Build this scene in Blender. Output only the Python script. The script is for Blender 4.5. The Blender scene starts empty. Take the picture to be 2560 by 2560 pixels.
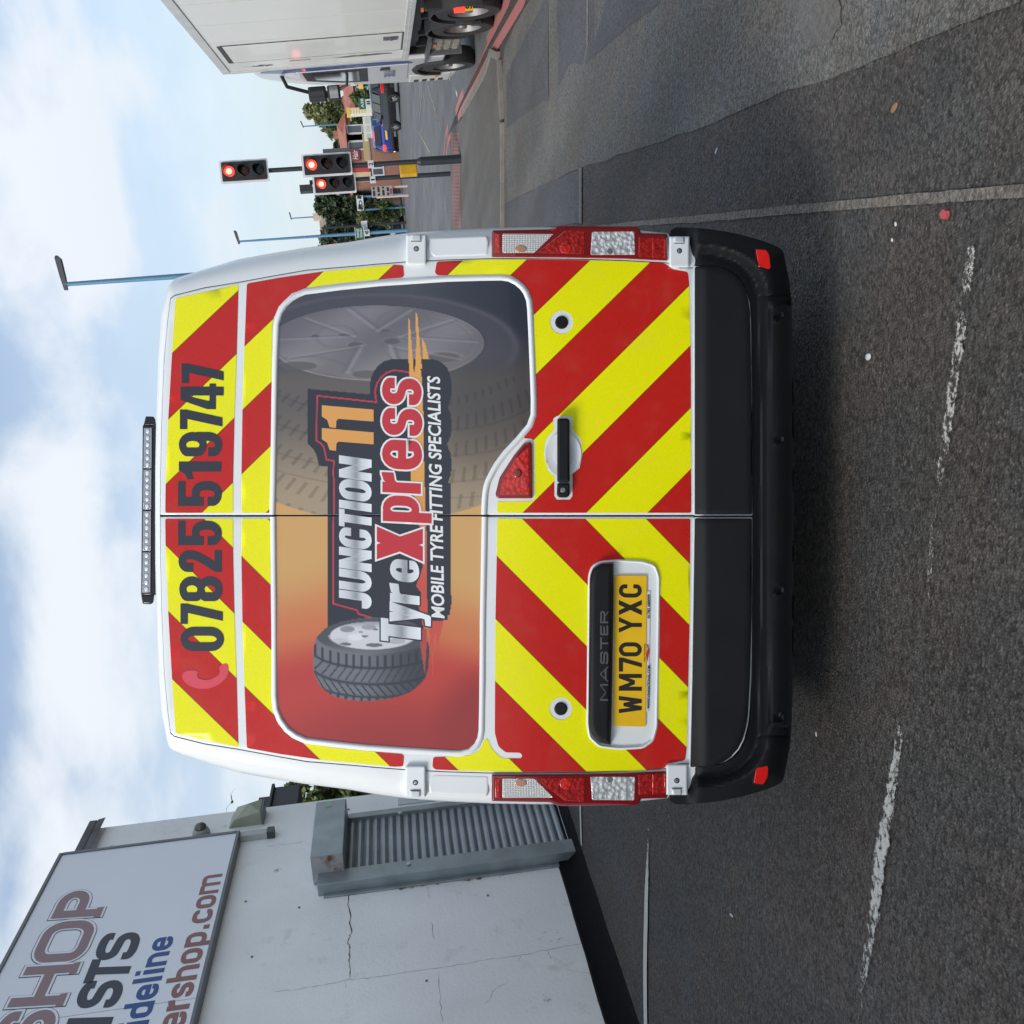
import bpy, bmesh, math, random
import numpy as np
from mathutils import Vector, Matrix, geometry, noise
random.seed(7); rng = np.random.default_rng(7)
C = bpy.context.scene.collection
SC = bpy.context.scene
# ------------------------------------------------------------------ camera
FPX = 2560.0
PITCH = math.radians(6.0); ROLL = math.atan(0.097); LEAN = math.radians(5.8)
CAMZ = 1.63
F0 = Vector((0, math.cos(PITCH), -math.sin(PITCH)))
U0 = Vector((0, math.sin(PITCH), math.cos(PITCH))); R0 = Vector((1, 0, 0))
RI = (R0*math.cos(ROLL) - U0*math.sin(ROLL)).normalized()      # picture right when held upright
UI = (U0*math.cos(ROLL) + R0*math.sin(ROLL)).normalized()
CAM = Vector((0, 0, CAMZ))
cam = bpy.data.cameras.new('camera'); camo = bpy.data.objects.new('camera', cam); C.objects.link(camo)
M = Matrix.Identity(4)
for i in range(3):
    M[i][0] = -UI[i]; M[i][1] = RI[i]; M[i][2] = -F0[i]; M[i][3] = CAM[i]
camo.matrix_world = M
cam.sensor_width = 36; cam.lens = 36*FPX/2560; cam.clip_start = 0.05; cam.clip_end = 3000
SC.camera = camo
# ------------------------------------------------------------------ light
VPX, VPY = 945, 630            # road direction seen in the photograph
def ray(x, y):
    return (F0*FPX + RI*((2560-y)-1280) - UI*(x-1280)).normalized()
d_ = ray(VPX, VPY); ROAD = Vector((d_.x, d_.y, 0)).normalized()       # along the road
OUT = Vector((ROAD.y, -ROAD.x, 0))                                     # from the wall towards the road
SUN_EL = math.radians(38); a_ = math.radians(52)
SUNH = OUT*math.cos(a_) + ROAD*math.sin(a_)                            # where the light travels
SUND = Vector((SUNH.x*math.cos(SUN_EL), SUNH.y*math.cos(SUN_EL), -math.sin(SUN_EL)))
sun = bpy.data.lights.new('sun', 'SUN'); suno = bpy.data.objects.new('sun', sun); C.objects.link(suno)
sun.energy = 1.5; sun.angle = math.radians(20); sun.color = (1.0, 0.95, 0.87)
suno.rotation_mode = 'QUATERNION'; suno.rotation_quaternion = (-SUND).to_track_quat('Z', 'Y')
W = bpy.data.worlds.new('World'); SC.world = W; W.use_nodes = True
nt = W.node_tree; N = nt.nodes; L = nt.links; N.clear()
wo = N.new('ShaderNodeOutputWorld'); bg = N.new('ShaderNodeBackground'); sky = N.new('ShaderNodeTexSky')
sky.sky_type = 'NISHITA'; sky.sun_disc = False; sky.sun_elevation = SUN_EL
sky.sun_rotation = math.atan2(-SUND.x, -SUND.y); sky.air_density = 1.0; sky.dust_density = 1.6; sky.altitude = 50
tc = N.new('ShaderNodeTexCoord'); sep = N.new('ShaderNodeSeparateXYZ'); L.new(tc.outputs['Generated'], sep.inputs[0])
def wm(op, a, b=None, c=None):
    n = N.new('ShaderNodeMath'); n.operation = op
    for k, q in enumerate((a, b, c)):
        if q is None: continue
        if isinstance(q, (int, float)): n.inputs[k].default_value = q
        else: L.new(q, n.inputs[k])
    return n.outputs[0]
zz = wm('ADD', wm('MAXIMUM', sep.outputs[2], 0.0), 0.28)
cb = N.new('ShaderNodeCombineXYZ')
L.new(wm('DIVIDE', sep.outputs[0], zz), cb.inputs[0]); L.new(wm('DIVIDE', sep.outputs[1], zz), cb.inputs[1])
n1 = N.new('ShaderNodeTexNoise'); n1.inputs['Scale'].default_value = 1.9; n1.inputs['Detail'].default_value = 9
n1.inputs['Roughness'].default_value = 0.52; n1.inputs['Distortion'].default_value = 0.25
mp = N.new('ShaderNodeMapping'); mp.inputs['Location'].default_value = (19.30, 0.23, 0.0); L.new(cb.outputs[0], mp.inputs[0]); L.new(mp.outputs[0], n1.inputs[0])
cr = N.new('ShaderNodeValToRGB'); L.new(n1.outputs[0], cr.inputs[0])
cr.color_ramp.elements[0].position = 0.38; cr.color_ramp.elements[1].position = 0.62; cr.color_ramp.interpolation = 'EASE'
# low sky is thin pale haze everywhere; clouds thicken towards the wall side
lo = N.new('ShaderNodeMapRange'); L.new(sep.outputs[2], lo.inputs[0]); lo.inputs[1].default_value = 0.0; lo.inputs[2].default_value = 0.42
lo.inputs[3].default_value = 0.92; lo.inputs[4].default_value = 0.12
msk = wm('MAXIMUM', wm('MULTIPLY', cr.outputs[0], 0.93), lo.outputs[0])
n2 = N.new('ShaderNodeTexNoise'); n2.inputs['Scale'].default_value = 2.1; n2.inputs['Detail'].default_value = 5
mp2 = N.new('ShaderNodeMapping'); mp2.inputs['Location'].default_value = (9.1, 4.2, 1.0); L.new(cb.outputs[0], mp2.inputs[0]); L.new(mp2.outputs[0], n2.inputs[0])
fd = N.new('ShaderNodeMapRange'); L.new(sep.outputs[2], fd.inputs[0]); fd.inputs[1].default_value = 0.02; fd.inputs[2].default_value = 0.30; fd.inputs[3].default_value = 0.15; fd.inputs[4].default_value = 1.0
cc = N.new('ShaderNodeMixRGB'); L.new(wm('MULTIPLY', cr.outputs[0], fd.outputs[0]), cc.inputs[0])
cc.inputs[1].default_value = (3.9, 4.5, 4.95, 1); cc.inputs[2].default_value = (5.25, 5.5, 5.85, 1)
mx = N.new('ShaderNodeMixRGB'); L.new(msk, mx.inputs[0]); 
skt = N.new('ShaderNodeMixRGB'); skt.blend_type = 'MULTIPLY'; skt.inputs[0].default_value = 1.0; skt.inputs[2].default_value = (1.12, 1.10, 1.08, 1)
L.new(sky.outputs[0], skt.inputs[1]); L.new(skt.outputs[0], mx.inputs[1]); L.new(cc.outputs[0], mx.inputs[2])
L.new(mx.outputs[0], bg.inputs[0]); bg.inputs[1].default_value = 0.10; L.new(bg.outputs[0], wo.inputs[0])
vs = SC.view_settings; vs.view_transform = 'Standard'; vs.look = 'None'; vs.exposure = 0.80; vs.gamma = 1.0; vs.use_curve_mapping = False
SC.render.engine = 'CYCLES'
# ------------------------------------------------------------------ helpers
def nset(o, label=None, cat=None, group=None, kind=None):
    if label: o['label'] = label
    if cat: o['category'] = cat
    if group: o['group'] = group
    if kind: o['kind'] = kind
    return o
def empty(name, M4=None, label=None, cat=None, group=None, parent=None):
    o = bpy.data.objects.new(name, None); C.objects.link(o); o.empty_display_size = 0.2
    if parent: o.parent = parent
    if M4 is not None: o.matrix_local = M4
    return nset(o, label, cat, group)
def frame(origin, ax):
    ax = Vector(ax).normalized(); z = Vector((0, 0, 1)); ay = z.cross(ax).normalized(); m = Matrix.Identity(4)
    for i in range(3): m[i][0] = ax[i]; m[i][1] = ay[i]; m[i][2] = z[i]; m[i][3] = origin[i]
    return m
def mkobj(name, verts, faces, mats, parent=None, smooth=False, midx=None):
    me = bpy.data.meshes.new(name); me.from_pydata([tuple(v) for v in verts], [], faces)
    for m in (mats if isinstance(mats, (list, tuple)) else [mats]): me.materials.append(m)
    if midx is not None: me.polygons.foreach_set('material_index', midx)
    if smooth: me.polygons.foreach_set('use_smooth', [True]*len(me.polygons))
    me.update(); o = bpy.data.objects.new(name, me); C.objects.link(o)
    if parent: o.parent = parent
    return o
def autosmooth(o, ang=40):
    me = o.data; bm = bmesh.new(); bm.from_mesh(me)
    for e in bm.edges:
        e.smooth = not (len(e.link_faces) == 2 and e.calc_face_angle(0) > math.radians(ang))
    for f in bm.faces: f.smooth = True
    bm.to_mesh(me); bm.free(); return o
def bevel(o, w, seg=2):
    m = o.modifiers.new('bevel', 'BEVEL'); m.width = w; m.segments = seg; m.limit_method = 'ANGLE'; m.angle_limit = math.radians(35)
    m.harden_normals = False; return o
class MB:
    def __init__(s): s.v = []; s.f = []; s.m = []; s.k = 0
    def mat(s, k): s.k = k; return s
    def add(s, vs, fs, T=None):
        b = len(s.v)
        for v in vs:
            v = Vector(v); s.v.append(T @ v if T else v)
        for f in fs: s.f.append([b+i for i in f]); s.m.append(s.k)
        return s
    def box(s, c, d, T=None, rz=0):
        x, y, z = d[0]/2, d[1]/2, d[2]/2; R = Matrix.Rotation(rz, 3, 'Z')
        vs = [Vector(c) + R @ Vector(q) for q in ((-x,-y,-z),(x,-y,-z),(x,y,-z),(-x,y,-z),(-x,-y,z),(x,-y,z),(x,y,z),(-x,y,z))]
        return s.add(vs, [(3,2,1,0),(4,5,6,7),(0,1,5,4),(1,2,6,5),(2,3,7,6),(3,0,4,7)], T)
    def b2(s, a, b, T=None):
        return s.box([(a[i]+b[i])/2 for i in range(3)], [abs(b[i]-a[i]) for i in range(3)], T)
    def tube(s, a, b, r0, r1=None, n=10, cap=True):
        a = Vector(a); b = Vector(b); r1 = r0 if r1 is None else r1; d = (b-a).normalized()
        q = d.orthogonal().normalized(); w = d.cross(q); vs = []
        for p, r in ((a, r0), (b, r1)):
            for i in range(n):
                t = 2*math.pi*i/n; vs.append(p + q*(r*math.cos(t)) + w*(r*math.sin(t)))
        fs = [(i, (i+1) % n, n+(i+1) % n, n+i) for i in range(n)]
        if cap: fs += [tuple(reversed(range(n))), tuple(range(n, 2*n))]
        return s.add(vs, fs)
    def path(s, pts, r, n=8):
        for a, b in zip(pts[:-1], pts[1:]): s.tube(a, b, r, r, n)
        return s
    def lathe(s, prof, axis='Z', c=(0,0,0), n=20, T=None):      # prof: (r, h)
        vs = []; fs = []; m = len(prof)
        for i in range(n):
            t = 2*math.pi*i/n; ct, st = math.cos(t), math.sin(t)
            for r, h in prof:
                p = {'Z': (r*ct, r*st, h), 'Y': (r*ct, h, r*st), 'X': (h, r*ct, r*st)}[axis]
                vs.append((p[0]+c[0], p[1]+c[1], p[2]+c[2]))
        for i in range(n):
            j = (i+1) % n
            for k in range(m-1):
                f = (i*m+k, j*m+k, j*m+k+1, i*m+k+1)
                fs.append(f if axis != 'Y' else tuple(reversed(f)))
        return s.add(vs, fs, T)
    def prism(s, poly, h0, h1, ax='Y', T=None):                # poly of 2D points, extruded along an axis
        n = len(poly)
        def P(a, b, h): return {'Y': (a, h, b), 'Z': (a, b, h), 'X': (h, a, b)}[ax]
        vs = [P(a, b, h0) for a, b in poly] + [P(a, b, h1) for a, b in poly]
        fs = [tuple(range(n)), tuple(reversed(range(n, 2*n)))] + [((i+1) % n, i, n+i, n+(i+1) % n) for i in range(n)]
        return s.add(vs, fs, T)
    def build(s, name, mats, parent=None, smooth=None, label=None):
        o = mkobj(name, s.v, s.f, mats, parent, midx=s.m)
        bm = bmesh.new(); bm.from_mesh(o.data); bmesh.ops.recalc_face_normals(bm, faces=bm.faces); bm.to_mesh(o.data); bm.free()
        if smooth: autosmooth(o, smooth)
        if label: o['label'] = label
        return o
# ------------------------------------------------------------------ materials
MATS = {}
def mat(name, col, rough=0.5, metal=0.0, var=0.0, vscale=3.0, bump=0.0, bscale=60.0, coat=0.0, spec=0.5, emis=None, es=0.0, trans=0.0, dirt=None):
    if name in MATS: return MATS[name]
    m = bpy.data.materials.new(name); m.use_nodes = True; MATS[name] = m
    n = m.node_tree.nodes; l = m.node_tree.links; b = n['Principled BSDF']
    b.inputs['Base Color'].default_value = (*col, 1); b.inputs['Roughness'].default_value = rough
    b.inputs['Metallic'].default_value = metal; b.inputs['Coat Weight'].default_value = coat; b.inputs['Coat Roughness'].default_value = 0.04
    b.inputs['Specular IOR Level'].default_value = spec; b.inputs['Transmission Weight'].default_value = trans
    if emis: b.inputs['Emission Color'].default_value = (*emis, 1); b.inputs['Emission Strength'].default_value = es
    t = n.new('ShaderNodeTexCoord')
    if var > 0 or dirt:
        z = n.new('ShaderNodeTexNoise'); z.inputs['Scale'].default_value = vscale; z.inputs['Detail'].default_value = 6; l.new(t.outputs['Object'], z.inputs[0])
        mr = n.new('ShaderNodeMapRange'); l.new(z.outputs[0], mr.inputs[0]); mr.inputs[1].default_value = 0.3; mr.inputs[2].default_value = 0.7
        mr.inputs[3].default_value = 1-var; mr.inputs[4].default_value = 1+var
        mm = n.new('ShaderNodeMixRGB'); mm.blend_type = 'MULTIPLY'; mm.inputs[0].default_value = 1; mm.inputs[1].default_value = (*col, 1)
        l.new(mr.outputs[0], mm.inputs[2]); last = mm.outputs[0]
        if dirt:
            z2 = n.new('ShaderNodeTexNoise'); z2.inputs['Scale'].default_value = dirt[1]; z2.inputs['Detail'].default_value = 9; z2.inputs['Roughness'].default_value = 0.65
            l.new(t.outputs['Object'], z2.inputs[0]); r2 = n.new('ShaderNodeMapRange'); l.new(z2.outputs[0], r2.inputs[0])
            r2.inputs[1].default_value = dirt[2]; r2.inputs[2].default_value = dirt[2]+0.15; r2.inputs[4].default_value = dirt[3]
            m2 = n.new('ShaderNodeMixRGB'); l.new(r2.outputs[0], m2.inputs[0]); l.new(last, m2.inputs[1]); m2.inputs[2].default_value = (*dirt[0], 1); last = m2.outputs[0]
        l.new(last, b.inputs['Base Color'])
        rr = n.new('ShaderNodeMapRange'); l.new(z.outputs[0], rr.inputs[0]); rr.inputs[3].default_value = max(0.02, rough-0.08); rr.inputs[4].default_value = min(1, rough+0.12); l.new(rr.outputs[0], b.inputs['Roughness'])
    if bump > 0:
        z = n.new('ShaderNodeTexNoise'); z.inputs['Scale'].default_value = bscale; z.inputs['Detail'].default_value = 4; l.new(t.outputs['Object'], z.inputs[0])
        bb = n.new('ShaderNodeBump'); bb.inputs['Strength'].default_value = bump; bb.inputs['Distance'].default_value = 0.01; l.new(z.outputs[0], bb.inputs['Height']); l.new(bb.outputs[0], b.inputs['Normal'])
    return m
def s2l(r, g, b):
    f = lambda c: (c/255/12.92) if c/255 <= 0.04045 else ((c/255+0.055)/1.055)**2.4
    return (f(r), f(g), f(b))
def cellbump(name, col, scale, strength, rough=0.12, metal=0.0, coat=1.0, kind='VORONOI', dark=None, na=.25):
    m = mat(name, col, rough, metal, coat=coat)
    n = m.node_tree.nodes; l = m.node_tree.links; b = n['Principled BSDF']; t = n.new('ShaderNodeTexCoord')
    mp_ = n.new('ShaderNodeMapping'); mp_.inputs['Scale'].default_value = (1, 0.2, 1); l.new(t.outputs['Object'], mp_.inputs[0])
    z = n.new('ShaderNodeTexVoronoi'); z.inputs['Scale'].default_value = scale; l.new(mp_.outputs[0], z.inputs[0])
    nz = n.new('ShaderNodeTexNoise'); nz.inputs['Scale'].default_value = scale*0.6; nz.inputs['Distortion'].default_value = 2.0; l.new(mp_.outputs[0], nz.inputs[0])
    ad = n.new('ShaderNodeMath'); ad.operation = 'MULTIPLY_ADD'; l.new(nz.outputs[0], ad.inputs[0]); ad.inputs[1].default_value = na; l.new(z.outputs['Distance'], ad.inputs[2])
    if kind == 'RIB':
        w1 = n.new('ShaderNodeTexWave'); w1.inputs['Scale'].default_value = scale; w1.bands_direction = 'Z'; l.new(t.outputs['Object'], w1.inputs[0]); w2 = n.new('ShaderNodeTexWave'); w2.inputs['Scale'].default_value = scale*.8; w2.bands_direction = 'X'; l.new(t.outputs['Object'], w2.inputs[0])
        ad = n.new('ShaderNodeMath'); ad.operation = 'MULTIPLY'; l.new(w1.outputs['Fac'], ad.inputs[0]); l.new(w2.outputs['Fac'], ad.inputs[1])
    bb = n.new('ShaderNodeBump'); bb.inputs['Strength'].default_value = strength; bb.inputs['Distance'].default_value = 0.02; l.new(ad.outputs[0], bb.inputs['Height']); l.new(bb.outputs[0], b.inputs['Normal'])
    if dark:
        mr = n.new('ShaderNodeMapRange'); l.new(z.outputs['Distance'], mr.inputs[0]); mr.inputs[1].default_value = 0.15; mr.inputs[2].default_value = 0.75
        mm = n.new('ShaderNodeMixRGB'); mm.inputs[1].default_value = (*col, 1); mm.inputs[2].default_value = (*dark, 1); l.new(mr.outputs[0], mm.inputs[0]); l.new(mm.outputs[0], b.inputs['Base Color'])
    return m
# ------------------------------------------------------------------ ground shape: the road falls away to the right of the wall
def sst(a, b, x):
    t = np.clip((x-a)/(b-a), 0, 1); return t*t*(3-2*t)
def gz(x, y):
    xl = np.where(x > 3.5, 3.5+1.7*(1-np.exp(-(np.maximum(x, 3.5)-3.5)/1.7)), np.where(x < -2.6, -2.6-0.8*(1-np.exp(-(-2.6-np.minimum(x, -2.6))/0.8)), x))
    return -0.1016*xl*(1-0.72*sst(18, 46, y))
def hit(x, y, h=0.0):
    d = ray(x, y); t = 1.0; z = 0
    for k in range(60):
        p = CAM + d*t; g = float(gz(p.x, p.y)) + h; t2 = (g-CAM.z)/d.z if d.z < -1e-4 else 900
        if abs(t2-t) < 1e-4: break
        t = 0.5*t+0.5*t2
    return CAM + d*t
def at(x, y, depth):
    d = ray(x, y); return CAM + d*(depth/d.y)
# ------------------------------------------------------------------ 2D shapes in picture units
def inpoly(px, py, poly):
    poly = np.asarray(poly, float); n = len(poly); c = np.zeros(np.shape(px), bool); j = n-1
    for i in range(n):
        xi, yi = poly[i]; xj, yj = poly[j]
        if yi != yj:
            c ^= ((yi > py) != (yj > py)) & (px < (xj-xi)*(py-yi)/(yj-yi)+xi)
        j = i
    return c
def rnd(pts, r, n=5):
    out = []; m = len(pts)
    for i in range(m):
        p = Vector(pts[i]); a = Vector(pts[i-1])-p; b = Vector(pts[(i+1) % m])-p
        rr = min(r[i] if isinstance(r, (list, tuple)) else r, a.length*0.48, b.length*0.48)
        if rr < 1e-6: out.append(tuple(p)); continue
        A = p+a.normalized()*rr; B = p+b.normalized()*rr
        for k in range(n+1):
            t = k/n; out.append(tuple(A*(1-t)**2+p*2*t*(1-t)+B*t*t))
    return out
def crom(pts, n=6, closed=True):
    m = len(pts); out = []; P = [Vector(p) for p in pts]
    for i in range(m if closed else m-1):
        if closed: a, b, c, d = P[i-1], P[i], P[(i+1) % m], P[(i+2) % m]
        else: a, b, c, d = P[max(i-1, 0)], P[i], P[i+1], P[min(i+2, m-1)]
        for k in range(n):
            t = k/n; out.append(tuple(0.5*((2*b)+(c-a)*t+(2*a-5*b+4*c-d)*t*t+(3*b-a-3*c+d)*t**3)))
    if not closed: out.append(tuple(P[-1]))
    return out
def ell(cx, cy, a, b, n=28, rot=0):
    return [(cx+a*math.cos(t)*math.cos(rot)-b*math.sin(t)*math.sin(rot), cy+a*math.cos(t)*math.sin(rot)+b*math.sin(t)*math.cos(rot)) for t in [2*math.pi*k/n for k in range(n)]]
def area(p): return sum(p[i-1][0]*p[i][1]-p[i][0]*p[i-1][1] for i in range(len(p)))/2
def inset(p, d):
    n = len(p); s = 1 if area(p) > 0 else -1; out = []; ed = [Vector(p[(i+1) % n])-Vector(p[i]) for i in range(n)]
    for i in range(n):
        e1 = ed[i-1]; e2 = ed[i]
        if e1.length < 1e-9: e1 = e2
        if e2.length < 1e-9: e2 = e1
        n1 = Vector((-e1.y, e1.x)).normalized(); n2 = Vector((-e2.y, e2.x)).normalized(); q = (n1+n2)
        if q.length < 1e-6: q = n1
        q.normalize(); k = 1/max(0.5, q.dot(n1)); out.append(Vector(p[i])+q*(d*k*s))
    if n > 6:
        for it in range(8):
            bad = [i for i in range(n) if (out[(i+1) % n]-out[i]).dot(ed[i]) < -1e-9]
            if not bad: break
            for i in bad: m = (out[i]+out[(i+1) % n])/2; out[i] = m; out[(i+1) % n] = m.copy()
    return [tuple(q) for q in out]
def dens(p, L=45.0):
    out = []; n = len(p)
    for i in range(n):
        a = p[i]; b = p[(i+1) % n]; k = max(1, int(math.hypot(b[0]-a[0], b[1]-a[1])/L))
        for j in range(k): out.append((a[0]+(b[0]-a[0])*j/k, a[1]+(b[1]-a[1])*j/k))
    return out
def cdt(polys, step=None, holes=()):
    vs = []; es = []
    for p in list(polys)+list(holes):
        b = len(vs); vs += [Vector(q) for q in p]; es += [(b+i, b+(i+1) % len(p)) for i in range(len(p))]
    if step:
        P = np.array([tuple(q) for q in vs]); lo_, hi_ = P.min(0), P.max(0)
        gx, gy = np.meshgrid(np.arange(lo_[0]+step/2, hi_[0], step), np.arange(lo_[1]+step/2, hi_[1], step)); gx = gx.ravel(); gy = gy.ravel()
        k = np.zeros(len(gx), bool)
        for p in polys: k |= inpoly(gx, gy, p)
        for p in holes: k &= ~inpoly(gx, gy, p)
        vs += [Vector((float(a), float(b))) for a, b in zip(gx[k], gy[k])]
    r = geometry.delaunay_2d_cdt(vs, es, [], 0, 1e-4, False)
    V = [(v.x, v.y) for v in r[0]]; VA = np.array(V); TA = np.array([list(f) for f in r[2]])
    c = VA[TA].mean(1); k = np.zeros(len(TA), bool)
    for p in polys: k |= inpoly(c[:, 0], c[:, 1], p)
    for p in holes: k &= ~inpoly(c[:, 0], c[:, 1], p)
    return V, [list(map(int, t)) for t in TA[k]]
# ---- stroke lettering, upright unit space: x to the right, y up, height 1
def arcpath(pts, rads, n=5):
    out = []; m = len(pts)
    for i in range(m):
        p = Vector(pts[i]); r = rads[i] if i < len(rads) else 0
        if r <= 0 or i == 0 or i == m-1: out.append(tuple(p)); continue
        a = Vector(pts[i-1])-p; b = Vector(pts[i+1])-p; ra = min(r, a.length*0.5); rb = min(r, b.length*0.5)
        A = p+a.normalized()*ra; B = p+b.normalized()*rb
        for k in range(n+1):
            t = k/n*math.pi/2; c = A+B-p; out.append(tuple(c + (A-c)*math.cos(t)*1.0 + (B-c)*math.sin(t)*1.0 if abs(a.normalized().dot(b.normalized())) < 0.2 else A*(1-k/n)**2+p*2*(k/n)*(1-k/n)+B*(k/n)**2))
    return out
def strokes(path, sx, sy, grow=0.0, closed=False):
    P = [Vector((x/sx, y/sy)) for x, y in path]; Q = [P[0]]
    for p in P[1:]:
        if (p-Q[-1]).length > 1e-4: Q.append(p)
    P = Q; n = len(P); ls = []; rs = []
    gx = 0.5+grow/sx; gy = 0.5+grow/sy
    for i in range(n):
        if closed: a = P[i-1]; b = P[(i+1) % n]
        else: a = P[max(i-1, 0)]; b = P[min(i+1, n-1)]
        d1 = (P[i]-a); d2 = (b-P[i])
        if d1.length < 1e-9: d1 = d2
        if d2.length < 1e-9: d2 = d1
        d1.normalize(); d2.normalize(); n1 = Vector((-d1.y, d1.x)); n2 = Vector((-d2.y, d2.x)); q = (n1+n2)
        q = q.normalized() if q.length > 1e-6 else n1
        k = 1/max(0.45, q.dot(n1)); o = Vector((q.x*k*gx, q.y*k*gy)); c = Vector(P[i])
        if grow and not closed:
            if i == 0: c = c-Vector((d2.x*grow/sx, d2.y*grow/sy))
            if i == n-1: c = c+Vector((d1.x*grow/sx, d1.y*grow/sy))
        ls.append(c+o); rs.append(c-o)
    out = []
    for i in range(n if closed else n-1):
        j = (i+1) % n; out.append([(v.x*sx, v.y*sy) for v in (rs[i], rs[j], ls[j], ls[i])])
    return out
def polygrow(p, g): return inset(p, -g) if g else p
def glyph(ch, w, sx, sy, g=0.0):
    l, r, b, t = sx/2, w-sx/2, sy/2, 1-sy/2; rd = min(w*0.42, 0.30); S = lambda p, rr=(), c=False: strokes(arcpath(p, rr) if not c else arcpath(p+[p[0], p[1]], [rr]*9)[0:], sx, sy, g, False)
    A = [rd]*9; m = 0.5; PG = lambda *ps: [polygrow(list(p), g) for p in ps]
    ring = lambda x0, y0, x1, y1: S([(x0, (y0+y1)/2), (x0, y1), (x1, y1), (x1, y0), (x0, y0), (x0, (y0+y1)/2)], [0]+A)
    if ch in '0Oo': return ring(l, b, r, t)
    if ch == 'U': return S([(l, 1), (l, b), (r, b), (r, 1)], [0]+A)
    if ch == 'J': return S([(r, 1), (r, b), (l, b), (l, .30)], [0]+A)
    if ch == 'C': return S([(r, .63), (r, t), (l, t), (l, b), (r, b), (r, .37)], [0]+A)
    if ch == 'I': return S([(w/2, 0), (w/2, 1)])
    if ch == 'N': return PG([(0, 0), (sx, 0), (sx, 1), (0, 1)], [(w-sx, 0), (w, 0), (w, 1), (w-sx, 1)], [(0, 1), (sx*.95, 1), (w, 0), (w-sx*.95, 0)])
    if ch == 'T': return S([(0, t), (w, t)])+S([(w/2, 0), (w/2, t)])
    if ch == '1': return PG([(w-sx*1.15, 0), (w, 0), (w, 1), (w-sx*.75, 1), (w-sx*1.15, .9)], [(0, .66), (w-sx*1.1, .70), (w-sx*1.1, .92), (w-sx*.6, 1), (w-sx*1.1, .88), (w*.2, .80), (0, .80)][:3]+[(w-sx*.4, 1), (w-sx*1.0, 1), (w*.25, .84), (0, .80)])
    if ch == '7': return PG([(0, 1), (w, 1), (w, 1-sy*1.05), (0, 1-sy*1.05)], [(w*.98-sx*1.0, 1-sy*.9), (w, 1-sy*.9), (w*.60, 0), (w*.60-sx*1.05, 0)])
    if ch == '4': return PG([(w*.55-sx*.55, 1), (w*.55+.02, 1), (sx*.95, .38), (sx*.95, .22), (0, .22), (0, .38)], [(0, .18), (w, .18), (w, .18+sy*.9), (0, .18+sy*.9)], [(w*.88-sx, 0), (w*.88, 0), (w*.88, 1), (w*.88-sx, 1)], [(w*.5, 1), (w*.88, 1), (w*.88, .80), (w*.46, .80)])
    if ch == '8': return ring(l, b, r, .5+sy*.0)+ring(l, .5, r, t)
    if ch == '9': return ring(l, .44, r, t)+S([(r, .6), (r, b), (l, b), (l, .32)], [0]+A)
    if ch == '6': return ring(l, b, r, .56)+S([(l, .4), (l, t), (r, t), (r, .68)], [0]+A)
    if ch == '5': return S([(w, t), (l, t), (l, .42)])+S([(l*1.9, .60), (r, .60), (r, b), (l, b), (l, .33)], [0]+A)
    if ch == '2': return S([(l, .66), (l, t), (r, t), (r, .60), (l+.02, sy*.95), (l+.02, b)], [0, rd, rd, .2])+S([(0, b), (w, b)])
    if ch == 'X': return PG([(0, 0), (sx*1.2, 0), (w, 1), (w-sx*1.2, 1)], [(w-sx*1.2, 0), (w, 0), (sx*1.2, 1), (0, 1)])
    if ch == 'e': return S([(l, .50), (r, .50), (r, t), (l, t), (l, b), (r, b), (r, .34)], [0, 0, rd, rd, rd, rd])
    if ch == 's': return S([(r, .68), (r, t), (l, t), (l, .56), (r, .46), (r, b), (l, b), (l, .32)], [0, rd, rd, .16, .16, rd, rd])
    if ch == 'r': return S([(l, 0), (l, 1)])+PG([(sx*.8, .58), (sx*.8, .84), (sx*1.15, .97), (w*.92, 1.02), (w, 1.02), (w, .72), (w*.88, .70), (sx*1.2, .68)])
    if ch == 'p': return S([(l, -.34), (l, 1)])+ring(l, b, r, t)
    if ch == 'y': return PG([(0, 1), (sx*1.05, 1), (w*.62, .05), (w*.36, -.05)], [(w-sx*1.05, 1), (w, 1), (w*.52, -.30), (w*.26, -.30), (w*.35, 0)], [(0, -.34), (w*.48, -.34), (w*.52, -.12), (0, -.16)])
    if ch == 'H': return S([(l, 0), (l, 1)])+S([(r, 0), (r, 1)])+S([(l, .5), (r, .5)])
    if ch == 'P': return S([(l, 0), (l, 1)])+S([(l, .5-sy*.2), (r, .5-sy*.2), (r, t), (l, t)], [0, rd, rd])
    if ch == 'S': return glyph('s', w, sx, sy, g)
    if ch == 'W': return PG([(0, 1), (sx, 1), (w*.30+sx*.35, 0), (w*.30-sx*.5, 0)], [(w, 1), (w-sx, 1), (w*.70-sx*.35, 0), (w*.70+sx*.5, 0)], [(w*.30-sx*.5, 0), (w*.30+sx*.45, 0), (w*.5+sx*.4, .80), (w*.5-sx*.4, .80)], [(w*.70+sx*.5, 0), (w*.70-sx*.45, 0), (w*.5-sx*.4, .80), (w*.5+sx*.4, .80)])
    if ch == 'M': return PG([(0, 0), (sx, 0), (sx, 1), (0, 1)], [(w-sx, 0), (w, 0), (w, 1), (w-sx, 1)], [(0, 1), (sx*1.05, 1), (w*.5+sx*.45, .30), (w*.5-sx*.45, .30)], [(w, 1), (w-sx*1.05, 1), (w*.5-sx*.45, .30), (w*.5+sx*.45, .30)])
    if ch == 'Y': return PG([(0, 1), (sx*1.1, 1), (w*.5+sx*.45, .45), (w*.5-sx*.45, .42)], [(w, 1), (w-sx*1.1, 1), (w*.5-sx*.45, .45), (w*.5+sx*.45, .42)], [(w*.5-sx/2, 0), (w*.5+sx/2, 0), (w*.5+sx/2, .48), (w*.5-sx/2, .48)])
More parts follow.
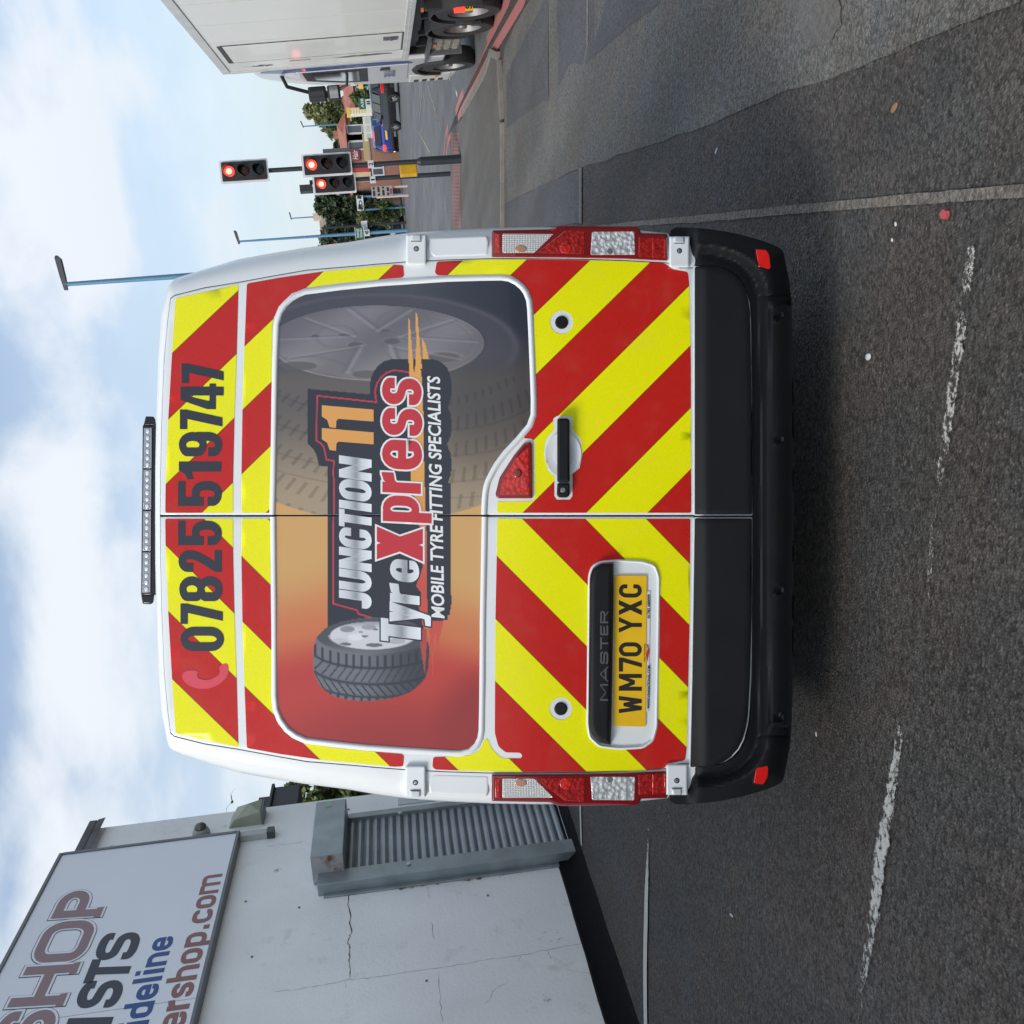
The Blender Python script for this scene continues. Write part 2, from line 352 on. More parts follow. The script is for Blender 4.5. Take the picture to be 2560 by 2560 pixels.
    if ch == 'A': return PG([(0, 0), (sx, 0), (w*.5+sx*.4, 1), (w*.5-sx*.4, 1)], [(w, 0), (w-sx, 0), (w*.5-sx*.4, 1), (w*.5+sx*.4, 1)], [(w*.2, .22), (w*.8, .22), (w*.74, .22+sy), (w*.26, .22+sy)])
    if ch == 'E': return S([(w, t), (l, t), (l, b), (w, b)])+S([(l, .5), (w*.9, .5)])
    if ch == 'R': return S([(l, 0), (l, 1)])+S([(l, .48), (r, .48), (r, t), (l, t)], [0, rd, rd])+PG([(w*.45, .48), (w*.45+sx, .48), (w, 0), (w-sx*1.1, 0)])
    if ch == 'n': return S([(l, 0), (l, 1)])+S([(l, .55), (l, t), (r, t), (r, 0)], [0, rd, rd])
    if ch == 'm': return S([(l, 0), (l, 1)])+S([(l, .6), (l, t), (w/2, t), (w/2, 0)], [0, .2, .2])+S([(w/2, .6), (w/2, t), (r, t), (r, 0)], [0, .2, .2])
    if ch == 'h': return S([(l, 0), (l, 1.38)])+S([(l, .55), (l, t), (r, t), (r, 0)], [0, rd, rd])
    if ch == 'd': return S([(r, 0), (r, 1.38)])+ring(l, b, r, t)
    if ch == 'l': return S([(w/2, 0), (w/2, 1.38)])
    if ch == 'i': return S([(w/2, 0), (w/2, 1)])+S([(w/2, 1.14), (w/2, 1.38)])
    if ch == 'c': return S([(r, .68), (r, t), (l, t), (l, b), (r, b), (r, .32)], [0]+A)
    if ch == '.': return S([(w/2, 0), (w/2, sy*1.25)])
    return []
def gl_px(ch, x0, x1, y0, y1, sxf, syf, g=0.0, shear=0.0):
    """glyph in the box: top at x0, baseline at x1, left at y0, right at y1 (photo pixels)"""
    H = x1-x0; w = (y0-y1)/H; out = []
    for p in glyph(ch, w, sxf, syf, g):
        out.append([(x1-py*H, y0-(px_+shear*py)*H) for px_, py in p])
    return out
def text_px(s, x0, x1, y0, y1, bold=0.03, shear=0.0, extra=None):
    """default font fitted to the box; extra(u,v)->px"""
    cu = bpy.data.curves.new('t', 'FONT'); cu.body = s; cu.offset = bold; cu.resolution_u = 3
    o = bpy.data.objects.new('t', cu); C.objects.link(o); dg = bpy.context.evaluated_depsgraph_get(); dg.update()
    me = bpy.data.meshes.new_from_object(o.evaluated_get(dg)); V = np.array([v.co[:2] for v in me.vertices]); T = [list(p.vertices) for p in me.polygons]
    bpy.data.objects.remove(o); bpy.data.curves.remove(cu); bpy.data.meshes.remove(me)
    lo_, hi_ = V.min(0), V.max(0); cap = 0.70
    hh = hi_[1] if hi_[1] > 0.5 else 0.53
    V[:, 0] += shear*V[:, 1]; lo_, hi_ = V.min(0), V.max(0)
    u_ = (V[:, 0]-lo_[0])/(hi_[0]-lo_[0]); v_ = V[:, 1]/hh
    if extra: P = [extra(a, b) for a, b in zip(u_, v_)]
    else: P = [(x1-b*(x1-x0), y0+(y1-y0)*a) for a, b in zip(u_, v_)]
    return P, T
# ================================================================== VAN
cl, sl = math.cos(LEAN), math.sin(LEAN)
VD = 3.56
p_ = at(1200, 1290, VD); ox = p_.x - sl*1.22; oz = float(gz(ox, VD))
VM = Matrix(((cl, 0, sl, ox), (0, 1, 0, VD), (-sl, 0, cl, oz), (0, 0, 0, 1))); VI = VM.inverted()
VCAM = np.array(VI @ CAM); VR = np.array([list(VI.to_3x3() @ q) for q in (F0, RI, UI)])
def surf(X, Z):
    a = np.asarray(Z, float)-1.22
    return 0.09*0.5*(a+np.sqrt(a*a+0.02)) + 0.045*np.abs(X)**3
def vmap(x, y, off=0.0):
    x = np.asarray(x, float); y = np.asarray(y, float); off = np.asarray(off, float)
    d = VR[0]*FPX + ((2560-y)-1280)[..., None]*VR[1] - (x-1280)[..., None]*VR[2]
    t = (0-VCAM[1])/d[..., 1]
    for k in range(7):
        X = VCAM[0]+d[..., 0]*t; Z = VCAM[2]+d[..., 2]*t
        t = (surf(X, Z)-off-VCAM[1])/d[..., 1]
    X = VCAM[0]+d[..., 0]*t; Z = VCAM[2]+d[..., 2]*t
    return np.stack([X, surf(X, Z)-off, Z], -1)
def vpts(pts, off=0.0):
    P = np.asarray(pts, float); return vmap(P[:, 0], P[:, 1], off)
van = empty('service_van', VM, 'white van with red and yellow chevrons and a tyre picture on the doors', 'van')
MIR = 2579.0
def mir(p): return [(x, MIR-y) for x, y in reversed(p)]
def sheet(name, polys, off, m, parent=van, step=None, holes=(), smooth=True):
    polys = [dens(p) for p in polys]; holes = [dens(p) for p in holes]
    V, T = cdt(polys, step, holes)
    P = vpts(V, off); T = [f if True else f for f in T]
    o = mkobj(name, P, T, m, parent, smooth)
    fixn(o); return o
def fixn(o):                     # sheets face the rear of the van
    me = o.data
    if not len(me.polygons): return
    bm = bmesh.new(); bm.from_mesh(me)
    for f in bm.faces:
        f.normal_update()
        if f.normal.y > 0: f.normal_flip()
    bm.to_mesh(me); bm.free()
def plate(name, poly, off0, off1, m, parent=van, bev=3.0, seg=3, step=None, holes=(), smooth=50):
    """solid piece standing on the rear surface: outline in picture units, rounded front edge"""
    if area(poly) > 0: poly = poly[::-1]
    poly = dens(poly); n = len(poly); rings = [(poly, off0)]; bz = min(bev/715.0, abs(off1-off0)*0.9)
    for k in range(seg+1):
        t = k/seg*math.pi/2; rings.append((inset(poly, bev*(1-math.cos(t))), off1-bz*(1-math.sin(t))))
    vs = []; fs = []
    for r, o_ in rings: vs += [tuple(q) for q in vpts(r, o_)]
    for i in range(len(rings)-1):
        for j in range(n): k = (j+1) % n; fs.append((i*n+j, i*n+k, (i+1)*n+k, (i+1)*n+j))
    b = len(vs)-n; 
    V, T = cdt([rings[-1][0]], step, holes); P = vpts(V, off1); c = len(vs); vs += [tuple(q) for q in P]; fs += [[c+i for i in f] for f in T]
    o = mkobj(name, vs, fs, m, parent)
    bm = bmesh.new(); bm.from_mesh(o.data); bmesh.ops.remove_doubles(bm, verts=bm.verts, dist=1.5e-4); bmesh.ops.dissolve_degenerate(bm, dist=1.5e-4, edges=bm.edges); bmesh.ops.recalc_face_normals(bm, faces=bm.faces)
    ff = [f for f in bm.faces if abs(f.normal.y) > 0.8]
    if ff and sum(f.normal.y*f.calc_area() for f in ff) > 0:
        for f in bm.faces: f.normal_flip()
    bm.to_mesh(o.data); bm.free(); autosmooth(o, smooth)
    if name != 'rear_door':
        for p in o.data.polygons:
            if abs(p.normal.y) > .97: p.use_smooth = False
    return o
white = mat('van_white_paint', (0.77, 0.81, 0.83), 0.28, coat=0.6, var=0.03, vscale=2.0, dirt=((0.45, 0.45, 0.43), 9, 0.62, 0.25))
black_pl = mat('black_textured_plastic', (0.0065, 0.0078, 0.0098), 0.5, bump=0.25, bscale=900, var=0.15, vscale=6, spec=0.3)
black_gl = mat('black_gloss_plastic', (0.008, 0.009, 0.010), 0.22, bump=0.05, bscale=400)
rubber = mat('rubber_seal', (0.015, 0.016, 0.018), 0.7)
dark = mat('dark_cavity', (0.006, 0.006, 0.007), 0.8)
grey_bolt = mat('zinc_bolt', (0.35, 0.38, 0.4), 0.35, 0.8)
innerR = [(1735,668),(1700,668),(1669,656),(1560,650),(1469,647),(1350,645.5),(1228,645),(1120,648),(1018,653),(940,659),(873,665),(765,674),(680,689),(598,704),(511,718),(455,732),(436,737),(426,745),
          (419,800),(410,900),(404,1050),(401,1180),(400,1289.5)]
outerR = [(1735,592),(1700,590),(1669,588),(1600,580),(1469,574),(1350,572),(1228,574),(1120,579),(1018,586),(940,597),(873,609),(765,623),(680,637),(598,652),(511,679),(470,692),(447,701),(431,716),
          (408,800),(402,900),(398,1050),(396,1180),(396,1289.5)]
def shell():
    inn = innerR + mir(innerR)[1:]; out = outerR + mir(outerR)[1:]; n = len(inn); vs = []; fs = []
    I = vpts(inn, 0.0); O_ = vpts(out, -0.13); Y0 = I[:, 1]
    rows = [I - np.array([0, -0.004, 0])]
    for k in range(0, 7):
        t = k/6*math.pi/2; q = I + (O_-I)*math.sin(t); q[:, 1] = Y0 + (O_[:, 1]-Y0)*(1-math.cos(t))*1.0 + 0.0; rows.append(q)
    for d, g in ((0.35, 1.0), (1.2, 1.004), (2.6, 1.004), (4.0, 1.0), (4.5, .93), (4.9, .80)):
        q = O_.copy(); q[:, 1] = d; q[:, 0] *= g; q[:, 2] = np.minimum(q[:, 2], 2.6)*(1 if g > .95 else g+0.02); rows.append(q)
    for r in rows: vs += [tuple(p) for p in r]
    for i in range(len(rows)-1):
        for j in range(n-1): fs.append((i*n+j, i*n+j+1, (i+1)*n+j+1, (i+1)*n+j))
    fs.append(tuple(range((len(rows)-1)*n, len(rows)*n)))
    o = mkobj('body_shell', vs, fs, white, van)
    bm = bmesh.new(); bm.from_mesh(o.data); bmesh.ops.recalc_face_normals(bm, faces=bm.faces); bm.to_mesh(o.data); bm.free(); autosmooth(o, 50)
shell()
# dark load space behind the door gaps, underbody, axles, wheels
sheet('door_seal', [innerR+mir(innerR)[1:]], -0.012, rubber, step=60)
b = MB(); b.b2((-0.93, 0.35, 0.42), (0.93, 4.6, 0.60)); b.b2((-0.3, 0.2, 0.3), (0.25, 1.1, 0.42)); b.tube((-0.8, 1.05, 0.34), (0.8, 1.05, 0.34), 0.05)
b.build('underbody', dark, van)
tyre_m = mat('tyre_rubber', (0.018, 0.018, 0.019), 0.8, bump=0.3, bscale=120); rim_m = mat('alloy_rim', (0.55, 0.56, 0.57), 0.3, 0.9, var=0.1)
def wheel(parent, x, y, z, r, w, mirror=1, name='wheel', T=None, spokes=5):
    m = MB(); m.lathe([(r*.62, -w/2), (r*.93, -w/2), (r, -w*.3), (r, w*.3), (r*.93, w/2), (r*.62, w/2), (r*.62, -w/2)], 'X', (x, y, z), 28)
    t = m.build('wheel', tyre_m, parent, 40)
    m = MB(); xo = x+mirror*w*.32
    m.lathe([(r*.62, mirror*(-w*.3)), (r*.64, mirror*w*.42), (r*.60, mirror*w*.44), (r*.56, mirror*w*.20), (r*.50, mirror*w*.05), (0.001, mirror*w*.02)], 'X', (x, y, z), 24)
    for k in range(spokes):
        a = 2*math.pi*k/spokes; c, s_ = math.cos(a), math.sin(a); pr = []
        for rr, hw in ((r*.10, r*.10), (r*.58, r*.055)): pr += [(y+c*rr-s_*hw, z+s_*rr+c*hw), (y+c*rr+s_*hw, z+s_*rr-c*hw)]
        m.prism([pr[0], pr[1], pr[3], pr[2]], xo-mirror*w*.12, xo+mirror*w*.10, 'X')
    m.lathe([(r*.16, mirror*w*.30), (r*.14, mirror*w*.44), (0.001, mirror*w*.46)], 'X', (x, y, z), 14)
    m.build('rim', rim_m, t, 40)
    return t
for sx_ in (-1, 1):
    for yy in (1.05, 4.1): wheel(van, sx_*0.84, yy, 0.34, 0.34, 0.2, sx_)
# doors
gap = 2.2
doorR = innerR[:-1] + [(400, 1289.5-gap), (1735, 1289.5-gap)]
doorR = [(x, y+2.2 if i < 18 else y) for i, (x, y) in enumerate(doorR)]
doorL = mir(doorR)
def door_leaf(poly, label):
    o = plate('rear_door', poly, -0.02, 0.0, white, van, bev=3.5, step=45); o['label'] = label; return o
dR = door_leaf(doorR, 'right rear door with handle'); dL = door_leaf(doorL, 'left rear door with number plate')
# ---- chevrons: stripe phase is fitted to boundaries read from the photograph
BND = [(429.6,890,0),(598,730,0),(591,882.6,1),(420.6,1047,1),(585,1042,2),(414,1210,2),(582,1201,3),(611,866,1),(678,801,1),(607,1026,2),(677,959,2),(603.5,1185,3),(806,680,1),(765,719,1),(987,661,2),(949.5,698,2),(1155,649,3),(1118,688,3),
       (1319,649,4),(1279,688,4),(1469,651.6,5),(1335,783,5),(1621,657.7,6),(1336,943,6),(1725,715,7),(1467,1280,9),(1725,1019,9),(1313,1280,8),(1725,865,8),(1623,1280,10),(1725,1176,10)]
bp = vmap([q[0] for q in BND], [q[1] for q in BND]); kc = np.array([q[2] for q in BND], float)
xc0 = float(vmap([1200.], [1289.5])[0][0])
A_ = np.stack([-bp[:, 2], np.abs(bp[:, 0]-xc0), np.ones(len(kc)), bp[:, 2]**2], 1); cf, res, _, _ = np.linalg.lstsq(A_, kc, rcond=None)
print('stripe fit', cf, 'err', np.abs(A_@cf-kc).max())
def stripe_mat():
    m = bpy.data.materials.new('chevron_sheeting'); m.use_nodes = True; n = m.node_tree.nodes; l = m.node_tree.links; b = n['Principled BSDF']
    t = n.new('ShaderNodeTexCoord'); s = n.new('ShaderNodeSeparateXYZ'); l.new(t.outputs['Object'], s.inputs[0])
    def M_(op, a, b_=None, c=None):
        q = n.new('ShaderNodeMath'); q.operation = op
        for k, v in enumerate((a, b_, c)):
            if v is None: continue
            if isinstance(v, (int, float)): q.inputs[k].default_value = v
            else: l.new(v, q.inputs[k])
        return q.outputs[0]
    q = M_('ADD', M_('ADD', M_('MULTIPLY', s.outputs[2], -float(cf[0])), M_('MULTIPLY', M_('ABSOLUTE', M_('SUBTRACT', s.outputs[0], xc0)), float(cf[1]))), M_('MULTIPLY_ADD', M_('MULTIPLY', s.outputs[2], s.outputs[2]), float(cf[3]), float(cf[2])+20))
    fr = M_('FRACT', M_('MULTIPLY', q, 0.5)); st = M_('LESS_THAN', fr, 0.5)     # k even -> red below
    # thin dark edge where the two films meet
    ed = M_('LESS_THAN', M_('ABSOLUTE', M_('SUBTRACT', M_('FRACT', M_('ADD', q, 0.5)), 0.5)), 0.012)
    nz = n.new('ShaderNodeTexNoise'); nz.inputs['Scale'].default_value = 2.2; nz.inputs['Detail'].default_value = 4; l.new(t.outputs['Object'], nz.inputs[0])
    vo = n.new('ShaderNodeTexVoronoi'); vo.inputs['Scale'].default_value = 260; l.new(t.outputs['Object'], vo.inputs[0])
    c = n.new('ShaderNodeMixRGB'); l.new(st, c.inputs[0]); c.inputs[1].default_value = (0.85, 0.84, 0.0, 1); c.inputs[2].default_value = (0.52, 0.014, 0.010, 1)
    c2 = n.new('ShaderNodeMixRGB'); c2.blend_type = 'MULTIPLY'; l.new(ed, c2.inputs[0]); l.new(c.outputs[0], c2.inputs[1]); c2.inputs[2].default_value = (0.45, 0.3, 0.3, 1)
    mr = n.new('ShaderNodeMapRange'); l.new(nz.outputs[0], mr.inputs[0]); mr.inputs[3].default_value = 0.94; mr.inputs[4].default_value = 1.05
    mv = n.new('ShaderNodeMapRange'); l.new(vo.outputs['Distance'], mv.inputs[0]); mv.inputs[2].default_value = 0.8; mv.inputs[3].default_value = 0.95; mv.inputs[4].default_value = 1.06
    c3 = n.new('ShaderNodeMixRGB'); c3.blend_type = 'MULTIPLY'; c3.inputs[0].default_value = 1; l.new(c2.outputs[0], c3.inputs[1]); l.new(M_('MULTIPLY', mr.outputs[0], mv.outputs[0]), c3.inputs[2])
    dz = n.new('ShaderNodeTexNoise'); dz.inputs['Scale'].default_value = 7; dz.inputs['Detail'].default_value = 10; dz.inputs['Roughness'].default_value = .7; l.new(t.outputs['Object'], dz.inputs[0])
    dr = n.new('ShaderNodeMapRange'); l.new(dz.outputs[0], dr.inputs[0]); dr.inputs[1].default_value = .52; dr.inputs[2].default_value = .78; dr.inputs[4].default_value = .10
    dm = n.new('ShaderNodeMixRGB'); l.new(dr.outputs[0], dm.inputs[0]); l.new(c3.outputs[0], dm.inputs[1]); dm.inputs[2].default_value = (.33, .29, .20, 1); c3 = dm
    rr = n.new('ShaderNodeMapRange'); l.new(dz.outputs[0], rr.inputs[0]); rr.inputs[3].default_value = .16; rr.inputs[4].default_value = .42; l.new(rr.outputs[0], b.inputs['Roughness'])
    l.new(c3.outputs[0], b.inputs['Base Color']); b.inputs['Coat Weight'].default_value = 0.15; b.inputs['Specular IOR Level'].default_value = .35; b.inputs['Coat Roughness'].default_value = 0.12
    bb = n.new('ShaderNodeBump'); bb.inputs['Strength'].default_value = 0.12; bb.inputs['Distance'].default_value = 0.004; l.new(nz.outputs[0], bb.inputs['Height']); l.new(bb.outputs[0], b.inputs['Normal'])
    return m
chev = stripe_mat()
hR = [(1383,1047),(1392,1040),(1424,1040),(1432,1047),(1431,1074),(1452,1098),(1456,1136),(1449,1170),(1431,1185),(1431,1240),(1424,1249),(1392,1249),(1386,1240),(1386,1190),(1370,1178),(1360,1136),(1364,1100),(1385,1074)]
P1 = rnd([(439,746),(596,711),(591.6,882),(586,1042),(582.5,1201),(582.5,1282),(413,1282),(414,1210),(420.6,1047),(429.6,890),(434,820)], [6,6,0,0,0,5,5,0,0,0,0])
P2 = rnd([(617,709),(700,694),(806,679),(900,670),(987,662),(1008,663),(1010,690),(1004,694),(949.5,698.5),(850,708),(765,719.6),(728.5,734),(696,767),(683,797.5),(680,822),(679,959),(676.5,1114),(676,1282),(604,1282),(603.5,1185),(606,1026),(611,866)], [6,0,0,0,0,6,4,6]+[0]*9+[5,5,0,0,0])
P3 = rnd([(1243,1254),(1243,1282),(1728,1282),(1727,900),(1723,712),(1720,680),(1680,673),(1670.5,664),(1659,657.7),(1560,653),(1469,650.6),(1330,648.5),(1203,649),(1092,654),(1087,682),(1094,688),(1190,688),(1279,688),(1314.5,714),(1330,753),(1335,793.6),(1336,1022),(1330,1047),(1304,1086),(1310,1096),(1330,1097),(1337,1105),(1337,1245),(1331,1253)], [4,5,5,0,0,8,6,4,4,0,0,0,0,5,5,4,0,8,10,10,0,0,8,6,5,3,4,4,4])
P4 = rnd([(1243,1297),(1726,1297),(1724,1550),(1717,1868),(1713,1901),(1668,1909),(1662,1920),(1608.6,1926.7),(1450,1929),(1304,1930),(1170,1927),(1088,1924),(1081,1916.5),(1083,1893),(1167,1890),(1198,1878),(1210.5,1850),(1215.5,1846),(1220.6,1850),(1230,1873),(1253.6,1896),(1302,1896),(1306,1889),(1300,1882),(1264,1881),(1246,1866),(1237,1833),(1238.4,1549),(1242,1381)], [4,4,0,0,8,5,5,0,0,0,0,6,4,5,6,10,5,3,5,8,10,2,3,3,6,6,8,0,0])
ring = ell(1404, 806, 29, 29); ringL = ell(1402, 1772, 28, 28)
recL = rnd([(1549,1398),(1500,1402),(1479,1413),(1470,1437),(1465.6,1812),(1471,1845),(1497,1869),(1548,1875),(1608,1872),(1635,1853),(1645,1817),(1651,1442),(1640,1412),(1608,1401)], 10)
for nm, pp, hl in (('chevron_sticker', P1, ()), ('chevron_sticker', P2, ()), ('chevron_sticker', P3, (hR, ring)), ('chevron_sticker', mir(P1), ()), ('chevron_sticker', mir(P2), ()), ('chevron_sticker', P4, (ringL, recL))):
    sheet(nm, [pp], 0.0012, chev, step=26, holes=hl)
# ---- printed film over the windows
GR = [(688,1286),(690,1200),(693,1000),(695,902),(698.5,811),(706,784),(716,767),(730.5,753),(747,743),(764,736),(850,725),(949,715),(1117,704),(1200,701.5),(1252,700.7),(1270,703),(1287,711),(1300,722),(1309,734),(1316,752),(1318.5,775),(1324,900),(1327.6,1000),(1327,1036),(1318,1061),(1290,1094),(1258,1128),(1238,1155),(1225,1177.7),(1214,1200),(1209,1216),(1206,1235),(1204.5,1255),(1203.5,1286)]
GL = [(690,1293),(692,1500),(692.5,1738),(696,1772),(706,1797),(722,1819),(742,1834),(766,1845),(840,1854),(915,1862),(1030,1870),(1125,1876),(1150,1877),(1172,1872),(1186,1860),(1194,1844),(1197,1826),(1199,1700),(1200,1553),(1203,1400),(1204.5,1317),(1205,1293)]
def frame_strip(poly, w, name, h=0.009, clip=None):
    """raised pressing round the window: outer edge rises from the door, inner edge drops to the film"""
    if area(poly) > 0: poly = poly[::-1]
    P = rnd(poly, 2.0, 1) if clip is None else list(poly); rows = []
    if clip is not None:
        k0 = max(range(len(P)), key=lambda i: min(abs(P[i][1]-clip[1]), 999) * -1); # rotate so the open side is last
        for r_ in range(len(P)):
            if abs(P[r_][1]-clip[1]) < 4 and abs(P[r_-1][1]-clip[1]) < 4: P = P[r_:]+P[:r_]; break
        P = [(x, y+clip[0]*40) if abs(y-clip[1]) < 4 else (x, y) for x, y in P]
    for d, o_ in ((-w, 0.0005), (-w*.82, h*.6), (-w*.55, h), (-w*.25, h*.95), (-w*.06, h*.5), (0.6, 0.0018)):
        q = inset(P, d)
        if clip is not None: q = [(x, (min(y, clip[1]) if clip[0] > 0 else max(y, clip[1]))) for x, y in q]
        rows.append(vpts(q, o_))
    n = len(P); vs = [tuple(q) for r in rows for q in r]; fs = []
    for i in range(len(rows)-1):
        for j in range(n if clip is None else n-1): k = (j+1) % n; fs.append((i*n+j, i*n+k, (i+1)*n+k, (i+1)*n+j))
    o = mkobj(name, vs, fs, white, van, True); bm = bmesh.new(); bm.from_mesh(o.data); bmesh.ops.recalc_face_normals(bm, faces=bm.faces)
    if sum(f.normal.y*f.calc_area() for f in bm.faces) > 0:
        for f in bm.faces: f.normal_flip()
    bm.to_mesh(o.data); bm.free(); return o
frame_strip(GR, 15, 'window_surround', clip=(1, 1286.8)); frame_strip(GL, 15, 'window_surround', clip=(-1, 1292.2))
# the print itself, painted per point of a fine net
def mixc(a, b_, t): return a*(1-t[..., None])+np.array(b_)*t[..., None]
def soft(v, a, b_): return sst(a, b_, v)
def sc(r, g, b_): return np.array([r, g, b_], float)
EOX, EOY, ES = 680, 700, .3364
def E_(pts): return [(680+x*ES, 700+y*ES) for x, y in pts]
def F_(pts): return [(680+x*ES, 1250+y*ES) for x, y in pts]
logo = E_([(262,808),(725,850),(728,790),(735,730),(755,680),(785,640),(830,605),(880,590),(930,585),(1180,585),(1225,595),(1262,612),(1300,650),(1322,700),(1335,760),(1337,820),(1330,880),(1308,945),(1328,1000),(1337,1080),(1328,1160),(1300,1225),(1328,1290),(1337,1370),(1330,1440),(1308,1510),(1328,1510)])+F_([(1330,200),(1332,780),(1320,850),(1306,860),(1303,893),(1160,900),(1155,800),(1100,1075),(415,945)])+E_([(415,1385),(350,1380),(340,1340),(330,1300),(310,1260),(262,1215)])
swoosh = E_([(1060,640),(1090,640),(1112,720),(1125,1000),(1128,1300)])+F_([(1140,40),(1150,300),(1148,600),(1160,900),(1120,940),(1085,760),(1110,690),(1070,640),(1120,500),(1100,330),(1090,100)])+E_([(1030,1500),(1040,1100)])
def paint(x, y):
    ex = (x-680)/ES; ey = (y-700)/ES; fy = (y-1250)/ES; n = len(x)
    lf = sst(1290, 1880, y)
    base = np.zeros((n, 3)); gold = sc(208,163,102); org = sc(202,118,74); red = sc(186,60,52); drd = sc(150,42,42)
    q = lf+0.10*np.sin((x-690)/180.0)-0.12*(sst(1000, 1200, x))*(1-lf)*1.0
    c = gold+np.zeros((n, 3)); c = mixc(c, org, soft(q, .12, .52)); c = mixc(c, red, soft(q, .50, .80)); c = mixc(c, drd, soft(q+.25*sst(1050, 1200, x), .88, 1.15))
    # ghosted giant wheel on the right hand door
    oy = (y-560)/730.0
    g = mixc(sc(66,68,80)+np.zeros((n, 3)), sc(98,92,90), soft(y, 800, 960)); g = mixc(g, sc(166,148,124), soft(y, 1000, 1260)-0.12*soft(x, 1000, 1200))
    # tread region lighter left (x small), darker right
    g = g-14*(soft(x, 1020, 1200)*(1-soft(y, 1100, 1280)))[:, None]
    def el(cx, cy, a, b_): return np.sqrt(((ex-cx)/a)**2+((ey-cy)/b_)**2)
    rim = el(780, 468, 800, 278); gr = sc(112,110,118)+np.zeros((n, 3)); gr = mixc(gr, sc(126,122,126), soft(ey, 380, 700)); gr += 10*np.sin(ex/130+ey/90)[:, None]
    k = soft(1-rim, -.004, .008); g = g*(1-k[:, None])+gr*k[:, None]
    k = np.exp(-((rim-1.0)/.012)**2)*.8*soft(ey, 560, 700); g = mixc(g, sc(160,152,150), k)
    side = el(800, 500, 1090, 420); g = mixc(g, sc(70,70,82), np.clip(soft(side, 1.02, .9)*(1-soft(1-rim, -.02, .0))*(1-soft(ey, 560, 760))*.8, 0, 1))
    k = np.exp(-((side-.93)/.025)**2)*.35*(1-soft(ey, 500, 720)); g = mixc(g, sc(105,104,112), k)
    for cx, cy, a, b_, cc_ in ((200,638,140,34,(92,88,90)), (320,418,32,13,(78,78,86)), (545,408,52,12,(80,80,88)), (625,484,64,24,(86,84,90)), (830,374,56,10,(80,80,88)), (892,455,62,22,(84,82,90)), (1270,575,130,38,(94,88,90)), (1400,392,90,10,(122,120,126)), (700,700,110,30,(94,90,92))):
        e = el(cx, cy, a, b_); k = soft(1-e, -.05, .15); g = mixc(g, sc(*cc_), k*.85); k = np.exp(-((e-1.15)/.15)**2)*.35*(ey < cy); g = mixc(g, sc(140,138,142), k)
    for cx, cy, rr, w_ in ((250,800,420,14),(480,420,150,10),(980,330,200,8),(1150,470,330,8)):
        e = np.hypot(ex-cx, (ey-cy)*1.8); k = np.exp(-((e-rr)/w_)**2)*.3*(rim < .97); g = mixc(g, sc(90,88,94), k)
    for a_k in range(5):
        th = math.radians(20+72*a_k); px_ = (ex-780)/800; py_ = (ey-440)/278; u_ = px_*math.cos(th)+py_*math.sin(th); v_ = -px_*math.sin(th)+py_*math.cos(th)
        for sg in (-1, 1): k = np.exp(-((v_-sg*(.10+.16*u_))/.022)**2)*(u_ > .16)*(u_ < .93)*(rim < .96)*.55; g = mixc(g, sc(150,148,154), k); k = np.exp(-((v_-sg*(.14+.16*u_))/.02)**2)*(u_ > .16)*(u_ < .93)*(rim < .96)*.45; g = mixc(g, sc(92,90,98), k)
    k = np.exp(-((rim-.955)/.012)**2)*.4; g = mixc(g, sc(95,94,102), k)
    # tread pattern
    tr = np.hypot((ex-1000)/1.0, (ey+700)*1.0)
    reg = (side > 1.02) & (ey > 720)
    for r_, w_ in ((1830, 7), (2020, 8), (2210, 7), (2330, 6)):
        k = np.exp(-((tr+60*np.sin(ex/400)-r_)/w_)**2)*reg*.6; g = g*(1-.18*k[:, None])
    an = np.arctan2(ex-1000, ey+700)*26; bl = (np.abs((an+tr/260) % 1-.5) < .16)*(((tr % 190) > 45) & ((tr % 190) < 150)); g = g*(1-.14*(bl*reg)[:, None])
    arc = 1285+0*y
    tyb = el(820, 120, 1900, 1680)      # outer edge of the giant tyre
    c = np.where(((tyb < 1.0) & (y < 1330))[:, None] & ((y < 1289.5) | (x < 800))[:, None], g, c)
    # logo backing
    k = inpoly(x, y, logo); c[k] = sc(42,44,56)
    # red keyline
    kl = E_([(1030,690),(960,676),(900,672),(850,690),(810,725),(780,770),(765,830),(775,908),(335,860),(330,1195),(360,1212),(385,1240),(405,1335),(460,1345),(455,1440),(463,1510),(460,1700)])+F_([(455,200),(455,770),(635,820),(640,845),(750,878)])
    for a, b_ in zip(kl[:-1], kl[1:]):
        a = np.array(a); b_ = np.array(b_); ab = b_-a; t = np.clip(((x-a[0])*ab[0]+(y-a[1])*ab[1])/(ab@ab), 0, 1); dd = np.hypot(x-a[0]-t*ab[0], y-a[1]-t*ab[1]); c = mixc(c, sc(196,58,70), soft(2.4-dd, 0, 1.0))
    # spikes and swoosh
    so = mixc(sc(226,164,82)+np.zeros((n, 3)), sc(200,80,68), soft(y, 1180, 1480))
    for sp in (E_([(1012,285),(1022,290),(1052,660),(1058,740),(1022,740),(1016,600)]), E_([(1068,240),(1080,250),(1105,560),(1116,660),(1105,660),(1112,760),(1070,760),(1064,520),(1072,500)]), E_([(1116,430),(1140,480),(1168,590),(1120,586)]), swoosh,
               F_([(1113,955),(1135,955),(1150,1100),(1135,1290)]), F_([(1162,895),(1215,895),(1203,1100),(1196,1325),(1180,1100)]), F_([(1205,895),(1276,895),(1250,1010),(1226,1135),(1214,1010)])):
        k = inpoly(x, y, sp); c[k] = so[k]
    # small tyre at the lower left of the logo
    tx, ty = ex, fy
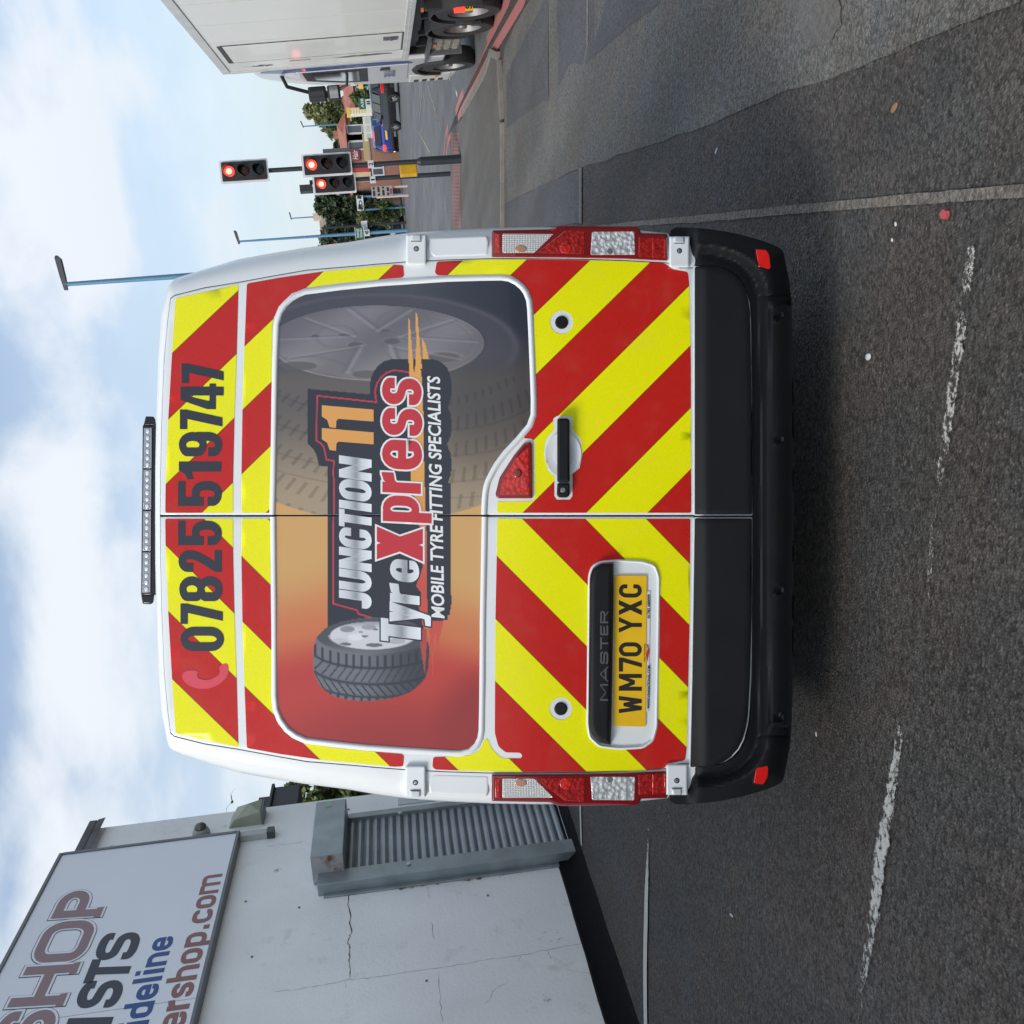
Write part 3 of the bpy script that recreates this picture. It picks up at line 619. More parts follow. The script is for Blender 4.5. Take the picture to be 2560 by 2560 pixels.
    body = inpoly(x, y, F_(crom([(310,1120),(318,1060),(340,1010),(420,940),(560,895),(760,872),(950,885),(1080,930),(1130,1000),(1165,1080),(1165,1180),(1150,1290),(1100,1370),(1000,1440),(850,1480),(700,1492),(540,1480),(430,1440),(350,1370),(310,1270),(304,1180)], 5)))
    t_ = mixc(sc(112,114,124)+np.zeros((n, 3)), sc(58,60,70), soft(tx, 620, 1120))
    rim_o = np.sqrt(((tx-760)/440)**2+((ty-1010)/135)**2)      # sidewall ring
    k = soft(1-rim_o, .0, .05); sw = mixc(sc(76,78,86)+np.zeros((n, 3)), sc(108,110,116), soft(ty, 1040, 1140)*(1-soft(tx, 700, 1100))); t_ = t_*(1-k[:, None])+sw*k[:, None]
    dpt = (ty-1010-135*np.sqrt(np.clip(1-((tx-760)/460)**2, 0, 1)))        # distance below the sidewall along the tread
    tw = (dpt > 12) & (np.abs(tx-760) < 450)
    for d0, w_ in ((105, 9), (225, 10), (320, 8)):
        k = np.exp(-((dpt-d0)/w_)**2)*tw; t_ = mixc(t_, sc(40,42,50), k*.9)
    ph = tx/58.0
    seg = [(12, 100, .0, 0.16), (112, 210, .9, .10), (235, 312, -1.2, .14), (325, 420, .2, .18)]
    for d0, d1, sk, w_ in seg:
        kk_ = (dpt > d0) & (dpt < d1) & (np.abs((ph+sk*(dpt-d0)/80) % 1-.5) < w_); t_ = mixc(t_, sc(44,46,54), kk_*tw*.85)
    rm = np.sqrt(((tx-745)/318)**2+((ty-1006)/103)**2); k = soft(1-rm, .0, .03); al = sc(205,208,216)+np.zeros((n, 3)); al = mixc(al, sc(150,152,165), soft(ty, 960, 900))
    for cx, cy, a, b_, g_ in ((560,960,60,26,130),(500,1050,70,26,190),(620,1020,60,28,225),(545,1072,50,14,90),(720,945,60,22,150),(760,1078,70,16,90),(905,945,60,20,150),(930,1050,70,24,170),(690,1012,28,10,110),(770,962,22,9,110),(660,980,18,8,130)):
        e = np.sqrt(((tx-cx)/a)**2+((ty-cy)/b_)**2); al = mixc(al, sc(g_, g_, g_+8), soft(1-e, 0, .2)*.85)
    t_ = t_*(1-k[:, None])+al*k[:, None]; k = np.exp(-((rm-1.0)/.03)**2)*.7; t_ = mixc(t_, sc(222,224,230), k*(ty > 1006))
    c[body] = t_[body]
    k = inpoly(x, y, F_([(1100,1070),(1100,955),(1150,955),(1150,1070),(1135,1290)])) ; c[k] = so[k]*.0+sc(176,70,68)
    return np.clip(c, 0, 255)
def net(name, poly, off, step, m, parent=van):
    P = np.array(poly); lo_, hi_ = P.min(0)-2, P.max(0)+2; xs = np.arange(lo_[0], hi_[0], step); ys = np.arange(lo_[1], hi_[1], step)
    gx, gy = np.meshgrid(xs, ys, indexing='ij'); big = inset(poly, 1.5 if area(poly) < 0 else 1.5); big = inset(poly, -1.5)
    cx = gx[:-1, :-1]+step/2; cy = gy[:-1, :-1]+step/2; ins = inpoly(cx, cy, big)
    idx = -np.ones(gx.shape, int); use = np.zeros(gx.shape, bool)
    use[:-1, :-1] |= ins; use[1:, :-1] |= ins; use[:-1, 1:] |= ins; use[1:, 1:] |= ins; idx[use] = np.arange(use.sum())
    ii, jj = np.nonzero(ins); F4 = np.stack([idx[ii, jj], idx[ii+1, jj], idx[ii+1, jj+1], idx[ii, jj+1]], 1)
    X, Y = gx[use], gy[use]; V = vmap(X, Y, off); me = bpy.data.meshes.new(name); nv, nf = len(V), len(F4)
    me.vertices.add(nv); me.vertices.foreach_set('co', V.ravel()); me.loops.add(nf*4); me.loops.foreach_set('vertex_index', F4.ravel()); me.polygons.add(nf)
    me.polygons.foreach_set('loop_start', np.arange(nf)*4); me.polygons.foreach_set('use_smooth', np.ones(nf, bool)); me.update(); me.validate()
    ca = me.color_attributes.new('print', 'FLOAT_COLOR', 'POINT'); c = paint(X, Y)/255.0; lin = np.where(c <= .04045, c/12.92, ((c+.055)/1.055)**2.4)
    ca.data.foreach_set('color', np.concatenate([lin, np.ones((nv, 1))], 1).astype(np.float32).ravel())
    me.materials.append(m); o = bpy.data.objects.new(name, me); C.objects.link(o); o.parent = parent; fixn(o); return o
pm = mat('printed_film', (0.5, 0.5, 0.5), 0.22, coat=0.2)
nn = pm.node_tree.nodes; a_n = nn.new('ShaderNodeVertexColor'); a_n.layer_name = 'print'; pm.node_tree.links.new(a_n.outputs[0], nn['Principled BSDF'].inputs['Base Color'])
net('window_film', GR, 0.0016, 2.0, pm)['label'] = 'printed film with ghosted grey wheel'
net('window_film', GL, 0.0016, 2.0, pm)['label'] = 'printed film fading from gold to red with a tyre'
# seam across the film between the doors is left open by the door gap
# ---- lettering
ink = mat('navy_vinyl', (0.022, 0.026, 0.038), 0.35, coat=0.2); inkw = mat('white_vinyl', (0.80, 0.82, 0.84), 0.3)
inkr = mat('red_vinyl', (0.55, 0.035, 0.05), 0.3); inko = mat('orange_vinyl', (0.74, 0.36, 0.10), 0.3); inkpink = mat('phone_red_vinyl', (0.68, 0.07, 0.11), 0.35)
silver = mat('silver_gradient_vinyl', (0.62, 0.65, 0.70), 0.3)
def grad_silver():      # printed light-dark-light fade across the letter height
    n = silver.node_tree.nodes; l = silver.node_tree.links; a = n.new('ShaderNodeVertexColor'); a.layer_name = 'print'; l.new(a.outputs[0], n['Principled BSDF'].inputs['Base Color'])
grad_silver()
def glyph_obj(name, polys, off, m, shade=None):
    V, T = cdt(polys, 18 if shade is None else 5)
    o = mkobj(name, vpts(V, off), T, m, van, True)
    if shade:
        ca = o.data.color_attributes.new('print', 'FLOAT_COLOR', 'POINT'); P = np.array(V); t = (P[:, 0]-shade[0])/(shade[1]-shade[0])
        g = np.interp(t, [0, .3, .52, .7, 1], [225, 205, 150, 215, 240]); c = np.stack([g-6, g, g+8], 1)/255; lin = ((c+.055)/1.055)**2.4
        ca.data.foreach_set('color', np.concatenate([lin, np.ones((len(P), 1))], 1).astype(np.float32).ravel())
    fixn(o); return o
T1 = 0.0024
for ch, y0, y1, xa, xb in (('0',1628,1567,451,560),('7',1560,1509,451,557),('8',1503,1441,448,556),('2',1430,1376,446,554),('5',1363,1302,445,554.5),('5',1265,1203,445,554.5),('1',1198,1154,447,553),('9',1141,1080,447,555),('7',1073,1024,449.6,556),('4',1023,959,451,559),('7',958,909,454,559)):
    H = xb-xa; w = (y0-y1)/H; glyph_obj('phone_digit', gl_px(ch, xa, xb, y0, y1, .205, .165), T1, ink)
hs = crom([(465,1678),(455,1690),(463,1706),(485,1719),(515,1722),(545,1712),(566,1693),(571,1672),(567,1660),(556,1661),(548,1670),(550,1682),(540,1692),(520,1700),(500,1697),(493,1690),(494,1680),(485,1676)], 5)
glyph_obj('phone_icon', [hs], T1, inkpink)
jx0, jx1 = 847.5, 929
yy = 1524.0
for ch, wd in (('J',44),('U',56),('N',58),('C',54),('T',48),('I',26),('O',56),('N',60)):
    glyph_obj('logo_letter', gl_px(ch, jx0, jx1, yy, yy-wd+5, .25, .17, 0, 0.14), T1, silver, (jx0, jx1)); yy -= wd-5.8 if False else wd*0.935
for ya, yb, dx in ((1127,1080,0),(1070,1022,0)):
    p = [[(804.5,yb+0.3*(ya-yb)-12),(934,yb+0.25*(ya-yb)-2),(934,yb+.25*(ya-yb)+27),(846,yb+0.25*(ya-yb)+26),(840,ya-18),(840,ya),(824,ya-3),(818,ya-20),(804.5,ya-28)]]
    p = [[(804.5,ya-57),(934,ya-46),(934,ya-16),(846,ya-23),(841,ya-18),(840,ya),(824,ya-2),(818,ya-20),(804.5,ya-29)]]
    glyph_obj('logo_number', p, T1, inko)
def word(spec, x0f, x1f, sx, sy, sh, m, outl, om, name, off, dsc=False):
    for ch, ya, yb, xa, xb in spec:
        if outl:
            glyph_obj(name+'_outline', gl_px(ch, xa, xb, ya, yb, sx, sy, outl/(xb-xa), sh), off, om)
    for ch, ya, yb, xa, xb in spec:
        if m is silver: glyph_obj(name, gl_px(ch, xa, xb, ya, yb, sx, sy, 0, sh), off+.0007, m, (xa, xb))
        else: glyph_obj(name, gl_px(ch, xa, xb, ya, yb, sx, sy, 0, sh), off+.0007, m)
word([('T',1613,1556,952,1052),('y',1563,1512,974,1051),('r',1513,1466,975,1049),('e',1459,1404,975,1048)], 0, 0, .30, .19, .12, silver, 3.5, ink, 'logo_letter', .0019)
word([('X',1404,1322,942,1057),('p',1307,1242,957,1048),('r',1235,1185,956,1052),('e',1176,1103,955,1055),('s',1091,1024,955,1056),('s',1014,948,955,1054)], 0, 0, .27, .20, .05, inkr, 4.6, inkw, 'logo_letter', .0030)
def ex_line(a0, a1, b0, b1):       # a: baseline-start, a1: baseline-end ; b: cap-start, b1: cap-end (picture points)
    def f(u, v):
        p = (a0[0]+(a1[0]-a0[0])*u, a0[1]+(a1[1]-a0[1])*u); q = (b0[0]+(b1[0]-b0[0])*u, b0[1]+(b1[1]-b0[1])*u); return (p[0]+(q[0]-p[0])*v, p[1]+(q[1]-p[1])*v)
    return f
def vtext(name, s, f, off, m, bold=.03, shear=0, parent=van):
    P, T = text_px(s, 0, 1, 0, 1, bold, shear, f); o = mkobj(name, vpts(P, off), T, m, parent); fixn(o); return o
vtext('tagline', 'MOBILE TYRE FITTING SPECIALISTS', ex_line((1110.5,1546),(1099,940),(1078.5,1546),(1067.5,940)), .0026, inkw, .022, .14)
# ---- round blanking plugs, handle, high brake light
for nm, cx, cy in (('a', 1404, 806), ('b', 1402, 1772)):
    o = plate('blanking_plug', ell(cx, cy, 16.5, 16.5), 0.0, 0.006, black_pl, bev=4)
hp = rnd(hR, 6); sheet('handle_recess', [hR], 0.0009, white, step=8)
# dished recess behind the handle: concave bowl built as a height net
V, T = cdt([ell(1408, 1136, 45, 56, 30)], 6); V_ = np.array(V); rr_ = np.sqrt(((V_[:, 0]-1408)/45)**2+((V_[:, 1]-1136)/56)**2)
o = mkobj('handle_dish', vmap(V_[:, 0], V_[:, 1], 0.0016+0.006*np.clip(rr_, 0, 1)**3-0.002), T, white, van, True); fixn(o)
hb = plate('door_handle', rnd([(1393,1049),(1397,1046),(1419,1046),(1424,1051),(1424,1205),(1393,1205)], 5), 0.004, 0.042, black_pl, bev=6)
lk = plate('lock_housing', rnd([(1393,1208),(1424,1208),(1424,1238),(1418,1244),(1398,1244),(1392,1238)], 5), 0.0, 0.032, black_pl, bev=5); plate('lock_cylinder', ell(1407.5, 1225, 6.5, 6.5, 16), .03, .034, grey_bolt, lk, bev=1)
red_l = cellbump('red_lens', (0.46, 0.010, 0.008), 75, 0.14, dark=(0.24, 0.002, 0.002), na=.5, rough=.2); red_s = mat('red_lens_smooth', (0.20, 0.004, 0.006), 0.10, coat=1.0)
red_b = cellbump('red_lens_bright', (0.72, 0.018, 0.010), 70, 0.16, dark=(0.40, 0.004, 0.0), na=.3, rough=.2); clear_l = cellbump('clear_lens', (0.86, 0.88, 0.90), 60, 0.32, rough=0.12, metal=0.35, dark=(0.50, 0.52, 0.54), na=.6)
fan_l = cellbump('ribbed_clear_lens', (0.72, 0.72, 0.71), 55, 0.45, rough=0.2, metal=0.35, kind='RIB')
tb = rnd([(1325,1104),(1331,1110),(1331.5,1246),(1243,1246),(1238,1236),(1248.5,1194),(1284,1138.5),(1309,1108)], 4)
bl = plate('brake_light', tb, 0.0, 0.012, red_s, bev=5); bl['label'] = 'triangular red light at the top of the door'
plate('lens', rnd([(1322,1118),(1324,1236),(1250,1237),(1256,1198),(1288,1148)], 4), .0115, .0135, red_b, bl, bev=2); plate('bulb', ell(1294, 1183, 11, 11, 20), .013, .016, red_s, bl, bev=4)
# ---- number plate pocket
rc = sheet('plate_pocket', [recL], 0.0014, white, step=14)
bmv = MB()
plate('plate_pocket_rim', [(x, y) for x, y in recL], 0.0, 0.006, white, bev=6, holes=()) if False else None
frame_strip(inset(recL, 7 if area(recL) > 0 else 7), 7, 'pocket_rim', 0.010)
gn = plate('plate_garnish', rnd([(1534,1408),(1502,1410),(1482,1422),(1474,1447),(1471.5,1808),(1479,1838),(1497,1857),(1527,1862),(1529,1800),(1534,1500)], [2,8,8,8,8,8,8,2,0,0]), 0.0, 0.038, black_pl, bev=14, seg=5)
def solid_text(name, s, f, off, th, m, bold, shear=0, parent=van):
    P, T = text_px(s, 0, 1, 0, 1, bold, shear, f); A2 = vpts(P, off); B2 = vpts(P, off+th); n = len(P); ed = {}
    for t in T:
        for i in range(len(t)): e = (t[i-1], t[i]); ed[e] = 1
    fs = [[n+i for i in t] for t in T]+[(a, b_, n+b_, n+a) for a, b_ in ed if (b_, a) not in ed]
    o = mkobj(name, list(map(tuple, A2))+list(map(tuple, B2)), fs, m, parent); bm = bmesh.new(); bm.from_mesh(o.data); bmesh.ops.recalc_face_normals(bm, faces=bm.faces); bm.to_mesh(o.data); bm.free(); return o
chrome_d = mat('dark_chrome', (0.16, 0.165, 0.17), 0.3, 0.5)
for ch, ya, yb in (('M',1752,1710),('A',1706,1665),('S',1660,1629),('T',1624,1593),('E',1588,1564),('R',1558,1527)):
    V, T = cdt(gl_px(ch, 1500.5, 1520.5, ya, yb, .20, .20)); fixn(mkobj('badge_letter', vpts(V, .0392), T, chrome_d, gn))
yel = mat('plate_yellow', (0.86, 0.52, 0.012), 0.3, coat=0.3, var=0.05, vscale=8)
npl = plate('number_plate', rnd([(1536,1438.5),(1617.5,1438.5),(1614.5,1816.5),(1533.5,1815)], 4), .002, .008, yel, bev=1)
plate_k = mat('plate_black', (0.02, 0.018, 0.014), 0.4)
for ch, ya, yb in (('W',1783,1740),('M',1727,1685),('7',1679,1644),('0',1641,1606),('Y',1582,1543),('X',1538,1500),('C',1494,1461)):
    V, T = cdt(gl_px(ch, 1547, 1604.5, ya, yb, .175, .175)); fixn(mkobj('plate_character', vpts(V, .0087), T, plate_k, npl))
holder = plate('plate_holder', rnd([(1600,1478),(1626,1478),(1622,1780),(1598,1780)], 2), .0016, .005, mat('holder_white', (.72,.74,.75), .35), bev=1)
vtext('holder_text', 'WWW.VANNATIONAL.COM', ex_line((1624,1772),(1626,1664),(1617.5,1772),(1618.5,1664)), .0058, plate_k, .03, 0, holder)
vtext('holder_text', '01782 680099', ex_line((1624.6,1546),(1625.4,1486),(1618.4,1546),(1618.8,1486)), .0058, plate_k, .03, 0, holder)
vtext('holder_text', 'VAN NATIONAL', ex_line((1613.4,1654),(1613.8,1608),(1609.6,1654),(1610,1608)), .0087, plate_k, .02, 0, npl)
sheet('holder_emblem', [[(1615.5,1636),(1619,1655),(1621.5,1640),(1624,1628),(1621,1612),(1617,1610),(1619,1622)]], .0059, inkr, holder)
# ---- hinges
for (x0, x1, y0, y1, sgn) in ((1015,1066,586,662,1),(1673,1724,591,669,1),(1013,1064,1992.5,1915,-1),(1665.5,1719,1987.5,1911,-1)):
    ys_ = sorted((y0, y1)); o = plate('hinge', rnd([(x0, ys_[0]), (x1, ys_[0]), (x1, ys_[1]), (x0, ys_[1])], [3,3,7,7] if sgn > 0 else [7,7,3,3]), -0.12, 0.017, white, bev=5)
    cy = y0+sgn*36; cx = (x0+x1)/2; plate('bolt', ell(cx, cy, 7, 7, 16), .016, .0175, dark, o, bev=1); plate('bolt_head', ell(cx, cy, 4.6, 4.6, 8), .0165, .020, grey_bolt, o, bev=1)
    ky = y0+sgn*8; plate('knuckle', rnd([(cx-12, ky-8), (cx+12, ky-8), (cx+12, ky+8), (cx-12, ky+8)], 1.5), .012, .0245, mat('hinge_pin', (0.62, 0.66, 0.68), 0.3, 0.2), o, bev=4)
    plate('knuckle_slot', [(cx-13, ky+(8 if sgn > 0 else -10)), (cx+13, ky+(8 if sgn > 0 else -10)), (cx+13, ky+(10 if sgn > 0 else -8)), (cx-13, ky+(10 if sgn > 0 else -8))], .015, .0178, dark, o, bev=.3)
# ---- tail lights
def tail(mi, label):
    m_ = (lambda p: mir(p)) if mi else (lambda p: p)
    o = plate('tail_light', m_(rnd([(1229,576),(1300,574.5),(1375,573),(1392,566),(1407,564),(1590,566),(1598,570),(1602,582),(1668,584),(1670,652),(1560,647),(1400,644),(1229,643)], [5,0,4,4,4,4,5,4,4,3,0,0,3])), -0.14, 0.012, red_s, bev=7, seg=4, step=30); o['label'] = label
    plate('clear_lens', m_(rnd([(1256,584),(1384,585),(1336,632.5),(1256,633)], 3)), .0115, .0135, fan_l, o, bev=2)
    plate('bulb', m_(ell(1302, 622, 15, 9, 18)), .0135, .0155, mat('amber_bulb', (0.55, 0.30, 0.20), 0.2, 0.3), o, bev=3)
    plate('red_lens', m_(rnd([(1340,633),(1412,577),(1461,575),(1461,636)], 3)), .0115, .0135, red_l, o, bev=2); plate('bulb', m_(ell(1414, 620, 15, 14, 18)), .0132, .0155, red_b, o, bev=4)
    plate('clear_lens', m_(rnd([(1480,579),(1586,578),(1588,637),(1476,637.5)], 4)), .0115, .0145, clear_l, o, bev=2); plate('bulb', m_(ell(1524, 629, 8, 7, 16)), .014, .017, grey_bolt, o, bev=2)
    plate('red_lens', m_(rnd([(1597,592),(1664,596),(1664,646),(1596,642)], 3)), .0115, .0135, red_l, o, bev=2); plate('red_stripe', m_([(1631,593),(1636,593),(1636,644),(1631,644)]), .013, .0145, red_b, o, bev=1); plate('red_stripe', m_([(1660,597),(1664,597),(1664,645),(1660,645)]), .013, .0145, red_b, o, bev=1)
    plate('red_stripe', m_([(1238,585),(1248,585),(1248,632),(1238,632)]), .0115, .0130, red_b, o, bev=1)
tail(False, 'right tail light'); tail(True, 'left tail light')
# pressed side pillar flange beside the doors
for mi in (False, True):
    p = [(1072,594),(1218,588),(1222,600),(1222,634),(1218,640),(1086,644),(1076,636),(1070,620)]; plate('pillar_panel', mir(rnd(p, 5)) if mi else rnd(p, 5), -0.09, 0.002, white, bev=6)
    p = [(1010,602),(900,618),(765,638),(640,664),(600,676),(604,690),(765,664),(900,651),(1008,642)]
# ---- lower cladding
claR = rnd([(1737,1286),(1737,667),(1771,666),(1800,668),(1822,678),(1840,689),(1853,703),(1864,725),(1871,748),(1875,780),(1878,900),(1880,1047),(1880.5,1286)], [3,5]+[0]*9+[0,4])
claL = rnd([(1737,1296),(1880,1296),(1879.5,1534),(1875,1700),(1870,1787),(1866,1815),(1857,1848),(1845,1872),(1827,1892),(1806,1906),(1780,1914),(1726,1918),(1731,1700)], [3,4]+[0]*9+[4,0])
def hf(name, poly, offn, m, step, parent=van, skirt=0.2, smooth=True):
    poly = dens(poly, 20)
    if area(poly) > 0: poly = poly[::-1]
    V, T = cdt([poly], step); P = np.array(V); W_ = vmap(P[:, 0], P[:, 1], offn(P[:, 0], P[:, 1])); vs = [tuple(q) for q in W_]; fs = list(T)
    Q = np.array(poly); o0 = offn(Q[:, 0], Q[:, 1]); A2 = vmap(Q[:, 0], Q[:, 1], o0); B2 = A2.copy(); B2[:, 1] += skirt; B2[:, 0] *= 0.99; n = len(Q); b0 = len(vs); vs += [tuple(q) for q in A2]+[tuple(q) for q in B2]
    fs += [(b0+i, b0+(i+1) % n, b0+n+(i+1) % n, b0+n+i) for i in range(n)]
    o = mkobj(name, vs, fs, m, parent); bm = bmesh.new(); bm.from_mesh(o.data); bmesh.ops.remove_doubles(bm, verts=bm.verts, dist=1e-4); bmesh.ops.recalc_face_normals(bm, faces=bm.faces)
    if sum(f.normal.y*f.calc_area() for f in bm.faces if f.normal.y*f.normal.y > .3) > 0:
        for f in bm.faces: f.normal_flip()
    bm.to_mesh(o.data); bm.free(); autosmooth(o, 35); return o
def edge_d(x, y, poly):
    d = np.full(np.shape(x), 1e9)
    for a, b_ in zip(poly, poly[1:]+poly[:1]):
        a = np.array(a); b_ = np.array(b_); ab = b_-a; L2 = ab@ab
        if L2 < 1e-9: continue
        t = np.clip(((x-a[0])*ab[0]+(y-a[1])*ab[1])/L2, 0, 1); d = np.minimum(d, np.hypot(x-a[0]-t*ab[0], y-a[1]-t*ab[1]))
    return d
for nm, pp in (('a', claR), ('b', claL)):
    hf('door_cladding', pp, lambda x, y, pp=pp: 0.004+0.018*sst(1738, 1765, x)+0.004*sst(0, 7, edge_d(x, y, pp)), black_pl, 9, skirt=0.03)
# white lip of the door skin below the cladding
for pp in (claR, claL):
    big = inset(pp, -3.2 if True else 0); plate('door_bottom_lip', big, -0.03, 0.003, white, bev=1)
# ---- bumper
outB = [(1676,578),(1683,571),(1692,568),(1735,569),(1775,573),(1811,578),(1850,586),(1888,596.5),(1915,605),(1938,614),(1952,622),(1959,632),(1966,665),(1974,707),(1979,760),(1982,850),(1984,1000),(1985,1289.5)]
clb = [(1733,668),(1771,664),(1806,668),(1830,678),(1848,692),(1862,712),(1871,733),(1877,755),(1880,800),(1883,1000),(1884,1289.5)]
gro = [(1700,655),(1736,645),(1748,633),(1770,632),(1795,636),(1822,644),(1847,656),(1866,671),(1880,688),(1888,702),(1894,718),(1897,740),(1901,900),(1905,1031),(1907,1289.5)]
bR = [(1676,668)]+outB+[clb[-1]]+clb[::-1][1:]; 
full = [(1676,668)]+outB[:-1]+mir(outB)[0:]+[(1676,MIR-668)]+mir(clb)[::-1][0:0]
full = [(1676,668)]+outB+mir(outB)[1:]+[(1676,MIR-668)]+[(x, MIR-y) for x, y in clb]+clb[::-1][1:]
groin = [(1600,655)]+gro+[(x, MIR-y) for x, y in gro[::-1][1:]]+[(1600,MIR-655)]
def boff(x, y):
    ym = np.where(y > 1289.5, MIR-y, y); dg = edge_d(x, ym, gro[:]+[(2100,1289.5),(2100,1289.6)][:0]) if False else edge_d(x, ym, [g for g in gro]+[g for g in gro[::-1]])
    ins = inpoly(x, y, groin); de = edge_d(x, y, outB+mir(outB)[1:]+[(x_, y_) for x_, y_ in (mir(outB)[1:]+[])[::-1]]+outB[::-1])
    sd = np.where(ins, -dg, dg); o = 0.010+0.020*sst(-3, 9, sd)+0.034*sst(4, 26, sd)+0.008*sst(5, 28, -sd)
    o = o - 0.075*(1-sst(0, 62, de))**2.0*np.where(ym < 760, 1, .35)
    cen = sst(742, 752, ym); o = o+0.016*cen*sst(1908, 1916, x)*(1-ins)-0.006*np.exp(-((ym-740)/2.2)**2)*(1-ins)
    o = o-0.014*np.exp(-((x-1924)/5.0)**2)*cen*sst(760, 775, ym)
    hm = 1-sst(1718, 1748, x)*1.0; o = o*(1-hm)+(-.03)*hm
    for hx, hy in ((1947,791),(1948,1100),(1948,1477),(1945,1795)):
        r = np.hypot(x-hx, y-hy); o = o+0.004*np.exp(-((r-15)/3.0)**2)-0.010*(r < 9)
    return o
hf('rear_bumper', full, boff, black_pl, 6.5, skirt=0.35)
refl = mat('red_reflector', (0.75, 0.010, 0.006), 0.12, coat=1.0, bump=0.15, bscale=300)
for p in ([(1889.5,623),(1916,625),(1923,636),(1927,668),(1923,673),(1896,668)], [(1890,1918),(1920.5,1914),(1920,1940),(1909,1961),(1884,1958)]):
    e_ = 0.052; plate('reflector_bezel', rnd(inset(p, -4), 5), e_-0.04, e_+.006, black_pl, bev=2); plate('reflector', rnd(p, 5), e_-0.03, e_+.012, refl, bev=2)
# ---- light bar on the roof
lb = empty('light_bar', Matrix.Identity(4), parent=van)
lbo = -0.20
def lpl(name, pts, o0, o1, m, par, bev=2.0, seg=2): return plate(name, pts, lbo+o0, lbo+o1, m, par, bev=bev, seg=seg)
def lq(x0, x1, y0, y1, tilt=True):      # slightly tilted bar, G zoom coordinates
    f = lambda x, y: (300+(x-14*(y-215)/1440)*.2898, 1000+y*.2898); return [f(x0, y0), f(x1, y0), f(x1, y1), f(x0, y1)]
lpl('housing', lq(196, 322, 218, 1682), -0.06, 0.0, black_gl, lb, 3)
lpl('mounting_rail', lq(318, 336, 232, 1665), -0.05, -0.02, mat('brown_rail', (0.06, 0.025, 0.02), 0.4), lb, 1)
lpl('end_cap', rnd([(300+.2898*a, 1000+.2898*b_) for a, b_ in ((222,140),(290,142),(305,165),(312,222),(198,222),(208,200))], 3), -0.05, 0.002, black_gl, lb, 4)
lpl('end_cap', rnd([(300+.2898*a, 1000+.2898*b_) for a, b_ in ((182,1680),(298,1680),(290,1745),(268,1762),(196,1760))], 3), -0.05, 0.002, black_gl, lb, 4)
lens_d = mat('led_module_lens', (0.28, 0.30, 0.34), 0.12, 0.2, coat=1.0, bump=.3, bscale=250); led = mat('led_optic', (0.72, 0.74, 0.76), 0.15, 0.4, coat=1.0)
for k, (a, b_) in enumerate(((240,588),(600,944),(958,1302),(1314,1660))):
    o = lpl('led_module', lq(206, 276, a, b_), 0.0, 0.006, lens_d, lb, 1.5)
    for i in range(6):
        gy = a+(b_-a)*(i+.5)/6; gx = 240-14*(gy-215)/1440; cx, cy = 300+gx*.2898, 1000+gy*.2898
        q_ = lpl('led', ell(cx, cy, 5.0, 5.6, 10), .005, .009, led, o, 2); 
for yy_ in (1064, 1486):
    b = MB(); A2 = [Vector(q) for q in vpts([(386, yy_-2), (392, yy_), (399, yy_)], lbo-.02)]; A2[2].z -= .03; b.path(A2, .004, 6); b.build('bracket', black_gl, lb)
b = MB(); A2 = [Vector(q) for q in vpts([(384, 1062), (391, 1064), (398, 1068), (401, 1074), (396, 1083), (388, 1086)], lbo+.01)]; b.path(A2, .003, 6); b.build('cable', rubber, lb)

def wall_setup():
    global WM, WIv, WO
    WO = hit(1439, 2129); WM = Matrix.Identity(4)
    for i in range(3): WM[i][0] = ROAD[i]; WM[i][1] = -OUT[i]; WM[i][2] = (0,0,1)[i]
    for i in range(3): WM[i][3] = WO[i]
    WIv = WM.inverted()
wall_setup()
def pmap(Minv, x, y, off=0.0, axis=1):
    """picture point -> local point on the plane local[axis] = off"""
    o = Minv @ CAM; d = Minv.to_3x3() @ ray(x, y); t = (off-o[axis])/d[axis]; return o+d*t
def wmap(x, y, off=0.0): return pmap(WIv, x, y, -off)      # off = metres proud of the wall, towards the road
TD = ray(963, 650); TD = Vector((TD.x, TD.y, 0)).normalized(); TO = hit(1262, 18); tl = math.radians(-1.7)
TR_ = Vector((TD.y, -TD.x, 0)); TZ = (Vector((0,0,1))*math.cos(tl)+TR_*math.sin(tl)); TX = TD.cross(TZ).normalized()
TM = Matrix.Identity(4)
for i in range(3): TM[i][0] = TX[i]; TM[i][1] = TD[i]; TM[i][2] = TZ[i]; TM[i][3] = TO[i]
TIv = TM.inverted()
def tmap(x, y, off=0.0): return pmap(TIv, x, y, off, 0)
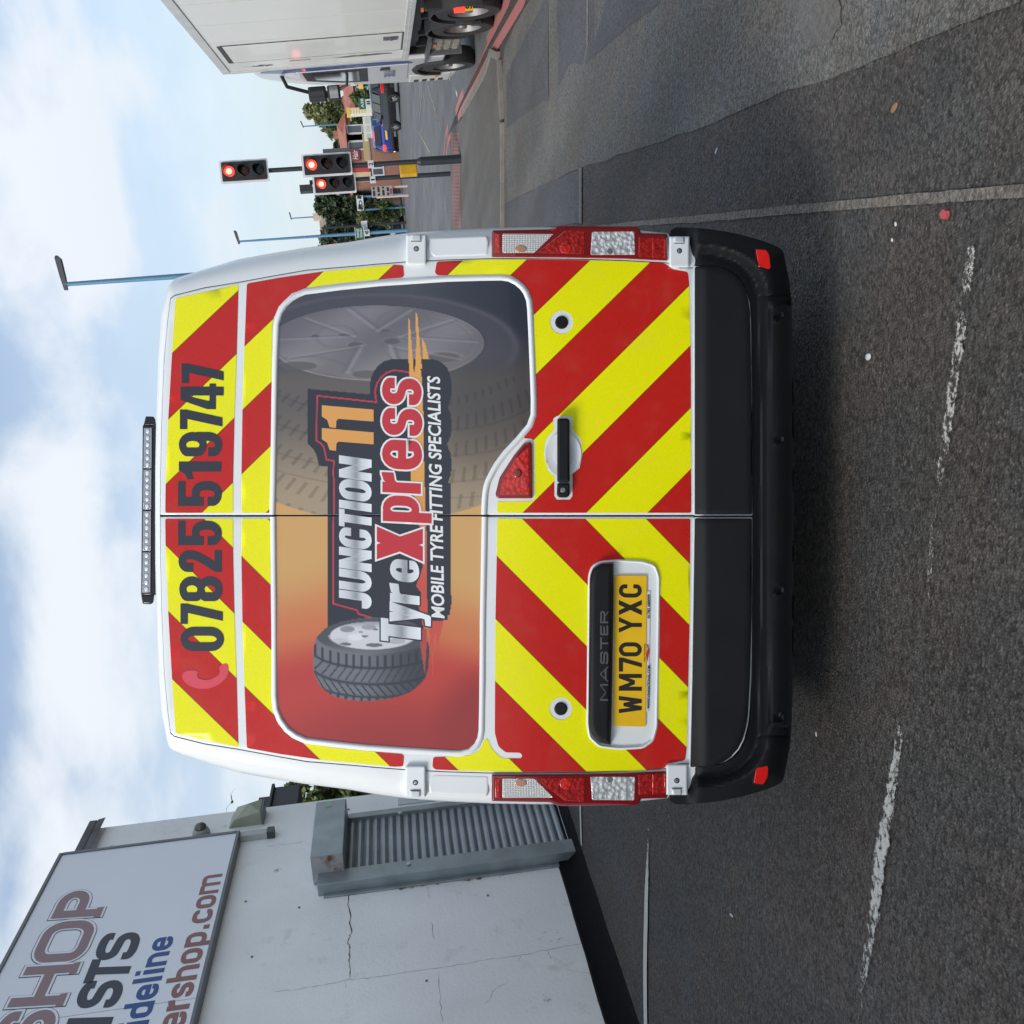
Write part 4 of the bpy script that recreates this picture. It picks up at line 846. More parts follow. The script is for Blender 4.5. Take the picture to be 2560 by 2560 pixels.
# ================================================================== GROUND
def asphalt(name, col, sp=0.35, warm=(1.15, 1.0, .92), bstr=0.7, sc_=1.0, rough=0.86):
    m = bpy.data.materials.new(name); m.use_nodes = True; MATS[name] = m; n = m.node_tree.nodes; l = m.node_tree.links; b = n['Principled BSDF']
    t = n.new('ShaderNodeTexCoord')
    def nz(s, d=5, r=.6):
        q = n.new('ShaderNodeTexNoise'); q.inputs['Scale'].default_value = s; q.inputs['Detail'].default_value = d; q.inputs['Roughness'].default_value = r; l.new(t.outputs['Object'], q.inputs[0]); return q.outputs[0]
    def mr(v, a, b_, c, d):
        q = n.new('ShaderNodeMapRange'); l.new(v, q.inputs[0])
        for k, z in enumerate((a, b_, c, d)): q.inputs[k+1].default_value = z
        return q.outputs[0]
    def mul(a, b_, f=1.0):
        q = n.new('ShaderNodeMixRGB'); q.blend_type = 'MULTIPLY'; q.inputs[0].default_value = f; l.new(a, q.inputs[1]); l.new(b_, q.inputs[2]); return q.outputs[0]
    vo = n.new('ShaderNodeTexVoronoi'); vo.inputs['Scale'].default_value = 95*sc_; l.new(t.outputs['Object'], vo.inputs[0])
    v2 = n.new('ShaderNodeTexVoronoi'); v2.inputs['Scale'].default_value = 105*sc_; l.new(t.outputs['Object'], v2.inputs[0])
    base = n.new('ShaderNodeRGB'); base.outputs[0].default_value = (*col, 1)
    st = n.new('ShaderNodeSeparateColor'); l.new(vo.outputs['Color'], st.inputs[0])
    a = mul(base.outputs[0], mr(st.outputs[0], 0, 1, 1-sp, 1+sp)); a = mul(a, mr(nz(0.8, 6), .3, .7, .86, 1.16)); a = mul(a, mr(nz(28, 10, .8), .3, .7, .55, 1.5))
    tint = n.new('ShaderNodeMixRGB'); l.new(mr(nz(1.7, 4), .42, .62, 0, 1), tint.inputs[0]); tint.inputs[1].default_value = (.96, 1.0, 1.03, 1); tint.inputs[2].default_value = (*warm, 1)
    a = mul(a, tint.outputs[0])
    mpr = n.new('ShaderNodeMapping'); mpr.inputs['Rotation'].default_value = (0, 0, math.atan2(ROAD.x, ROAD.y)); mpr.inputs['Scale'].default_value = (1.3, .10, 1); l.new(t.outputs['Object'], mpr.inputs[0])
    zt = n.new('ShaderNodeTexNoise'); zt.inputs['Scale'].default_value = 1.0; zt.inputs['Detail'].default_value = 4; l.new(mpr.outputs[0], zt.inputs[0]); a = mul(a, mr(zt.outputs[0], .35, .65, .82, 1.14))      # tracks along the road
    a = mul(a, mr(nz(3.1, 9, .72), .62, .72, 1.0, .72))      # oil spots and damp stains
    s3 = n.new('ShaderNodeSeparateColor'); l.new(v2.outputs['Color'], s3.inputs[0])       # odd pale chippings
    pale = n.new('ShaderNodeMixRGB'); l.new(mr(s3.outputs[1], .965, .97, 0, .4), pale.inputs[0]); l.new(a, pale.inputs[1]); pale.inputs[2].default_value = (.20, .18, .15, 1)
    l.new(pale.outputs[0], b.inputs['Base Color']); b.inputs['Roughness'].default_value = rough; b.inputs['Specular IOR Level'].default_value = .35
    ad = n.new('ShaderNodeMath'); l.new(vo.outputs['Distance'], ad.inputs[0]); l.new(nz(55*sc_, 4), ad.inputs[1])
    bb = n.new('ShaderNodeBump'); bb.inputs['Strength'].default_value = bstr; bb.inputs['Distance'].default_value = .008; l.new(ad.outputs[0], bb.inputs['Height']); l.new(bb.outputs[0], b.inputs['Normal'])
    return m
A_near = asphalt('worn_asphalt', (.060, .056, .052), .6, (1.10, 1.0, .95), .8)
A_far = asphalt('smooth_asphalt', (.115, .118, .12), .15, (1.04, 1, .97), .25, 1.0, .75)
A_dark = asphalt('blue_grey_asphalt', (.072, .074, .078), .3, (1.05, 1, .98), .4)
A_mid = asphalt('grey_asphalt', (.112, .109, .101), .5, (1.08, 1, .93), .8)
A_tan = asphalt('joint_band', (.15, .135, .118), .45, (1.05, 1, .95), .6)
A_island = asphalt('footway_surface', (.105, .10, .092), .2, (1.05, 1, .95), .3, 1.4)
A_pink = asphalt('red_tactile', (.20, .105, .095), .2, (1.05, 1, .95), .3)
def ground():
    xs = np.unique(np.concatenate([np.linspace(-8, 12, 61), np.linspace(-60, -8, 14), np.linspace(12, 60, 25), np.linspace(60, 700, 12), np.linspace(-700, -60, 12)]))
    ys = np.unique(np.concatenate([np.linspace(-12, 30, 64), np.linspace(30, 140, 40), np.linspace(140, 1500, 14), np.linspace(-60, -12, 6)]))
    gx, gy = np.meshgrid(xs, ys, indexing='ij'); g = gz(gx, gy); V = np.stack([gx, gy, g], -1).reshape(-1, 3); n = len(ys)
    fs = [(i*n+j, (i+1)*n+j, (i+1)*n+j+1, i*n+j+1) for i in range(len(xs)-1) for j in range(n-1)]
    o = mkobj('road', V, fs, A_near, smooth=True); o['kind'] = 'structure'
ground()
def gsheet(name, px, h, m, step=None, kind='structure', side=0.0, parent=None):
    """sheet on the road, outline in picture points"""
    P = [hit(*q) for q in px]; return gpoly(name, [(p.x, p.y) for p in P], h, m, step, kind, side, parent)
def gpoly(name, P2, h, m, step=None, kind='structure', side=0.0, parent=None):
    L_ = 0.6 if step is None else step
    P2 = dens(P2, L_); V, T = cdt([P2], L_); VA = np.array(V); Z = gz(VA[:, 0], VA[:, 1])+h
    vs = [tuple(q) for q in np.column_stack([VA, Z])]; fs = [list(t) for t in T]
    if side > 0:
        Q = np.array(P2); zq = gz(Q[:, 0], Q[:, 1]); n = len(Q); b0 = len(vs); vs += [tuple(q) for q in np.column_stack([Q, zq+h])]+[tuple(q) for q in np.column_stack([Q, zq-side])]
        fs += [(b0+i, b0+(i+1) % n, b0+n+(i+1) % n, b0+n+i) for i in range(n)]
    o = mkobj(name, vs, fs, m, parent); bm = bmesh.new(); bm.from_mesh(o.data); bmesh.ops.remove_doubles(bm, verts=bm.verts, dist=1e-4)
    for f in bm.faces:
        f.normal_update()
        if f.normal.z < -.1: f.normal_flip()
    bm.to_mesh(o.data); bm.free()
    if kind and not parent: o['kind'] = kind
    return o
def wob(pts, amp, n=8, seed=1):
    r = random.Random(seed); out = []
    for a, b in zip(pts[:-1], pts[1:]):
        for k in range(n):
            t = k/n; out.append((a[0]+(b[0]-a[0])*t+r.uniform(-amp, amp), a[1]+(b[1]-a[1])*t+r.uniform(-amp, amp)))
    out.append(pts[-1]); return out
# paler lane sheet; its jagged colour edge stands in for the wall's shadow edge
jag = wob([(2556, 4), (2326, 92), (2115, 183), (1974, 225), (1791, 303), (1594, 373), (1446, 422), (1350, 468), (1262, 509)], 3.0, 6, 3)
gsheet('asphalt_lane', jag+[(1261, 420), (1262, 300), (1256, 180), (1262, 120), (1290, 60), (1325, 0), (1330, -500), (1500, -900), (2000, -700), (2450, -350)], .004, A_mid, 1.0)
gsheet('asphalt_tone', [(1264, 512)]+wob([(1264, 509), (1350, 466), (1449, 424)], 2, 6, 5)+[(1451, 556), (1330, 572), (1262, 580)], .008, A_dark)  # sheets laid over the road, a tone darker than the grey lane
gsheet('asphalt_tone', wob([(1372, 255), (1360, 250), (1268, 320), (1266, 190), (1300, 120), (1362, 0)], 1.5, 4, 6)+[(1372, -20)], .008, A_dark)
gsheet('asphalt_tone', wob([(1396, -20), (1396, 215), (1440, 190), (1530, 100), (1660, 0)], 2.0, 5, 8)+[(1650, -40)], .008, A_dark)
gsheet('asphalt_tone', wob([(1960, -20), (2000, 60), (2020, 115), (2075, 110), (2110, 60), (2100, -20)], 3, 4, 9), .008, A_island)
# beyond the junction
gsheet('carriageway', [(1128, 700), (1129, 560), (1129, 400), (1122, 330), (1151, 262), (1240, 60), (1300, -60), (1200, -700), (1010, -700), (968, -300), (966, 300), (972, 640), (1010, 1100), (1060, 1500), (1120, 1500)], .004, A_far, 4.0)
# tan joint band and short cross lines
gsheet('joint_strip', wob([(2575, 458), (2300, 483), (2000, 511), (1750, 538), (1552, 557), (1475, 566)], 1.2, 10, 11)+wob([(1475, 572), (1552, 567), (1750, 556), (2000, 533), (2300, 510), (2575, 492)], 1.2, 10, 12), .006, A_tan)
gsheet('joint_strip', [(1450, 420), (1457, 419), (1457, 558), (1450, 558)], .012, A_tan); gsheet('joint_strip', [(1469, -10), (1474, -10), (1474, 113), (1469, 113)], .012, A_tan)
# traffic island footway with kerb
isl = [(1257, 640), (1257, 560), (1257.5, 400), (1257, 300), (1256, 220), (1253, 170), (1246, 132), (1238, 128), (1215, 200), (1190, 240), (1158, 300), (1140, 318), (1131, 336), (1131, 480), (1131, 640)]
foot = gsheet('footway', isl, .05, A_island, 0.8, side=.1)
kerb_m = mat('kerb_concrete', (.17, .16, .14), .85, var=.2, vscale=5, bump=.4, bscale=80)
def kerb(px, m=kerb_m, w=.13, hgt=.062, ln=.91, parent=foot, side=1):
    P = [hit(*q) for q in px]; pts = []; acc = 0.0
    for a, b in zip(P[:-1], P[1:]):
        L_ = (b-a).length; k = int(L_/.06)+1
        for j in range(k): pts.append(a+(b-a)*(j/k))
    pts.append(P[-1]); seg = [pts[0]]; cum = 0; stones = []
    for a, b in zip(pts[:-1], pts[1:]):
        cum += (b-a).length; seg.append(b)
        if cum >= ln: stones.append(seg); seg = [b]; cum = 0
    if len(seg) > 2: stones.append(seg)
    for sgm in stones:
        a, b = sgm[0], sgm[-1]; d = Vector((b.x-a.x, b.y-a.y, 0)); L_ = d.length; d.normalize(); nrm = Vector((-d.y, d.x, 0))*side
        m_ = MB(); g = .006; A2 = a+d*g; B2 = b-d*g; vs = []
        for p in (A2, B2):
            z0 = float(gz(p.x, p.y)); 
            for o_, z in ((0, -.05), (0, hgt-.015), (.015, hgt), (w, hgt), (w, -.05)): vs.append((p.x+nrm.x*o_, p.y+nrm.y*o_, z0+z))
        m_.add(vs, [(i, (i+1) % 5, 5+(i+1) % 5, 5+i) for i in range(5)]+[(4, 3, 2, 1, 0), (5, 6, 7, 8, 9)]); m_.build('kerb_stone', m, parent)
kerb([(1258.5, 600), (1258.5, 560), (1259, 400), (1258.5, 300), (1257, 220), (1254, 170), (1248, 134), (1240, 124), (1222, 184), (1196, 232), (1160, 292)], side=-1)
for k in range(26):      # red tactile paving along the far edge of the footway, block by block
    y0 = 330+k*9.2; x0 = 1132+ (k/26)*4
    gsheet('tactile_block', [(x0+1, y0+.4), (x0+23, y0+.8), (x0+23, y0+8.6), (x0+1, y0+8.4)], .056, A_pink, 3, None, 0.0, foot)
# painted lines
def paint_mat(name, col, wear=.5, scale=14, alpha=True):
    m = bpy.data.materials.new(name); m.use_nodes = True; n = m.node_tree.nodes; l = m.node_tree.links; b = n['Principled BSDF']; b.inputs['Base Color'].default_value = (*col, 1); b.inputs['Roughness'].default_value = .7
    t = n.new('ShaderNodeTexCoord'); z = n.new('ShaderNodeTexNoise'); z.inputs['Scale'].default_value = scale*2.6; z.inputs['Detail'].default_value = 12; z.inputs['Roughness'].default_value = .85; l.new(t.outputs['Object'], z.inputs[0])
    z2 = n.new('ShaderNodeTexNoise'); z2.inputs['Scale'].default_value = 4.5; z2.inputs['Detail'].default_value = 4; l.new(t.outputs['Object'], z2.inputs[0])
    at_ = n.new('ShaderNodeVertexColor'); at_.layer_name = 'wear'
    s = n.new('ShaderNodeSeparateColor'); l.new(at_.outputs[0], s.inputs[0])
    a1 = n.new('ShaderNodeMath'); a1.operation = 'MULTIPLY_ADD'; l.new(z2.outputs[0], a1.inputs[0]); a1.inputs[1].default_value = .35; l.new(z.outputs[0], a1.inputs[2])
    a2 = n.new('ShaderNodeMath'); a2.operation = 'GREATER_THAN'; l.new(a1.outputs[0], a2.inputs[0]); l.new(s.outputs[0], a2.inputs[1]); l.new(a2.outputs[0], b.inputs['Alpha'])
    return m
white_p = paint_mat('white_road_paint', (.50, .50, .47)); red_p = paint_mat('red_road_paint', (.36, .13, .12)); yel_p = paint_mat('yellow_road_paint', (.32, .30, .20), scale=6)
def line(pts, widths, m, wear, h=.010, name='road_marking', kind='structure'):
    """pts in picture units, widths in metres, wear 0..1 at every point"""
    P = [hit(*q) for q in pts]; L_, R_, Wv = [], [], []
    Q, Wd, We = [], [], []
    for i in range(len(P)-1):
        k = max(2, int((P[i+1]-P[i]).length/.15))
        for j in range(k):
            t = j/k; Q.append(P[i]+(P[i+1]-P[i])*t); Wd.append(widths[i]+(widths[i+1]-widths[i])*t if isinstance(widths, (list, tuple)) else widths); We.append(wear[i]+(wear[i+1]-wear[i])*t)
    Q.append(P[-1]); Wd.append(widths[-1] if isinstance(widths, (list, tuple)) else widths); We.append(wear[-1]); vs = []; col = []
    for i, q in enumerate(Q):
        d = Q[min(i+1, len(Q)-1)]-Q[max(i-1, 0)]; d.z = 0; d.normalize(); nn_ = Vector((-d.y, d.x, 0))
        for s, e in ((-1, .30), (-.5, 0), (.5, 0), (1, .30)):
            p = q+nn_*(s*Wd[i]/2); vs.append((p.x, p.y, float(gz(p.x, p.y))+h)); col.append(We[i]+e*(.2+We[i]*.4))
    fs = [(4*i+j, 4*i+j+1, 4*i+4+j+1, 4*i+4+j) for i in range(len(Q)-1) for j in range(3)]
    o = mkobj(name, vs, fs, m); ca = o.data.color_attributes.new('wear', 'FLOAT_COLOR', 'POINT'); c = np.ones((len(vs), 4), np.float32); c[:, :3] = np.array(col)[:, None]; ca.data.foreach_set('color', c.ravel())
    for p in o.data.polygons: pass
    bm = bmesh.new(); bm.from_mesh(o.data)
    for f in bm.faces:
        if f.normal.z < 0: f.normal_flip()
    bm.to_mesh(o.data); bm.free(); o['kind'] = kind; return o
line([(2436,612),(2430,660),(2413,799),(2397,920),(2368,1121),(2344,1275),(2324,1525),(2300,1630),(2270,1760),(2252,1864),(2231,2001),(2207,2144),(2192,2276),(2174,2384),(2159,2480),(2150,2600)], [.06,.08,.085,.08,.08,.05,.04,.04,.05,.07,.095,.10,.095,.08,.065,.06],
     white_p, [.76,.69,.70,.67,.71,.76,.80,.83,.80,.69,.64,.64,.65,.70,.70,.78])
line([(1626,1960),(1625,2050),(1622,2150),(1618,2300),(1618,2600)], [.05,.06,.085,.10,.10], white_p, [.86,.78,.64,.42,.36])
line([(1451,1960),(1453,2010),(1456,2112)], .08, white_p, [.5,.5,.55])
line([(1290,-60),(1272,0),(1210,122),(1151,248),(1140,282)], .17, red_p, [.35,.35,.4,.45,.5]); line([(1330,-60),(1309,0),(1235,125),(1156,274),(1146,296)], .17, red_p, [.35,.35,.38,.42,.5])
line([(1121,316),(1114,342),(1110,389)], .13, red_p, [.45,.5,.5]); line([(1128,336),(1120,360),(1117,389)], .13, red_p, [.45,.5,.5])
for p in ([(1052,205),(1062,250),(1082,420)], [(1068,195),(1075,230),(1105,330)], [(1056,225),(1050,300),(1060,470)], [(1035,370),(1062,470),(1085,640)], [(1048,330),(1075,380),(1090,500)], [(1105,400),(1106,520),(1112,640)], [(1098,200),(1100,260),(1109,330)], [(1022,260),(1030,420),(1050,640)]):
    line(p, .11, yel_p, [.66, .62, .70], .014)
line([(1121,172),(1126,200)], .1, white_p, [.5,.5], .014); line([(1141,228),(1145,240)], .1, white_p, [.5,.5], .014)
# far kerb line and footway
ff = gsheet('far_footway', [(984,-400),(984,200),(986,500),(990,560),(1003,600),(1015,660),(1030,760),(1010,1100),(960,900),(958,300),(958,-400)], .06, asphalt('pale_footway', (.17,.165,.155), .15, (1.03,1,.97), .2), 5, side=.12)
line([(1012,590),(1030,640),(1045,720)], .25, mat('kerb_pale', (.3,.29,.26), .8), [0,0,0], .10)
# small litter on the road
def litter(px, size, m, label, cat, hgt=.012, el=(1, .6), rot=0, name='litter', n=14):
    p = hit(*px); M4 = Matrix.Translation(p) @ Matrix.Rotation(rot, 4, 'Z'); r = random.Random(int(px[0])); b = MB()
    ring_ = [(el[0]*size*math.cos(t)*(1+r.uniform(-.12, .12)), el[1]*size*math.sin(t)*(1+r.uniform(-.12, .12))) for t in [2*math.pi*i/n for i in range(n)]]
    b.add([(x, y, 0.001) for x, y in ring_]+[(x*.86, y*.86, hgt) for x, y in ring_]+[(0, 0, hgt*1.15)], [(i, (i+1) % n, n+(i+1) % n, n+i) for i in range(n)]+[(n+i, n+(i+1) % n, 2*n) for i in range(n)])
    o = b.build(name, m, None, 40); o.matrix_world = M4; nset(o, label, cat); return o
paper = mat('paper_scrap', (.62, .63, .64), .7); redm = mat('faded_red_wrapper', (.42, .07, .08), .45, bump=.4, bscale=90)
litter((2171, 892), .022, paper, 'white oval scrap lying on the dark road behind the van', 'litter', .003, (.55, 1), 0, 'paper_scrap')
litter((2366, 535), .020, redm, 'crumpled red wrapper on the road beside the tan joint band', 'litter', .012, (.8, 1), 0, 'wrapper')
litter((2240, 560), .008, paper, 'tiny white fragment on the road between bumper and tan joint band', 'litter', .003, (1, .8), 0, 'paper_scrap')
litter((1791, 377), .022, paper, 'narrow white scrap on the grey lane to the right of the van', 'litter', .003, (.3, 1), .4, 'paper_scrap')
litter((1829, 2288), .026, paper, 'narrow white scrap on the dark road left of the van', 'litter', .003, (.25, 1), .1, 'paper_scrap')
litter((2041, 1835), .010, paper, 'white speck on the road just behind the left end of the bumper', 'litter', .003, (1, .8), 0, 'paper_scrap')
litter((2231, 600), .006, paper, 'smallest white speck near the right end of the bumper', 'litter', .003, (1, 1), 0, 'paper_scrap')
litter((2236, 270), .016, mat('dry_leaf', (.24, .14, .06), .7), 'ochre dead leaf on the coarse asphalt at right', 'leaf', .004, (.7, 1.5), .3, 'dead_leaf')
# ================================================================== WALL AND SHOP SIGN
def wbox(b, s0, s1, o0, o1, z0, z1): return b.b2((s0, -o0, z0), (s1, -o1, z1))
bld = empty('shop_building', WM, 'white rendered shop wall with roller shutter and black painted foot at left', 'building')
def wallmat():
    m = mat('white_render', (.84, .845, .835), .75, var=.06, vscale=1.2, bump=.45, bscale=30, dirt=((.42, .38, .36), 3.6, .58, .40)); return m
wmt = wallmat()
b = MB(); wbox(b, -26, 1.56, 0, -9, -.5, 4.84); b.build('wall', wmt, bld)
cop = mat('lead_coping', (.10, .10, .10), .7, var=.35, vscale=6, bump=.5, bscale=25); 
for k in range(9):
    b = MB(); s1 = 1.62-k*1.2; wbox(b, s1-1.19, s1, .07, -.30, 4.845, 4.93+.004*(k % 2)); b.add([(s1-1.19, -.07, 4.84), (s1, -.07, 4.84), (s1, -.085, 4.76), (s1-1.19, -.085, 4.76)], [(0,1,2,3)]); bevel(b.build('coping_slab', cop, bld), .012)
pl = mat('bitumen_paint', (.003, .0035, .005), .8, spec=.15, var=.4, vscale=6, bump=.6, bscale=35, dirt=((.05, .04, .03), 9, .68, .5))
def plinth():
    vs = []; fs = []; ss = np.linspace(-26, 1.56, 110); r = random.Random(4)
    for s in ss:
        w = .10+.05*(1-min(1, max(0, (s+3)/4)))+r.uniform(-.012, .012); 
        for o_, z in ((.0, .20+r.uniform(-.004, .004)), (.028, .19), (.034, .10), (.07+w*.3, .03)):
            vs.append((s, -o_, z))
        P = WM @ Vector((s, -(w+.12), 0)); vs.append((s, -(w+.12), float(gz(P.x, P.y))-WO.z+.004))
        P = WM @ Vector((s, -(w+.14), 0)); vs.append((s, -(w+.14), float(gz(P.x, P.y))-WO.z-.05))
    n = 6
    for i in range(len(ss)-1):
        for j in range(n-1): fs.append((i*n+j, i*n+j+1, (i+1)*n+j+1, (i+1)*n+j))
    o = mkobj('plinth', vs, fs, pl, bld); bm = bmesh.new(); bm.from_mesh(o.data); bmesh.ops.recalc_face_normals(bm, faces=bm.faces)
    if sum(f.normal.y for f in bm.faces) > 0:
        for f in bm.faces: f.normal_flip()
    bm.to_mesh(o.data); bm.free(); autosmooth(o, 50)
plinth()
Z4 = lambda pts: [(660+x*.5176, 1860+y*.5176) for x, y in pts]
crk = mat('dark_crack', (.10, .08, .07), .9); crk2 = mat('hairline_crack', (.34, .31, .30), .9)  # one even dark colour for the wider cracks, a paler one for hairlines
def crack(px, w, m, seed=1, off=.0015):
    P = [wmap(*q) for q in px]; r = random.Random(seed); Q = []
    for a, b_ in zip(P[:-1], P[1:]):
        for k in range(5): t = k/5; Q.append((a.x+(b_.x-a.x)*t+r.uniform(-1, 1)*.009, a.z+(b_.z-a.z)*t+r.uniform(-1, 1)*.009))
    Q.append((P[-1].x, P[-1].z)); vs = []
    for i, q in enumerate(Q):
        a = Q[max(i-1, 0)]; c = Q[min(i+1, len(Q)-1)]; d = Vector((c[0]-a[0], c[1]-a[1])).normalized(); ww = w*r.uniform(.35, 1.2)*(1 if 0 < i < len(Q)-1 else .1)
        vs += [(q[0]-d.y*ww, -off, q[1]+d.x*ww), (q[0]+d.y*ww, -off, q[1]-d.x*ww)]
    mkobj('crack', vs, [(2*i, 2*i+1, 2*i+3, 2*i+2) for i in range(len(Q)-1)], m, bld)
crack(Z4([(430,682),(405,745),(415,830),(420,915),(408,960),(418,990),(413,1060),(413,1140)]), .0055, crk, 2)
crack(Z4([(40,1197),(200,1180),(300,1163),(410,1140),(520,1130),(680,1105),(840,1085),(1000,1055),(1100,1040),(1240,1020),(1400,990),(1550,960)]), .0028, crk2, 3)
crack(Z4([(1240,1020),(1228,1050)]), .003, crk2, 4); crack(Z4([(790,670),(800,750)]), .0018, crk2, 5); crack(Z4([(810,860),(822,945)]), .003, crk2, 6); crack(Z4([(838,1100),(850,1220),(862,1350)]), .003, crk2, 7)
crack(Z4([(1190,1140),(1110,1190),(1070,1260)]), .002, crk2, 8); crack(Z4([(1610,1230),(1625,1270),(1640,1320),(1670,1352)]), .003, crk2, 9); crack(Z4([(1370,1000),(1385,1040)]), .002, crk2, 10); crack(Z4([(1450,1090),(1520,1100),(1600,1115)]), .0018, crk2, 11)
crack(Z4([(0,495),(90,485),(200,470)]), .0025, crk2, 12); crack(Z4([(395,1145),(392,1180)]), .002, crk2, 13)
crack([(287,2110),(270,2120),(262,2128),(256,2140)], .003, crk2, 14); crack([(290,2126),(282,2134)], .005, crk, 15)
def wstreak():
    m = paint_mat('wall_stain', (.40, .36, .33), scale=5); return m
stn = wstreak()
def stain(s0, s1, z0, z1, wear, m=None, parent=bld, off=.0022):
    nx, nz_ = 10, 10; vs = []; col = []
    for i in range(nx+1):
        for j in range(nz_+1): u = i/nx; v = j/nz_; vs.append((s0+(s1-s0)*u, -off, z0+(z1-z0)*v)); e = max(abs(2*u-1), abs(2*v-1)*.9); col.append(wear+(1-wear)*e**2*.7)
    fs = [(i*(nz_+1)+j, (i+1)*(nz_+1)+j, (i+1)*(nz_+1)+j+1, i*(nz_+1)+j+1) for i in range(nx) for j in range(nz_)]
    o = mkobj('stain', vs, fs, m or stn, parent); ca = o.data.color_attributes.new('wear', 'FLOAT_COLOR', 'POINT'); c = np.ones((len(vs), 4), np.float32); c[:, :3] = np.array(col)[:, None]; ca.data.foreach_set('color', c.ravel()); return o
for q in ((-1.6, -.6, .25, .7, .78), (-2.4, -1.6, .25, .9, .78), (.1, .5, 2.7, 3.2, .79), (1.1, 1.5, 2.9, 4.4, .78)): stain(*q)
rst = paint_mat('rust_stain', (.20, .09, .045), scale=7)
# roller shutter
rs = empty('roller_shutter', Matrix.Identity(4), parent=bld)
galv = mat('galvanised_steel', (.30, .34, .355), .45, .55, var=.18, vscale=4, bump=.12, bscale=50, dirt=((.15, .055, .02), 5, .70, .6)); slm = mat('shutter_slat_grey', (.33, .36, .38), .42, .5, var=.14, vscale=3, bump=.15, bscale=40)
rust = mat('rusty_plate', (.40, .40, .40), .6, .1, var=.1, vscale=4, dirt=((.20, .06, .02), 5.5, .52, 1.0))
# opening and box read from the picture
bx = [wmap(*q, .30) for q in ((787,2005),(864,1997),(859,2132),(779,2142))]; sB0 = (bx[2].x+bx[3].x)/2; sB1 = (bx[0].x+bx[1].x)/2; zB0 = (bx[1].z+bx[2].z)/2; zB1 = (bx[0].z+bx[3].z)/2
print('shutter box', sB0, sB1, zB0, zB1)
b = MB(); wbox(b, sB0, sB1, .0, .30, zB0, zB1); bevel(b.build('shutter_box', galv, rs), .008)
b = MB(); wbox(b, sB0-.004, sB0-.002, .01, .292, zB0+.008, zB1-.008); b.build('box_end_plate', rust, rs)
b = MB(); wbox(b, sB1-.13, sB1-.02, .302, .304, zB1-.16, zB1-.10); b.build('sticker', mat('green_sticker', (.25, .42, .33), .5), rs)
gl0, gl1 = wmap(1431, 2132, .09).x-.02, wmap(1431, 2103, .09).x; gr0 = wmap(900, 2053, .05).x
print('guides', gl0, gl1, gr0)
b = MB(); wbox(b, gl0, gl1, .0, .12, -.03, zB0+.25); wbox(b, gl0-.05, gl0, 0, .02, -.03, zB0+.2); bevel(b.build('guide_rail', galv, rs), .005)
stain(gl0-.085, gl0-.035, .15, 1.75, .70, rst, off=.004); stain(gl0-.08, gl0-.04, .9, 2.1, .72, rst, off=.006)
b = MB(); wbox(b, gr0, gr0+.09, .0, .10, -.03, zB0); wbox(b, gr0+.09, gr0+.13, 0, .02, -.03, zB0); bevel(b.build('guide_rail', galv, rs), .005)
NS = 27; zt = zB0; ph_ = (zt-.06)/NS
sl = MB(); prof = [(0.0, .035), (.10, .050), (.32, .064), (.60, .064), (.84, .050), (.93, .030), (1.0, .035)]
vs = []; 
for t, o_ in prof: vs += [(gl1-.01, -o_, t*ph_), (gr0+.01, -o_, t*ph_)]
sl.add(vs, [(2*i, 2*i+1, 2*i+3, 2*i+2) for i in range(len(prof)-1)]); s0 = sl.build('slat', slm, rs); s0.location = (0, 0, .06)
bm = bmesh.new(); bm.from_mesh(s0.data)
if sum(f.normal.y for f in bm.faces) > 0:
    for f in bm.faces: f.normal_flip()
bm.to_mesh(s0.data); bm.free()
for k in range(1, NS):
    c = s0.copy(); C.objects.link(c); c.location = (0, 0, .06+k*ph_)
b = MB(); wbox(b, gl1-.01, gr0+.01, .02, .085, -.01, .055); bevel(b.build('bottom_rail', galv, rs), .004)
for q in ((1022,2161),(1000,2034)):
    p = wmap(q[0], q[1], .12); b = MB(); b.lathe([(.02, -.125), (.02, -.135), (.0, -.138)], 'Y', (p.x, 0, p.z), 10); b.build('lock_cover', mat('pale_lock', (.5, .55, .6), .4), rs)
# notices on the strip of wall right of the shutter
n1_ = wmap(995, 2012); n2_ = wmap(1088, 1990)
blue = mat('blue_print', (.06, .16, .36), .5); wp = mat('notice_white', (.55, .58, .60), .6)
o = empty('wall_notice', WM @ Matrix.Translation((n1_.x, 0, n2_.z)), 'small white notice with blue triangle on wall beside the shutter', 'notice')
dz = n1_.z-n2_.z; b = MB(); b.b2((-.02, -.004, 0), (.36, -.012, dz)); b.build('board', wp, o); b = MB(); b.prism([(.02, dz-.22), (.17, dz-.22), (.095, dz-.06)], -.013, -.015); b.build('triangle_print', blue, o)
b = MB(); [b.b2((.02, -.013, dz-.30-k*.05), (.30-.04*(k % 2), -.014, dz-.285-k*.05)) for k in range(5)]; b.build('print_line', mat('grey_print', (.2, .25, .32), .6), o)['kind'] = 'stuff'
# sign board
sz0, sz1 = 3.28, 5.045; sR = .985
sg = empty('shop_sign', WM, 'large white shop sign board with maroon, navy and blue lettering high on the wall', 'sign')
sgw = mat('sign_white', (.80, .825, .87), .45, var=.02, vscale=2, dirt=((.35, .35, .36), 8, .70, .3)); sgf = mat('sign_frame', (.16, .17, .18), .45, .5, var=.2)
seam = wmap(518, 2491, .09).x
for a, c in ((seam+.004, sR-.02), (-3.9, seam-.004), (-6.4, -3.908)):
    b = MB(); wbox(b, a, c, .03, .09, sz0+.02, sz1-.02); b.build('panel', sgw, sg)
for q in ((-6.4, sR, sz0-.005, sz0+.03), (-6.4, sR, sz1-.03, sz1+.005), (sR-.03, sR+.005, sz0+.03, sz1-.03)):
    b = MB(); wbox(b, q[0], q[1], .0, .105, q[2], q[3]); bevel(b.build('frame', sgf, sg), .006)
